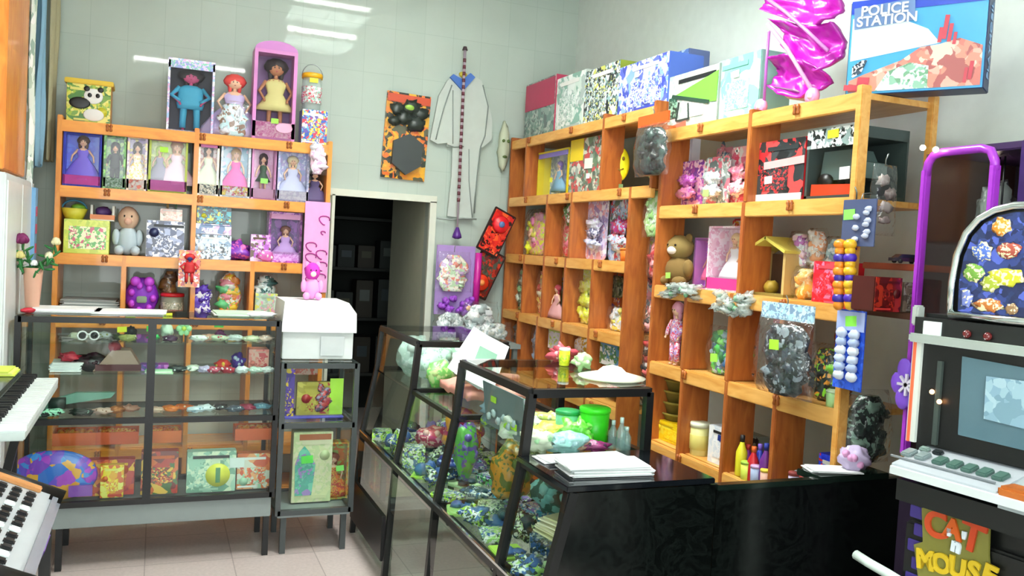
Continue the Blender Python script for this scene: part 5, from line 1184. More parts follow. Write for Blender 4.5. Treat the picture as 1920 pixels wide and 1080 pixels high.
# vase with artificial roses at the left end
t = thing('rose_vase', 'terracotta vase of artificial roses on the left end of the long showcase', 'vase of flowers', (-.40, 4.60, TOP1))
vp = at(62, 520, Y=4.60); t.location.x = vp.x
MB().lathe([(.026, 0), (.030, .02), (.040, .16), (.043, .20), (.037, .20), (.028, .03)], n=18).build('vase', mat('#d8a890', .35), t)
def stem(u, v, col, r=.022, seed=0):
    p = at(u, v, Y=4.58)-Vector(t.location)
    s = MB().tube([(0, 0, .08), (p.x*.30, 0, .22), (p.x*.8, p.y*.5, p.z*.8), p], .0035, 6).build('stem', mat('#3a7a3a', .6), t)
    b = MB(); b.ball(p, (r, r, r*.95), 12, .25, seed)
    for k in range(5): a = k*1.26; b.ball(p+Vector((cos(a)*r*.6, sin(a)*r*.6, -.006)), (r*.62, r*.62, r*.7), 8, .2, k)
    b.build('rose', mat(col, .6), s)
    lf = MB()
    for k in range(7):
        q = Vector((p.x*(.5+.08*k), 0, .14+(p.z-.16)*(.45+.08*k))); a = k*2.2+seed
        lf.ball(q+Vector((cos(a)*.03, sin(a)*.03, 0)), (.024, .018, .006), 8, .2, k, Matrix.Rotation(a, 3, 'Y'))
    lf.build('leaves', mat('#2c7a3c', .6), s)
stem(41, 447, '#7a1a58', .026, 1); stem(38, 477, '#d8cc80', .018, 2); stem(105, 452, '#e8e0b0', .018, 3); stem(92, 478, '#e8e4c0', .016, 4); stem(64, 492, '#f0f0f0', .014, 5)
lump((-.53, 4.46, TOP1), (.03, .02, .012), '#c8283c', 'small red object on the left corner of the long showcase', 'toy', 'small_toy', None, 2, .3)

# ------------------------------------------------------------------ inside the long showcase
def px_item(u, y0, y1, z, Y):
    a = at(u, (y0+y1)/2, Y=Y); return a.x, at(u, y0, Y=Y).z-z
ZA, ZBs, ZCs, ZD = ZC['a']-.002, ZC['b']-.002, ZC['c']-.002, .315
def glasses(loc, w, fc, lc, label, group=None):
    t = thing('toy_sunglasses', label, 'sunglasses', loc, rnd.uniform(-.2, .2), group)
    m = MB()
    for s in (-1, 1): m.tube([(s*w*.25+w*.2*cos(a), 0, .024+.02*sin(a)) for a in [2*pi*k/12 for k in range(13)]], .004, 6)
    m.tube([(-w*.07, 0, .03), (w*.07, 0, .03)], .004, 6); m.build('rims', mat(fc, .3), t)
    m = MB()
    for s in (-1, 1): m.lathe([(w*.18, -.001), (w*.18, .001)], (s*w*.25, 0, .024), 12, M=Matrix.Rotation(pi/2, 3, 'X'))
    m.build('lenses', mat(lc, .15), t)
    m = MB()
    for s in (-1, 1): m.tube([(s*w*.45, 0, .028), (s*w*.44, .06, .02), (s*w*.42, .09, .004)], .003, 6)
    m.build('arms', mat(fc, .3), t)
def tiny(u, y0, y1, z, Y, col, extra, label, kind='small toy', wd=None, group=None, name='small_toy'):
    x, h = px_item(u, y0, y1, z, Y); h = max(h, .03); w = wd or h
    return lump((x, Y, z), (w/2, .03, h/2), col, label, kind, name, group, u*.37, .5, extra)
def tagged(u, y0, y1, z, Y, col, label, tagcol, name='small_toy', wd=.05):
    t = tiny(u, y0, y1, z, Y, col, None, label, wd=wd, name=name)
    sticker(t, 0, (y1-y0)/400*.9, .045, .026, mat(tagcol, .5), y=-.034); return t
# top glass shelf, left bay
tiny(148, 628, 655, ZA, 4.52, '#e0e4c8', '#f2f4ec', 'cream crumpled toy at the left of the top glass shelf', wd=.09)
glasses((px_item(165, 640, 655, ZA, 4.46)[0], 4.46, ZA), .10, '#f4f4f4', '#101412', 'white-rimmed dark toy sunglasses on the top glass shelf')
tiny(196, 624, 656, ZA, 4.58, '#dfe6e2', '#a8b060', 'white and olive toy on the top glass shelf', wd=.07)
tagged(222, 632, 656, ZA, 4.50, '#3a4a20', 'dark olive toy with a yellow tag on the top glass shelf', '#d8e030')
tagged(246, 612, 655, ZA, 4.62, '#28302a', 'small black toy behind a yellow tag near the middle post', '#e8f028')
tiny(240, 640, 658, ZA, 4.47, '#a8b060', '#e8e8d0', 'olive and cream toy near the middle post', wd=.08)
# top glass shelf, right bay
tagged(287, 628, 655, ZA, 4.50, '#48d870', 'bright green toy just right of the middle post', '#60e850')
tagged(312, 604, 655, ZA, 4.60, '#d8f0d8', 'white toy behind a yellow tag in the right bay', '#e8f030')
t = tiny(318, 632, 660, ZA, 4.46, '#5a3a58', '#f0f0f0', 'plum and white toy mask in the right bay', wd=.07)
t = thing('toy_flower', 'pale green toy flower standing in the right bay', 'toy flower', (px_item(344, 630, 655, ZA, 4.45)[0], 4.45, ZA))
m = MB(); m.tube([(0, 0, 0), (0, 0, .04)], .004, 6).build('stem', mat('#e88a30', .5), t)
m = MB()
for k in range(6): m.ball((.022*cos(k*1.047), 0, .065+.022*sin(k*1.047)), (.015, .008, .015), 8)
m.build('petals', mat('#b0f0b0', .5), t); MB().ball((0, -.006, .065), (.011, .008, .011), 8).build('flower_centre', mat('#d8f060', .5), t)
for i, (u, c, e, l) in enumerate(((372, '#f0f4ee', '#d8e8d0', 'white crumpled toy right of the toy flower'), (392, '#e8b89a', '#f0e8d8', 'peach and white toy on the top shelf'),
                                  (410, '#c8d8b8', '#d85868', 'pale green and red toy on the top shelf'), (440, '#e8f4f0', '#c8dcd8', 'white toy at the right of the top shelf'),
                                  (470, '#dfe8c0', '#f0f0e8', 'cream toy next to the right end of the top shelf'), (497, '#e8c8b8', '#f0ded8', 'pink beige toy at the right end of the top shelf'))):
    tiny(u, 640, 658, ZA, 4.50+.03*(i % 2), c, e, l, wd=.085)
tagged(412, 618, 650, ZA, 4.62, '#8a3a78', 'purple toy behind a green tag on the top shelf', '#70e860')
# second glass shelf
Y2 = 4.52
tiny(130, 655, 674, ZBs+.06, Y2, '#c83048', '#8a1c2c', 'red toy car cover on the left of the middle glass shelf', wd=.09).location.z = ZBs+.045
papers((px_item(128, 680, 700, ZBs, 4.56)[0], 4.56, ZBs), .13, .14, 6, 'white flat boxes under the red toy at the left of the middle glass shelf', th=.007)
tiny(168, 664, 714, ZBs, 4.54, '#180c10', '#3a1828', 'round black handbag on the middle glass shelf', 'handbag', wd=.16, name='toy_handbag')
tiny(163, 658, 672, ZBs+.1, 4.62, '#e8f0e8', '#f8f8f8', 'white toy behind the black handbag', wd=.07).location.z = ZBs
t = thing('toy_pyramid', 'brown toy tent on the middle glass shelf next to the black handbag', 'toy tent', (px_item(222, 680, 712, ZBs, 4.52)[0], 4.52, ZBs))
MB().prism([(-.11, 0), (.11, 0), (.05, .10), (-.03, .10)], .12, Matrix.Translation((0, -.02, 0))).build('tent_body', mat('#b89a8a', .6), t)
MB().box((0, -.024, .018), (.20, .006, .03)).build('tent_band', mat('#5a2428', .6), t)
MB().ball((-.02, 0, .115), (.03, .025, .03), 9, .3).build('tent_top', mat('#a03040', .6), t)
carton('C', (262, 684, 296, 708), ZBs, 'small purple box just right of the middle post', 'toy box', ['#6a4aa8', '#9a48c0', '#4a3a88'], '#6a48a8', off=4.50, d=.08)
carton('C', (296, 684, 316, 706), ZBs, 'small magenta box beside the small purple box', 'toy box', ['#b848c8', '#d878d8', '#8a2aa0'], '#a040b0', off=4.50, d=.08)
papers((px_item(300, 705, 715, ZBs, 4.45)[0], 4.44, ZBs), .12, .06, 3, 'pale green cards on the middle glass shelf', cols=('#b8f0c0', '#e0f4e0'), th=.006)
tiny(332, 694, 716, ZBs, 4.48, '#1c2c2a', '#e8f0ec', 'black and white toy aeroplane on the middle glass shelf', wd=.09, name='toy_aeroplane')
tiny(362, 688, 712, ZBs, 4.50, '#e0e8d8', '#3a5a38', 'white and green striped toy on the middle glass shelf', wd=.07)
tiny(385, 694, 714, ZBs, 4.46, '#c8c0e0', '#f0f0f8', 'lilac and white toy on the middle glass shelf', wd=.07)
tiny(418, 674, 704, ZBs, 4.54, '#e84030', '#f0d048', 'red and yellow spinning top on the middle glass shelf', wd=.08, name='spinning_top')
tiny(446, 662, 700, ZBs, 4.58, '#4a2a98', '#c8d8f0', 'violet and white toy figure on the middle glass shelf', wd=.07)
carton('C', (466, 655, 504, 704), ZBs, 'salmon pink box with red lettering bands at the right of the middle glass shelf', 'toy box', ['#f08a80', '#f4a898', '#d84a50', '#f0b8a8'], '#e88078', off=4.58, d=.10)
for i, (u, c, l) in enumerate(((400, '#c05068', 'rose'), (426, '#b83848', 'dark red'), (452, '#e8f4f4', 'white'), (478, '#c8e0d0', 'pale green'), (500, '#e0e8e4', 'off white'))):
    tiny(u, 700, 716, ZBs, 4.45, c, '#f0f4f4', l+' small wrapped toy at the front right of the middle glass shelf', wd=.07, group='wrapped toys at the front of the middle shelf')
# third level
t = thing('toy_gun', 'long teal toy water gun on the lowest glass shelf', 'toy gun', (px_item(150, 760, 790, ZCs, 4.52)[0], 4.52, ZCs))
MB().prism([(-.16, .0), (-.10, .0), (-.07, .04), (.13, .07), (.15, .095), (-.02, .095), (-.16, .05)], .035, Matrix.Translation((0, 0, 0))).build('gun_body', mat('#7aa898', .5), t)
MB().tube([(-.13, -.02, .05), (-.06, -.02, .05)], .028, 10).build('tank', mat('#1c2c28', .4), t)
tiny(95, 768, 800, ZCs, 4.46, '#a8e8c8', '#1a2420', 'mint green and black toy at the left of the lowest glass shelf', wd=.12)
tiny(152, 770, 796, ZCs, 4.46, '#202c26', '#a8c8b8', 'black toy vehicle in front of the teal water gun', wd=.10)
for i, (u, c, e, l) in enumerate(((190, '#d8b8a8', '#8a5a38', 'beige and brown toy'), (218, '#b8703a', '#8a4a20', 'brown wooden toy'), (243, '#c89078', '#e8c8b8', 'tan toy'),
                                  (290, '#d8b8a0', '#8a9a58', 'sand coloured toy'), (318, '#e07828', '#f0a848', 'orange toy'), (345, '#d86a20', '#f0e0c8', 'orange and cream toy'),
                                  (366, '#d8ecf4', '#88b8d0', 'pale blue toy ship'), (385, '#e8f4f8', '#4a6a78', 'white toy ship'), (412, '#20282c', '#e8f0f0', 'black and white striped toy'),
                                  (440, '#4a5a68', '#c8d0d8', 'slate and silver toy'), (462, '#9a2c48', '#c85a70', 'wine red toy'), (490, '#6aa0b8', '#a8d0dc', 'sky blue toy'))):
    tiny(u, 772 if i % 2 else 766, 797, ZCs, 4.48+.03*(i % 3), c, e, l+' on the lowest glass shelf of the long showcase', wd=.085)
# lower section : boxes and orange toys
for i, (x0, x1, c) in enumerate(((100, 178, 'e8682a'), (180, 258, 'e05a20'), (280, 338, 'f07830'), (440, 508, 'e86428'))):
    l2, _, w2, h2 = slot('C', (x0, 822, x1, 850), .56, 4.62)
    b = thing('orange_tray', ['first', 'second', 'third', 'fourth'][i]+' orange plastic tray from the left on the inner shelf of the long showcase', 'tray', (l2.x, 4.66, .545), 0, 'orange trays')
    q = MB(); q.box((0, 0, .005), (w2, .14, .01)); q.box((0, -.068, .03), (w2, .006, .06)).box((0, .068, .03), (w2, .006, .06)).box((-w2/2, 0, .03), (.006, .14, .06)).box((w2/2, 0, .03), (.006, .14, .06))
    q.build('tray_body', mat('#'+c, .45), b)
    q = MB()
    for k in range(5): q.ball(((k-2)*w2/6, 0, .045), (.022, .04, .02), 8, .5, k+i)
    q.build('filling', art(['#f09030', '#d84820', '#f0b060'], 40, i), b)
MB().box((.0, .0, 0), (1.05, .17, .010)).build('glass_shelf', GLASS, C1, (0.0, .27, .539))
for rect, pal, sd, lab, dd in (((145, 862, 252, 928), ['#c8382c', '#e87a28', '#f0b830', '#a82a30', '#d8582a'], '#b83828', 'long orange and red game box in the left bay', .04),
                               ((188, 872, 232, 926), ['#f0d828', '#e8a820', '#f0e870', '#d86a2a'], '#e0b020', 'yellow box standing in front of the orange and red game box', .0),
                               ((264, 846, 334, 928), ['#b83a2c', '#e8b848', '#d86a38', '#7a2a28', '#4a6a3a'], '#a03428', 'brownish red box with a golden picture beside the middle post', .02),
                               ((350, 846, 442, 928), ['#9ac8b0', '#c8dcc0', '#7aa890', '#d8e8c8', '#a8d0b8'], '#a0c8b0', 'large pale green puzzle box with a yellow round badge', .01),
                               ((444, 850, 508, 924), ['#e87840', '#d85a38', '#f0a870', '#a8d0b0', '#e0e0d0'], '#d87848', 'orange box with pale patches at the right end', .03)):
    t = carton('C', rect, ZD, lab+' of the long showcase', 'game box', pal, sd, off=4.47+dd, d=.06, scale=13)
    if 'badge' in lab:
        l2, _, w2, h2 = slot('C', rect, ZD, 4.47+dd)
        MB().lathe([(.058, -.002), (.058, .002)], (.03, -.005, h2*.42), 24, M=Matrix.Rotation(pi/2, 3, 'X')).build('round_badge', mat('#e8e850', .4), t)
        MB().box((.03, -.009, h2*.42), (.022, .002, .075)).build('badge_mark', mat('#4a8a5a', .4), t)
        MB().box((.12, -.003, h2*.7), (.07, .003, .05)).build('pale_patch', mat('#e0ece8', .4), t)
t = thing('round_toy_pack', 'large round blue and purple toy pack at the left end inside the long showcase', 'toy pack', (px_item(90, 850, 900, ZD, 4.46)[0]+.02, 4.44, ZD))
MB().ball((0, .03, .12), (.19, .028, .12), 22, .03, 1).build('pack_body', art(['#2a6ac8', '#3a88d8', '#7a3ab8', '#a83ac0', '#e0a030', '#6a48c8'], 12, 7), t)
MB().box((.12, -.0, .05), (.10, .02, .05)).build('pack_label', mat('#8a4ab0', .4), t)
# short showcase content
S1 = .667; 
carton('C', (527, 690, 552, 786), S1, 'dark purple tin with yellow bands at the left of the short showcase', 'toy tin', ['#4a2a98', '#6a38b0', '#e8c030', '#3a2080'], '#4a2890', off=4.52, d=.06, scale=22)
t = carton('C', (556, 716, 642, 787), S1, 'olive yellow picture card with a red and grey figure in the short showcase', 'picture box', ['#b8a848', '#c8b850', '#a89838', '#b03838', '#c0b048'], '#a89840', off=4.54, d=.03, scale=8)
MB().box((.085, -.003, .11), (.07, .003, .19)).build('lime_panel', mat('#b8e84a', .4), t)
m = MB()
for k in range(7): m.ball((.0+.018*(k % 3), -.006, .05+.018*k), (.03-.002*k, .004, .02), 8, .6, k)
m.build('figure_print', art(['#a82838', '#584858', '#c84848', '#8a7890'], 40, 4), t)
carton('C', (527, 684, 596, 712), S1+.20, 'salmon red box with white lettering bands at the back of the short showcase', 'toy box', ['#f08070', '#f8c8b8', '#e86858'], '#e87868', off=4.70, d=.05)
papers((.78, 4.60, S1+.001), .30, .20, 2, 'blue violet card lying on the shelf of the short showcase', cols=('#4a48b0', '#6a60c8'), th=.006)
t = carton('C', (548, 810, 622, 950), .222, 'tall cream box with a teal bottle shape inside the lower part of the short showcase', 'toy box', ['#d8d8a8', '#e0d8b8', '#c8d0a0'], '#b0b090', off=4.52, d=.09)
l2, _, w2, h2 = slot('C', (548, 810, 622, 950), .222, 4.52)
MB().prism([(-.085, .04), (.0, .04), (.015, .20), (-.02, .27), (-.045, .30), (-.07, .27), (-.09, .2)], .004, Matrix.Translation((0, -.006, 0))).build('teal_picture', art(['#5ab0a0', '#78c8b0', '#a888c8', '#58a898'], 20, 8), t)
sticker(t, -.03, h2*.62, .06, .04, mat('#70f060', .5), y=-.012)
MB().box((.01, -.003, h2*.93), (w2*.8, .003, .03)).build('lettering_band', mat('#b86848', .4), t)
window_box('C', (600, 830, 652, 952), .222, 'orange and green boxed doll at the right of the lower short showcase', ['#d8782a', '#b8c868', '#e8a040'], ['#c86a28', '#a0b058'], [dict(h=.8, dress=['#e8702a', '#d8a83a', '#b83a2a'], hair='#8a3a1c', wide=1.4)], off=4.55, d=.08, thin=.008, tag=('#90f070', .2, .55))

# ------------------------------------------------------------------ ON AND IN THE ISLAND
zt = ZI+.006
def isl_item(u, v, z): return at(u, v, Z=z)
def ix(x, y): return (x, y, zt)
# far hood (A): knitted bags, green and pale toys
IA = [((1.26, 4.45), (.10, .08, .10), '#c8e0d8', '#e8f4f0', 'pale turquoise crocheted toy in the far hood'), ((1.30, 4.22), (.10, .07, .09), '#d8e8e4', '#a8c8b8', 'white lacy toy bag in the far hood'),
      ((1.45, 4.35), (.08, .08, .09), '#a8c8b0', '#d8e8e0', 'sage green toy at the back of the far hood'), ((1.28, 4.05), (.07, .05, .06), '#88e070', '#d8f0a0', 'bright green toy at the near end of the far hood'),
      ((1.46, 4.10), (.08, .06, .06), '#d8b8a0', '#e8e0d0', 'beige toy at the near end of the far hood')]
for i, (p, r, c, e, l) in enumerate(IA): lump(ix(p[0]+.03, p[1]), r, c, l, 'soft toy', 'small_toy', None, i+1, .4, e)
# on the middle section (B): pink cloth and a fan of papers
t = thing('folded_cloth', 'folded salmon pink cloth on the lower glass between the hoods', 'cloth', (1.42, 3.72, zt))
MB().grid(16, 12, lambda u, v: ((u-.5)*.30, (v-.5)*.40, .055+.02*noise.noise(Vector((u*4, v*5, 3)))+.05*sin(pi*u)*sin(pi*v)), (0, 0, -.035)).build('cloth_folds', mat('#e8a090', .8), t)
MB().tube([(-.14, -.1, .1), (0, -.14, .12), (.13, -.08, .1)], .02, 8).build('rolled_edge', mat('#f0b8a8', .8), t)
pr = MB(); t = thing('price_list_sheets', 'tilted white booklet sheets with a pale green square leaning on the pink cloth', 'paper booklet', (1.245, 3.56, zt+.095), R(-20), rx=R(50), ry=R(32))
for k in range(4): MB().box((.012*k, .14, .004*k+.03), (.17, .26, .003), rz=R(3*k)).build('sheet', mat(['#e8f0ee', '#dfe8e4', '#f2f6f4', '#eef4f0'][k], .5), t)
MB().box((.036, .15, .0465), (.09, .10, .002), rz=R(9)).build('pale_green_square', mat('#7aa890', .5), t)
# near hood (C)
tub(ix(1.50, 2.78), .055, .0001+.135, '#3ad01c', '#48e828', 'bright green round box in the near hood', 'box', None, 'round_box')
tub(ix(1.43, 2.86), .045, .11, '#7ac8a0', '#2a9a58', 'teal green jar behind the bright green box', 'jar')
t = carton('C', (1024, 760, 1060, 800), at(1040, 800, Y=3.20).z, 'pale pink and teal box at the back of the near hood', 'box', ['#c8b8d8', '#58a890', '#f0c0b0', '#3a8a70'], '#8ab8a8', off=3.20, d=.06); t.location = (1.36, 3.18, zt)
items = [((1.24, 2.70), (.05, .05, .035), '#e8e8d0', '#b8e8b0', 'cream and pale green wrapped sweets at the corner of the near hood'), ((1.34, 2.68), (.07, .05, .032), '#a8d8d8', '#c8e8f0', 'pale cyan wrapped pack in the near hood'),
         ((1.36, 2.85), (.09, .06, .03), '#e8e050', '#f0f080', 'yellow wrapped pack in the near hood'), ((1.42, 2.76), (.06, .05, .045), '#70e040', '#a0f070', 'lime green wrapped pack in front of the round green box'),
         ((1.25, 2.90), (.06, .06, .04), '#f0f4e8', '#d0e8c0', 'white and lime wrapped pack at the left of the near hood'), ((1.45, 2.67), (.05, .03, .018), '#a8387a', '#583050', 'magenta purse at the front of the near hood'),
         ((1.33, 3.02), (.10, .06, .03), '#f4f4ec', '#e8f0a0', 'white crumpled pack in the middle of the near hood'), ((1.27, 3.18), (.06, .05, .05), '#78909c', '#b8e848', 'grey toy with lime tags at the far end of the near hood'),
         ((1.38, 2.68), (.05, .03, .02), '#e0a890', '#d8c8b0', 'peach pack at the front of the near hood'), ((1.45, 3.05), (.06, .05, .03), '#d8e070', '#f0f0d0', 'pale yellow pack at the back of the near hood')]
for i, (p, r, c, e, l) in enumerate(items): lump(ix(*p), r, c, l, 'wrapped toy', 'wrapped_toy', None, i+20, .8, e)
CB = clear('clear_bottle', (0.86, 0.93, 0.93), 0.25, '#c8dcdc', 0.08, 1.5)
for i, (x, y, h) in enumerate(((1.535, 2.70, .10), (1.565, 2.655, .085), (1.54, 2.65, .12), (1.585, 2.70, .075))):
    tub((x, y, zt), .017, h, '#ffffff', '#d8e4e4', ['clear bottle with a pale cap, tallest but one', 'short clear bottle beside the hood post', 'tallest clear bottle in the near hood', 'smallest clear bottle against the hood post'][i]+', right side of the near hood', 'bottle', 'clear bottles', 'clear_bottle', neck=True, mt=CB)
# on top of the near hood
t = thing('straw_hat', 'pale flat hat lying on top of the near hood', 'hat', (1.56, 2.78, ZT+.021))
MB().lathe([(.12, 0), (.125, .006), (.055, .022), (.035, .04), (.005, .048)], n=22).build('hat_shape', mat('#f0f0d8', .7), t)
tub((1.52, 3.10, ZT+.021), .022, .07, '#d8e030', '#f0f8f0', 'small yellow jar with a smiling label and pale lid on top of the near hood', 'jar', labelc=['#e8f030', '#a8c830'])
lump((1.56, 3.02, ZT+.021), (.035, .03, .03), '#b8e0a0', 'pale green wrapped toy beside the yellow jar', 'wrapped toy', 'wrapped_toy', None, 44, .7, '#e8e8d0')
lump((1.56, 3.2, ZT+.021), (.05, .04, .035), '#d85a68', 'red and pink wrapped toy at the far end on top of the near hood', 'wrapped toy', 'wrapped_toy', None, 45, .7, '#f0b8c0')
# grey card held in the customer side of the near hood
t = thing('grey_display_card', 'grey card with lime price tags standing inside the near hood on the customer side', 'display card', (XI0+.065, 2.95, zt), RIGHT)
MB().box((0, 0, .09), (.40, .004, .17), rx=R(8)).build('card', mat('#7a8a90', .5), t)
for x, z in ((-.08, .12), (.06, .05), (.13, .06)): MB().box((x, -.012, z), (.05, .003, .022)).build('price_tag', LIME, t)
m = MB()
for k in range(6): m.ball((-.12+.05*k, -.012, .05+.02*(k % 2)), (.018, .008, .014), 8, .5, k)
m.build('toy_pieces', mat('#b8ccd0', .4), t)
# papers on the black top
papers((1.32, 2.51, ZI+.0225), .30, .10, 3, 'white papers at the back of the black counter top', rz=0)
papers((1.31, 2.35, ZI+.0225), .27, .13, 9, 'thicker stack of white leaflets at the front of the black counter top', rz=R(-4), cols=('#f4f6f6', '#c8d0ce'))
# inside on the island shelf (ZB): rows of packs
zs = ZB+.006; pal = ['#b8e850', '#78d0c8', '#e8e048', '#58b878', '#e8b040', '#3a68a8', '#d8ecec', '#a8d878', '#2a4a58', '#e87858', '#68c8e8', '#8a78c8', '#c8e8b0', '#1c3a40']
pn = ['lime', 'aqua', 'yellow', 'green', 'amber', 'blue', 'white', 'light green', 'slate', 'coral', 'azure', 'violet', 'mint', 'petrol']
k = 0
for j, y in enumerate([2.36, 2.52, 2.70, 2.86, 3.02, 3.18, 3.36, 3.54, 3.72, 3.90, 4.10, 4.28, 4.46]):
    for i, x in enumerate((1.155, 1.28, 1.41, 1.53)):
        c = pal[(k*5+j) % 14]; c2 = pal[(k*3+j*2+5) % 14]
        where = ['by the sloping glass', 'second in from the sloping glass', 'third in from the sloping glass', 'at the inner side'][i]
        dist = ['nearest the black panel', 'second from the black panel', 'third from the black panel', 'fourth from the black panel', 'fifth from the black panel', 'sixth from the black panel', 'at mid counter', 'past mid counter',
                           'sixth from the far end', 'fifth from the far end', 'third from the far end', 'next to the far end', 'at the far end'][j]
        lab = '%s and %s toy pack, %s, %s' % (pn[(k*5+j) % 14], pn[(k*3+j*2+5) % 14], where, dist)
        hh = rnd.uniform(.025, .06)*(1.7 if j > 7 else 1)
        t = thing('toy_pack', lab, 'toy pack', (x+rnd.uniform(-.015, .015), y, zs), rnd.uniform(-.5, .5), 'packs on the lower island shelf')
        if k % 3 == 0:
            MB().box((0, 0, hh/2), (.105, .12, hh), bev=.008).build('pack_body', art([c, '#eef2ec', c2, c, '#28403c'], 42, k), t)
            MB().box((0, 0, hh+.001), (.07, .08, .003)).build('pack_print', art([c2, c, '#f0f4f0'], 50, k), t)
        elif k % 3 == 1:
            MB().ball((0, 0, hh*.7), (.052, .058, hh*.7), 14, 1.0, k).build('pack_body', art([c, c2, '#e8f0ec', '#30483a'], 38, k), t)
            MB().ball((.01, -.02, hh*1.0), (.03, .03, hh*.5), 9, .6, k+2).build('pack_toy', mat(c2, .35), t)
        else:
            MB().box((0, 0, .006), (.11, .13, .012), bev=.003).build('pack_body', mat(c, .35), t)
            m = MB()
            for q in range(3): m.ball((rnd.uniform(-.03, .03), rnd.uniform(-.04, .04), .012+hh*.35), (.026, .026, hh*.45), 9, .5, q+k)
            m.build('pack_toy', mat(c2, .35), t)
        k += 1
# taller stock standing in the middle of the island
for i, (x, y, r, c, e, l) in enumerate(((1.32, 3.10, (.09, .08, .11), '#c8881c', '#5a6a28', 'amber and brown bagged toy'), (1.42, 2.92, (.08, .08, .08), '#2a6058', '#88c8c8', 'dark teal bagged toy'), (1.25, 3.45, (.05, .05, .12), '#58a848', '#6a58a8', 'green and violet bagged toy'),
                                        (1.34, 3.75, (.09, .09, .12), '#e0a028', '#c03868', 'golden tent shaped toy'), (1.28, 4.02, (.09, .07, .05), '#c83a60', '#f0c0b8', 'crimson and pink toy'), (1.24, 3.62, (.06, .07, .03), '#1c3a8a', '#a8c0e8', 'navy blue toy'),
                                        (1.42, 3.3, (.08, .08, .10), '#4a5a2a', '#c8c870', 'olive bagged toy'))):
    t = lump((x, y, zs+.06), r, c, l+' standing tall inside the glass island', 'bagged toy', 'bagged_toy', None, i+60, .35, e)
for i in range(2):
    papers((1.34, 2.43, .70+.03*i), .32, .20, 5, ['lower', 'upper'][i]+' cream booklets fanned behind the side glass below the black top', cols=('#d8d8b0', '#e8e4c8'), rz=R(10+8*i), th=.006)
bk = MB().box(I(1.37, 2.40, .69), (.44, .30, .008)); bk.build('glass_shelf', GLASS, isl)
# toy stock behind A near the doorway : purple rack
t = lump_bag('W', (818, 455, 888, 548), 1.35, 'pale printed pack with green and red pictures hanging right of the doorway', ['#b8d8b0', '#e8f0e0', '#e89080', '#f0e8d8', '#c8a8d0'], off=5.42, d=.06, n=10, hang=True, film=True); t.location.z = at(853, 548, Y=5.42).z
t = thing('purple_toy_set', 'purple and magenta card framing the pack hanging right of the doorway', 'toy set', (at(856, 560, Y=5.48).x, 5.48, at(856, 590, Y=5.48).z))
MB().box((-.02, 0, .23), (.27, .01, .46), bev=.003).build('card', mat('#a88ac8', .5), t)
MB().tube([(.125, -.03, .06), (.13, -.03, .42)], .024, 8).build('magenta_tube', mat('#c01c90', .35), t)
m = MB()
for k in range(26): m.ball((rnd.uniform(-.13, .13), -.035, rnd.uniform(.0, .11)), .02, 7, .8, k)
m.build('purple_tinsel', mat('#9a4ac8', .4), t)
MB().ball((.07, -.06, .05), (.022, .014, .018), 8).build('orange_piece', mat('#f0b078', .4), t)
# tilted red and black carded toys between wall and shelves
for (cc, sz, ang, y, pal, lab, mk) in (((930, 436), (.155, .30), 24, 5.45, ['#c8201c', '#e03a28', '#30100c', '#d82820', '#f06030'], 'tilted red and black carded toy with a round red spinner beside the shelves', '#e8202c'),
                                       ((908, 512), (.17, .32), 24, 5.50, ['#7a1c14', '#3a3c30', '#c83a20', '#4a5448', '#a82a1c'], 'tilted dark red and grey carded toy below the red spinner card', '#e83a1c')):
    c = at(cc[0], cc[1], Y=y); t = thing('carded_spinner' if mk == '#e8202c' else 'carded_toy', lab, 'carded toy', (c.x, y, c.z), 0, ry=R(ang))
    MB().box((0, 0, 0), (sz[0], .02, sz[1]), bev=.004).build('card', art(pal, 14, cc[0]), t)
    MB().box((0, -.002, 0), (sz[0]+.012, .018, sz[1]+.012), bev=.004).build('dark_edge', mat('#2a0c0c', .4), t)
    MB().box((0, -.0125, .0), (sz[0]*.94, .003, sz[1]*.95)).build('front_print', art(pal, 16, cc[0]+2), t)
    MB().lathe([(.062, -.012), (.05, .012)], (0, -.026, .06 if mk == '#e8202c' else -.07), 14, M=Matrix.Rotation(pi/2, 3, 'X')).build('spinner', mat(mk, .35), t)
    MB().ball((0, -.04, .06 if mk == '#e8202c' else -.07), (.022, .012, .022), 10).build('spinner_hub', mat('#5a78b0' if mk == '#e8202c' else '#f0904a', .35), t)
# clear bags and fluff in the back corner
for i, (u, v, r, c, l) in enumerate(((850, 618, .11, '#c8d4d4', 'clear crinkled bag below the purple toy set'), (905, 600, .10, '#e0e6e8', 'white crinkled bag in the back corner'), (930, 640, .10, '#c8ccc0', 'grey white bag against the shelf end'))):
    p = at(u, v, Y=5.30)
    lump_bag('W', (u-38, v-40, u+38, v+60), 1.0, l, [c, '#a8b8b8', '#eef2f2'], off=5.30-.02*i, d=.12, n=8).location.z = .985
crn = thing('corner_stand', 'grey storage stand filling the back corner behind the island', 'stand', (1.98, 5.29, 0))
b = MB(); b.box((.0, .12, .965), (.52, .36, .03)); b.build('stand_top', mat('#8a9490', .6), crn)
for x in (-.23, .23):
    for y in (-.03, .27): MB().box((x, y, .475), (.03, .03, .95)).build('leg', mat('#6a7470', .6), crn)
# ------------------------------------------------------------------ PURPLE CLAW / VENDING MACHINE
PUR = mat('#a838c8', .35, coat=.3)
cm = thing('toy_vending_machine', 'tall vending machine with a shiny purple frame between the shelves and the slot machine', 'vending machine', (2.25, 2.09, 0), RIGHT)
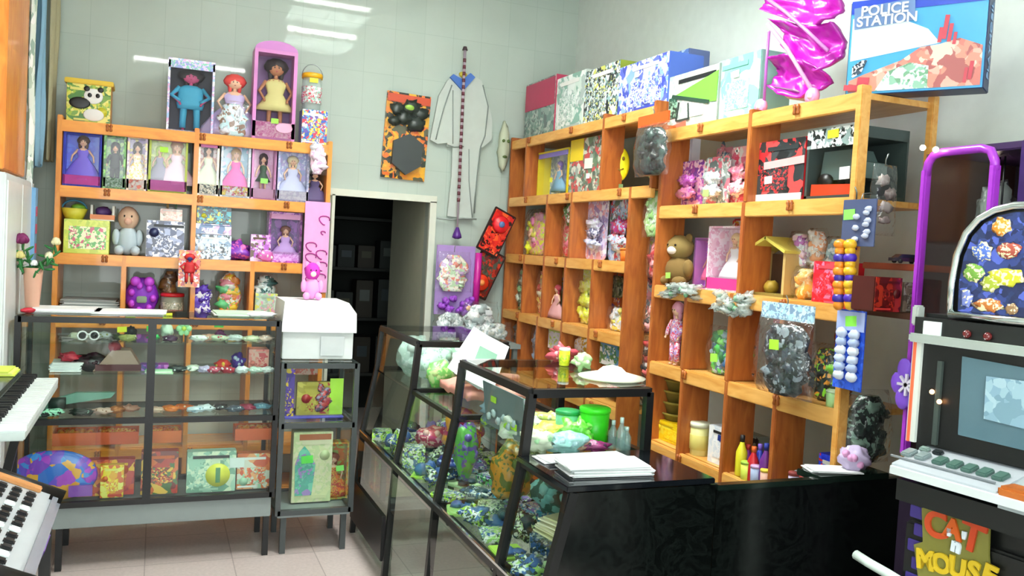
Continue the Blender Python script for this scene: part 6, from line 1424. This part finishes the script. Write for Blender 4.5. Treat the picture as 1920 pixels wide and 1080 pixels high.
# local x towards the camera (0 .. .40), local y towards the wall
Wm, Dm, Hm, Zb = .40, .44, 2.0, 1.0
MB().box((Wm/2, Dm/2+.01, Zb/2), (Wm, Dm, Zb), bev=.006).build('base_cabinet', mat('#241a2c', .35), cm)
f = MB()
f.box((.012, .012, (Zb+Hm)/2-.03), (.022, .03, Hm-Zb-.08), bev=.005); f.box((.258, .012, (Zb+Hm)/2-.03), (.022, .03, Hm-Zb-.08), bev=.005)
f.build('frame_post', PUR, cm)
f = MB(); f.tube([(.012, .012, Hm-.09), (.018, .012, Hm-.05), (.035, .012, Hm-.028), (.07, .012, Hm-.02), (.21, .012, Hm-.02), (.24, .012, Hm-.03), (.255, .012, Hm-.06), (.258, .012, Hm-.09)], .0135, 10)
f.build('frame_arch', PUR, cm)
MB().box((Wm/2, Dm/2+.03, Hm-.012), (Wm, Dm-.06, .024), bev=.004).build('roof', mat('#3a2450', .35), cm)
MB().box((Wm-.05, Dm/2+.03, (Zb+Hm)/2), (.10, Dm-.05, Hm-Zb), bev=.004).build('side_cabinet', mat('#3a2060', .35), cm)
MB().box((Wm/2, Dm-.01, (Zb+Hm)/2), (Wm, .02, Hm-Zb)).build('back_panel', mat('#2c2430', .5), cm)
MB().box((.003, Dm/2, (Zb+Hm)/2), (.006, Dm-.04, Hm-Zb-.04)).build('side_panel', mat('#4a3434', .5), cm)
MB().box((.135, .012, (Zb+Hm)/2), (.21, .005, Hm-Zb-.06)).build('front_glass', GLASS, cm)
fl_ = MB()
for k in range(6): fl_.ball((.03+.045*cos(k*1.047), -.012, 1.24+.055*sin(k*1.047)), (.030, .008, .036), 10)
fl_.build('flower_emblem', mat('#8a58e0', .4), cm)
st = MB()
for k in range(4): st.bar((.03-.035*cos(k*pi/4), -.024, 1.24-.035*sin(k*pi/4)), (.03+.035*cos(k*pi/4), -.024, 1.24+.035*sin(k*pi/4)), .008)
st.build('star_emblem', mat('#e8e0f4', .4), cm)
MB().ball((.085, -.01, 1.36), (.02, .01, .025), 10).build('pink_knob', mat('#e0a0d8', .4), cm)
GLINT = mat('#ffe8c8', .3, emit=14.0)  # glowing beads stand in for lamp reflections in the machine glass
for x, y, z in ((.02, -.02, 1.995), (.07, -.02, 1.985), (.10, .2, 1.93), (.20, .25, 1.80)):
    o = MB().ball((x, y, z), .009, 10).build('lamp_glint', GLINT, cm)
# prizes inside the machine: things of their own
for i, (x, y, z, r, c, l) in enumerate(((2.40, 1.98, 1.005, .075, '#c82a48', 'red plush prize at the bottom of the purple framed machine'), (2.50, 1.88, 1.005, .07, '#383a48', 'dark plush prize beside the red one in the purple framed machine'),
                                        (2.34, 1.90, 1.005, .06, '#b050c8', 'violet plush prize at the front of the purple framed machine'))):
    lump((x, y, z), (r, r, r), c, l, 'plush prize', 'plush_prize', None, i+3, .4, '#e8c8d8')
t = thing('magenta_ring_toy', 'hanging red strip with a magenta ring inside the purple framed machine', 'hanging toy', (2.33, 1.90, 1.42), RIGHT)
MB().prism([(.02, .34), (.075, .34), (.02, .0), (-.06, -.14), (-.10, -.10), (-.03, .06)], .02, Matrix.Translation((0, .02, 0))).build('red_strip', mat('#b81838', .4), t)
MB().tube([(.028*cos(a), 0, .16+.032*sin(a)) for a in [2*pi*k/16 for k in range(17)]], .005, 8, False).build('ring', mat('#d848c8', .3, emit=.0), t)
MB().tube([(.03, .01, .22), (.045, .01, .32)], .011, 8).build('lilac_rod', mat('#8a78c8', .4), t)
MB().tube([(.02, .03, .34), (.02, .03, .545)], .003, 6).build('cord', BLACK, t)
m = thing('film_wrapped_prize', 'grey film wrapped prize hanging high inside the purple framed machine', 'plush prize', (2.40, 1.93, 1.70))
MB().ball((0, 0, .08), (.055, .06, .10), 14, .5, 4).build('film', clear('grey_film', (.8, .82, .82), .4, '#b8c0be', .2, 1.5, .5), m)
MB().ball((0, 0, .07), (.03, .04, .06), 10, .4, 2).build('contents', mat('#9a4a48', .6), m)
MB().tube([(0, 0, .17), (0, 0, .27)], .003, 6).build('cord', BLACK, m)

# ------------------------------------------------------------------ SLOT MACHINE "CAT 'n' MOUSE"
sm_yaw = R(-83)
SX, SY = 1.76, 1.60
sm = thing('slot_machine', 'upright slot machine with an arched picture glass, dark screen and white button panel', 'slot machine', (SX, SY, 0), sm_yaw)
# local x: 0 at the far side edge, towards the camera; local y: into the machine; local z up
MW, MD = .62, .48
def smp(u, v, y=0.0):
    """photo pixel -> local point on the machine plane at depth y"""
    c = Vector(((u-CX)/F_PX, -(v-CY)/F_PX, -1)); r = Vector((c.dot(_xc), c.dot(_yc), c.dot(_zc)))
    n = Vector((-sin(sm_yaw), cos(sm_yaw), 0)); o = Vector((SX, SY, 0))
    tt = ((o+n*y)-Vector((0, 0, CAM_Z))).dot(n)/r.dot(n)
    p = Vector((0, 0, CAM_Z))+r*tt-o
    return Vector((p.x*cos(sm_yaw)+p.y*sin(sm_yaw), y, p.z))
BODY = mat('#0e100f', .35)
zp = smp(1670, 870, -.12).z
# lower body
b = MB(); b.box((MW/2+.0, MD/2, .49), (MW, MD, .98), bev=.006); b.build('lower_cabinet', BODY, sm)
MB().box((MW/2, .24, 1.20), (MW, .44, .60)).build('screen_cabinet', BODY, sm)
# decals on the lower cabinet: purple brick columns and the logo board
for k in range(7):
    for j in range(2): MB().box((.035+.052*j+.014*(k % 2), -.003, zp-.13-.042*k), (.042, .004, .03), bev=.004).build('brick_decal', mat('#3a2c78', .4), sm)
for k in range(7):
    for j in range(2): MB().box((.42+.052*j+.014*(k % 2), -.003, zp-.13-.042*k), (.042, .004, .03), bev=.004).build('brick_decal', mat('#3a2c78', .4), sm)
lg = [smp(u, v) for u, v in ((1733, 952), (1760, 946), (1785, 958), (1812, 956), (1840, 972), (1860, 985), (1858, 1040), (1864, 1110), (1730, 1110), (1718, 1020), (1735, 1015))]
logo = MB().prism([(p.x, p.z) for p in lg], .006, Matrix.Translation((0, -.010, 0))).build('logo_board', mat('#7c7a34', .4), sm)
def logo_text(s, u, v, size, m, rot=0.0):
    p = smp(u, v); text('logo_letter', s, size, m, logo, (p.x, -.014, p.z), .003, ry=0, bold=.003).rotation_euler = (pi/2, rot, 0)
ORG = mat('#c84a20', .35); YLW = mat('#d0b020', .35)
logo_text('C', 1762, 985, .085, ORG, R(-8)); logo_text('A', 1793, 992, .062, mat('#d8601c', .35), R(2)); logo_text('T', 1830, 1008, .095, mat('#c8441c', .35), R(8))
logo_text('n', 1800, 1022, .045, mat('#e0ecf4', .35), R(5))
for i, c in enumerate('MOUSE'): logo_text(c, 1742+30*i, 1050+7*i, .062, YLW, R(-6+4*i))
logo_text("'", 1786, 1008, .05, mat('#e0ecf4', .35)); logo_text("'", 1814, 1014, .05, mat('#e0ecf4', .35))
# control panel, sloping towards the player
PNL = mat('#aab2b8', .35); a = smp(1672, 868, -.13); bck = smp(1728, 832, .0)
cp = MB(); zf = a.z; zbk = bck.z
cp.prism([(0, 0), (1, 0), (1, 1), (0, 1)], 0.001) if False else None
def quadbox(mb, x0, x1, yf, zf_, yb, zb_, th):
    vs = [Vector(v) for v in ((x0, yf, zf_), (x1, yf, zf_), (x1, yb, zb_), (x0, yb, zb_), (x0, yf, zf_-th), (x1, yf, zf_-th), (x1, yb, zb_-th), (x0, yb, zb_-th))]
    return mb._new(vs, [(0, 1, 2, 3), (7, 6, 5, 4), (0, 4, 5, 1), (1, 5, 6, 2), (2, 6, 7, 3), (3, 7, 4, 0)])
xl = smp(1672, 868, -.13).x; xr = MW
q = quadbox(MB(), xl-.0, .30, -.13, zf, .0, zbk, .022); panel = q.build('button_panel', PNL, sm)
quadbox(MB(), .30, xr, -.12, zf-.005, .0, zbk, .03).build('button_panel', mat('#9aa4a6', .35), sm)
quadbox(MB(), xl-.0, xr, -.136, zf-.006, -.12, zf-.002, .018).build('panel_lip', mat('#c0c8c8', .3), sm)
quadbox(MB(), xl+.01, xr, -.12, zf-.035, .0, zf-.02, .05).build('panel_underside', BODY, sm)
MB().box((.345, -.10, zf-.0), (.09, .06, .03), bev=.006).build('coin_tray', mat('#a85a1c', .4), sm)
def onp(fx, fy): return Vector((fx, -.13+.13*fy, zf+(zbk-zf)*fy+.004))
for k in range(7):
    p = onp(.045+.036*k+(.01 if k > 1 else 0), .48); g = MB().box(p, (.026, .036, .012), rx=math.atan2(zbk-zf, .13), bev=.003); g.build('button', mat('#4a6a60' if k > 1 else '#7a8a8a', .3), panel)
for k in range(2): MB().box(onp(.06+.035*k, .76), (.024, .018, .010), rx=math.atan2(zbk-zf, .13), bev=.003).build('button', mat('#20282a' if k else '#7a9088', .3), panel)
MB().box(onp(.15, .22), (.26, .004, .004), rx=.3).build('panel_groove', mat('#7a8084', .4), panel)
# screen block
s0, s1, s2, s3 = smp(1762, 640), smp(1740, 832), smp(1925, 870), smp(1925, 665)
zt_, zb_ = s0.z, s1.z
fr = MB(); fr.box((.012, -.008, (zt_+zb_)/2), (.024, .03, zt_-zb_)); fr.build('side_strip', mat('#c8d0c8', .3), sm)
MB().box((.008, -.012, (zt_+zb_)/2), (.006, .03, zt_-zb_)).build('orange_edge', mat('#d8603a', .4), sm)
MB().box((MW/2, -.004, (zt_+zb_)/2), (MW-.03, .02, zt_-zb_)).build('screen_bezel', BLACK, sm)
sc = [smp(u, v, -.016) for u, v in ((1806, 668), (1925, 690), (1925, 845), (1798, 815))]
MB().prism([(p.x, p.z) for p in (sc[3], sc[2], sc[1], sc[0])], .006, Matrix.Translation((0, -.020, 0))).build('screen_glass', mat('#4e6a74', .10), sm)
m = [smp(u, v, -.022) for u, v in ((1850, 705), (1925, 715), (1925, 805), (1845, 785))]
MB().prism([(p.x, p.z) for p in (m[3], m[2], m[1], m[0])], .002, Matrix.Translation((0, -.024, 0))).build('screen_patch', art(['#8aa8b4', '#7898a8', '#94b0ba', '#6a8a98'], 12, 5, .1), sm)  # paler blue-grey patches laid over the screen glass
MB().box((.075, -.017, (zt_+zb_)/2-.02), (.012, .010, (zt_-zb_)*.8)).build('coin_rail', mat('#38423e', .3), sm)
for x, z in ((.062, .52), (.083, .44)): MB().ball((x, -.024, zb_+(zt_-zb_)*z), .006, 8).build('indicator_lamp', mat('#ffb070', .3, emit=5.0), sm)
MB().box((MW/2, -.02, zt_+.005), (MW, .05, .022), bev=.004).build('chrome_bar', CHROME, sm)
m0 = smp(1785, 600); MB().box((MW/2, -.006, (m0.z+zt_)/2), (MW, .03, m0.z-zt_)).build('dark_panel', BODY, sm)
MB().box((.05, -.024, (m0.z+zt_)/2+.002), (.045, .006, .036)).build('white_plate', mat('#dfe8e4', .4), sm)
for k in range(2): MB().ball((.14+.05*k, -.026, (m0.z+zt_)/2), .010, 10).build('red_lamp', mat('#5a1818', .2), sm)
# arched marquee
m1 = smp(1785, 590)
ar = [smp(u, v) for u, v in ((1785, 592), (1788, 530), (1798, 478), (1815, 438), (1840, 410), (1870, 394), (1905, 386))]
wA = ar[-1].x; cxm = wA+.03
pts = [(p.x, p.z) for p in ar]; pts += [(2*cxm-x, z) for x, z in reversed(pts)]
MB().prism(pts[::-1], .30, Matrix.Translation((0, .004, 0))).build('marquee_body', BODY, sm)
cc_z = m1.z; ins = [(cxm+(x-cxm)*.90, cc_z+.012+(z-cc_z)*.90) for x, z in pts]
glass_art = MB().prism(ins[::-1], .004, Matrix.Translation((0, -.004, 0))).build('marquee_glass', art(['#16204a', '#2a3a78', '#1c2c5a', '#4a5ab0', '#24346a', '#1a2450'], 22, 31), sm)
MB().tube([(x, -.006, z) for x, z in pts], .009, 8).build('marquee_trim', CHROME, sm)
MB().tube([(pts[0][0], -.008, cc_z), (pts[-1][0], -.008, cc_z)], .011, 8).build('marquee_trim', CHROME, sm)
for (u, v, rx_, rz2, c) in ((1880, 425, .022, .018, '#e8902c'), (1845, 472, .022, .022, '#4a68b8'), (1828, 512, .022, .020, '#6a9838'), (1890, 520, .040, .020, '#b8b828'), (1860, 532, .022, .018, '#98a830'), (1856, 572, .034, .014, '#b0682c'), (1895, 470, .026, .018, '#a04838'), (1815, 560, .014, .02, '#6a78b8'), (1900, 580, .014, .012, '#8a6a48')):
    p = smp(u, v); MB().ball((p.x, -.006, p.z), (rx_, .004, rz2), 12, .6, u*.1).build('picture_patch', art([c, c, '#e8e0b0'], 60, u*.1), glass_art)
MB().box((-.008, -.0, m1.z-.01), (.018, .03, .05), bev=.004).build('hinge', mat('#a8b0a8', .4), sm)
# pale pink toy and papers on the black counter
lump((2.23, 2.26, .906), (.05, .04, .045), '#c8b8dc', 'pale lilac toy at the foot of the purple framed machine', 'toy', 'small_toy', None, 3, .4, '#e0a0d0')
t = papers((2.16, 2.285, .907), .16, .09, 3, 'white papers on the black counter beside the slot machine', rz=R(-20))
# chair with a pale curved back rail in the near right foreground
ch_ = thing('chair', 'chair with a pale curved tubular back rail in front of the black counter', 'chair', (1.55, 1.52, 0))
P = [at(1605, 1040, Y=1.75), at(1630, 1056, Y=1.70), at(1665, 1076, Y=1.62), at(1720, 1110, Y=1.50), at(1745, 1150, Y=1.42)]
o_ = Vector(ch_.location)
MB().tube([p-o_ for p in P], .013, 10).build('back_rail', mat('#cfe0d8', .25), ch_)
for p in (P[3],):
    q = p-o_; MB().tube([q, Vector((q.x, q.y, .45)), Vector((q.x, q.y, 0))], .011, 8).build('leg', mat('#cfe0d8', .25), ch_)
MB().box((.02, -.12, .44), (.30, .34, .03), bev=.012).build('seat', mat('#20242a', .6), ch_)
for dx in (-.10, .14): MB().tube([(dx, -.27, .44), (dx, -.27, 0)], .011, 8).build('leg', mat('#cfe0d8', .25), ch_)
# ------------------------------------------------------------------ LEFT FOREGROUND : two keyboards on stands
KW = mat('#e6eeec', .3); 
def keyboard(name, label, x_edge, y0, y1, z, depth, bodym, silver=False):
    """runs along the room (Y), keys on the side of the aisle (+X)"""
    t = thing(name, label, 'keyboard', (x_edge-depth/2, (y0+y1)/2, 0))
    L = y1-y0; Z = z
    return t, L, Z
k0, k1 = at(95, 702, Z=1.0), at(0, 852, Z=1.0)
xe = k0.x+.015; yN, yF = 2.95, 3.90
t = thing('digital_piano', 'dark topped digital piano whose white keys face the aisle', 'digital piano', (xe-.20, (yN+yF)/2, 0))
L = yF-yN
MB().box((-.012, 0, .985), (.20, L, .05), bev=.008).build('case', mat('#2a3634', .25), t)
MB().box((-.012, 0, 1.013), (.18, L-.03, .006)).build('lid', mat('#20302e', .15), t)
MB().box((.145, 0, .955), (.13, L, .03), bev=.004).build('key_bed', mat('#c8d4d0', .35), t)
n = 30
for i in range(n):
    MB().box((.15, -L/2+.02+(i+.5)*(L-.04)/n, .975), (.125, (L-.04)/n*.88, .022), bev=.002).build('white_key', KW, t)
    if i % 7 not in (2, 6): MB().box((.112, -L/2+.02+(i+1)*(L-.04)/n, .992), (.05, (L-.04)/n*.42, .018), bev=.002).build('black_key', BLACK, t)
for y in (-L/2+.12, L/2-.12):
    MB().bar((-.08, y, .96), (.16, y, .0), .03).build('stand_leg', BLACK, t); MB().bar((.12, y, .95), (-.08, y, 0), .03).build('stand_leg', BLACK, t)
tt = papers((-.575, 3.80, 1.0175), .17, .16, 3, 'yellow green booklet lying at the far end of the digital piano', cols=('#d8e858', '#e8f080'), th=.006)
# second keyboard, lower and nearer: silver body, groups of black keys
e0 = at(104, 915, Z=.84)
t = thing('electronic_keyboard', 'silver electronic keyboard with rounded black end caps standing lower and nearer than the piano', 'electronic keyboard', (-.385, 2.55, .82), 0, ry=R(24))
L = .70
MB().box((0, 0, .0), (.26, L, .05), bev=.012).build('case', mat('#c0c8cc', .3, .2), t)
for s in (-1, 1): MB().tube([(-.13, s*L/2, 0), (.155, s*L/2, 0)], .04, 12).build('end_cap', BLACK, t)
MB().box((.135, 0, -.012), (.04, L-.02, .07), bev=.012).build('silver_front', mat('#a8b0bc', .2, .5), t)
for r_ in (-.09, -.05, -.01, .03, .07):
    for i in range(13): MB().box((r_, -L/2+.06+i*.045, .028), (.028, .026, .012), bev=.004).build('key', BLACK if (i+int(r_*100)) % 4 else KW, t)
MB().box((.02, L/2-.035, .03), (.14, .04, .012), bev=.003).build('control_strip', mat('#c88a50', .4), t)
MB().box((.1565, -.03, .0), (.003, .13, .02)).build('name_plate', mat('#6a4a98', .3), t)
st = thing('keyboard_stand', 'black tubular stand under the silver keyboard', 'keyboard stand', (-.38, 2.55, 0))
for y in (-.26, .26):
    MB().bar((.11, y, .742), (.11, y, 0), .03).build('leg', BLACK, st); MB().bar((-.10, y, .825), (-.10, y, 0), .03).build('leg', BLACK, st)
    MB().bar((-.12, y, .83), (.12, y, .735), .022).build('cross_bar', BLACK, st)
OR_ = wood('#e8801c', '#f6a23a', 9.0, (4, 4, .7))
# ------------------------------------------------------------------ LEFT WALL : window frame, curtains, cabinet
fm = MB()
fm.box((LX+.02, 4.73, 2.66), (.05, .64, 1.66), bev=.004)
o = fm.build('window_1', OR_); o['kind'] = 'structure'
def drape(label, x, ya, yb, z0, z1, m, waves, seed, amp=.03):
    t = thing('curtain', label, 'curtain', (x, (ya+yb)/2, z0))
    MB().grid(40, 14, lambda u, v: (amp*sin(u*waves*2*pi)+.02*noise.noise(Vector((u*3, v*3, seed))), (u-.5)*(yb-ya), v*(z1-z0)+.03*noise.noise(Vector((u*6, 0, seed)))*(1-v)), (.006, 0, 0)).build('curtain_cloth', m, t)
    MB().tube([(0, -(yb-ya)/2-.01, z1-z0), (0, (yb-ya)/2+.01, z1-z0)], .010, 8).build('curtain_rail', STEEL, t)
    return t
drape('khaki cloth hanging on the left wall next to the back corner', -.572, 5.34, 5.60, 1.95, 3.46, mat('#b4ae8c', .9), 2, 1, .018)
drape('pale blue strip of cloth hanging beside the khaki one', -.605, 5.16, 5.31, 1.90, 3.46, mat('#8ab4cc', .8), 2, 2, .02)
drape('white and pale green net cloth nearest the orange window frame', -.635, 5.065, 5.15, 1.75, 3.46, art(['#e0ece0', '#b8ccb8', '#f4f8f4', '#98b4a4'], 14, 4, .8, stretch=(1, 3, .4)), 2, 3, .02)
cb = thing('white_cabinet', 'narrow white cabinet against the left wall below the orange window frame', 'cabinet', (-.64, 4.72, 0))
MB().box((0, 0, .905), (.07, .90, 1.81), bev=.006).build('cabinet_body', mat('#e6eeec', .4), cb)
for y in (-.22, .22): MB().box((.038, y, .92), (.008, .42, 1.72), bev=.003).build('door', mat('#eef4f2', .3), cb)
MB().box((.047, .02, 1.0), (.012, .012, .14)).build('handle', STEEL, cb)
t = thing('wall_banner', 'narrow blue hanging banner with red marks on the end of the white cabinet', 'banner', (-.590, 5.08, 1.33))
MB().box((0, 0, .22), (.02, .085, .46)).build('banner_sheet', mat('#7ab0dc', .5), t)
for z in (.14, .24, .33): MB().box((.012, 0, z), (.004, .035, .05)).build('red_mark', mat('#c84a6a', .5), t)
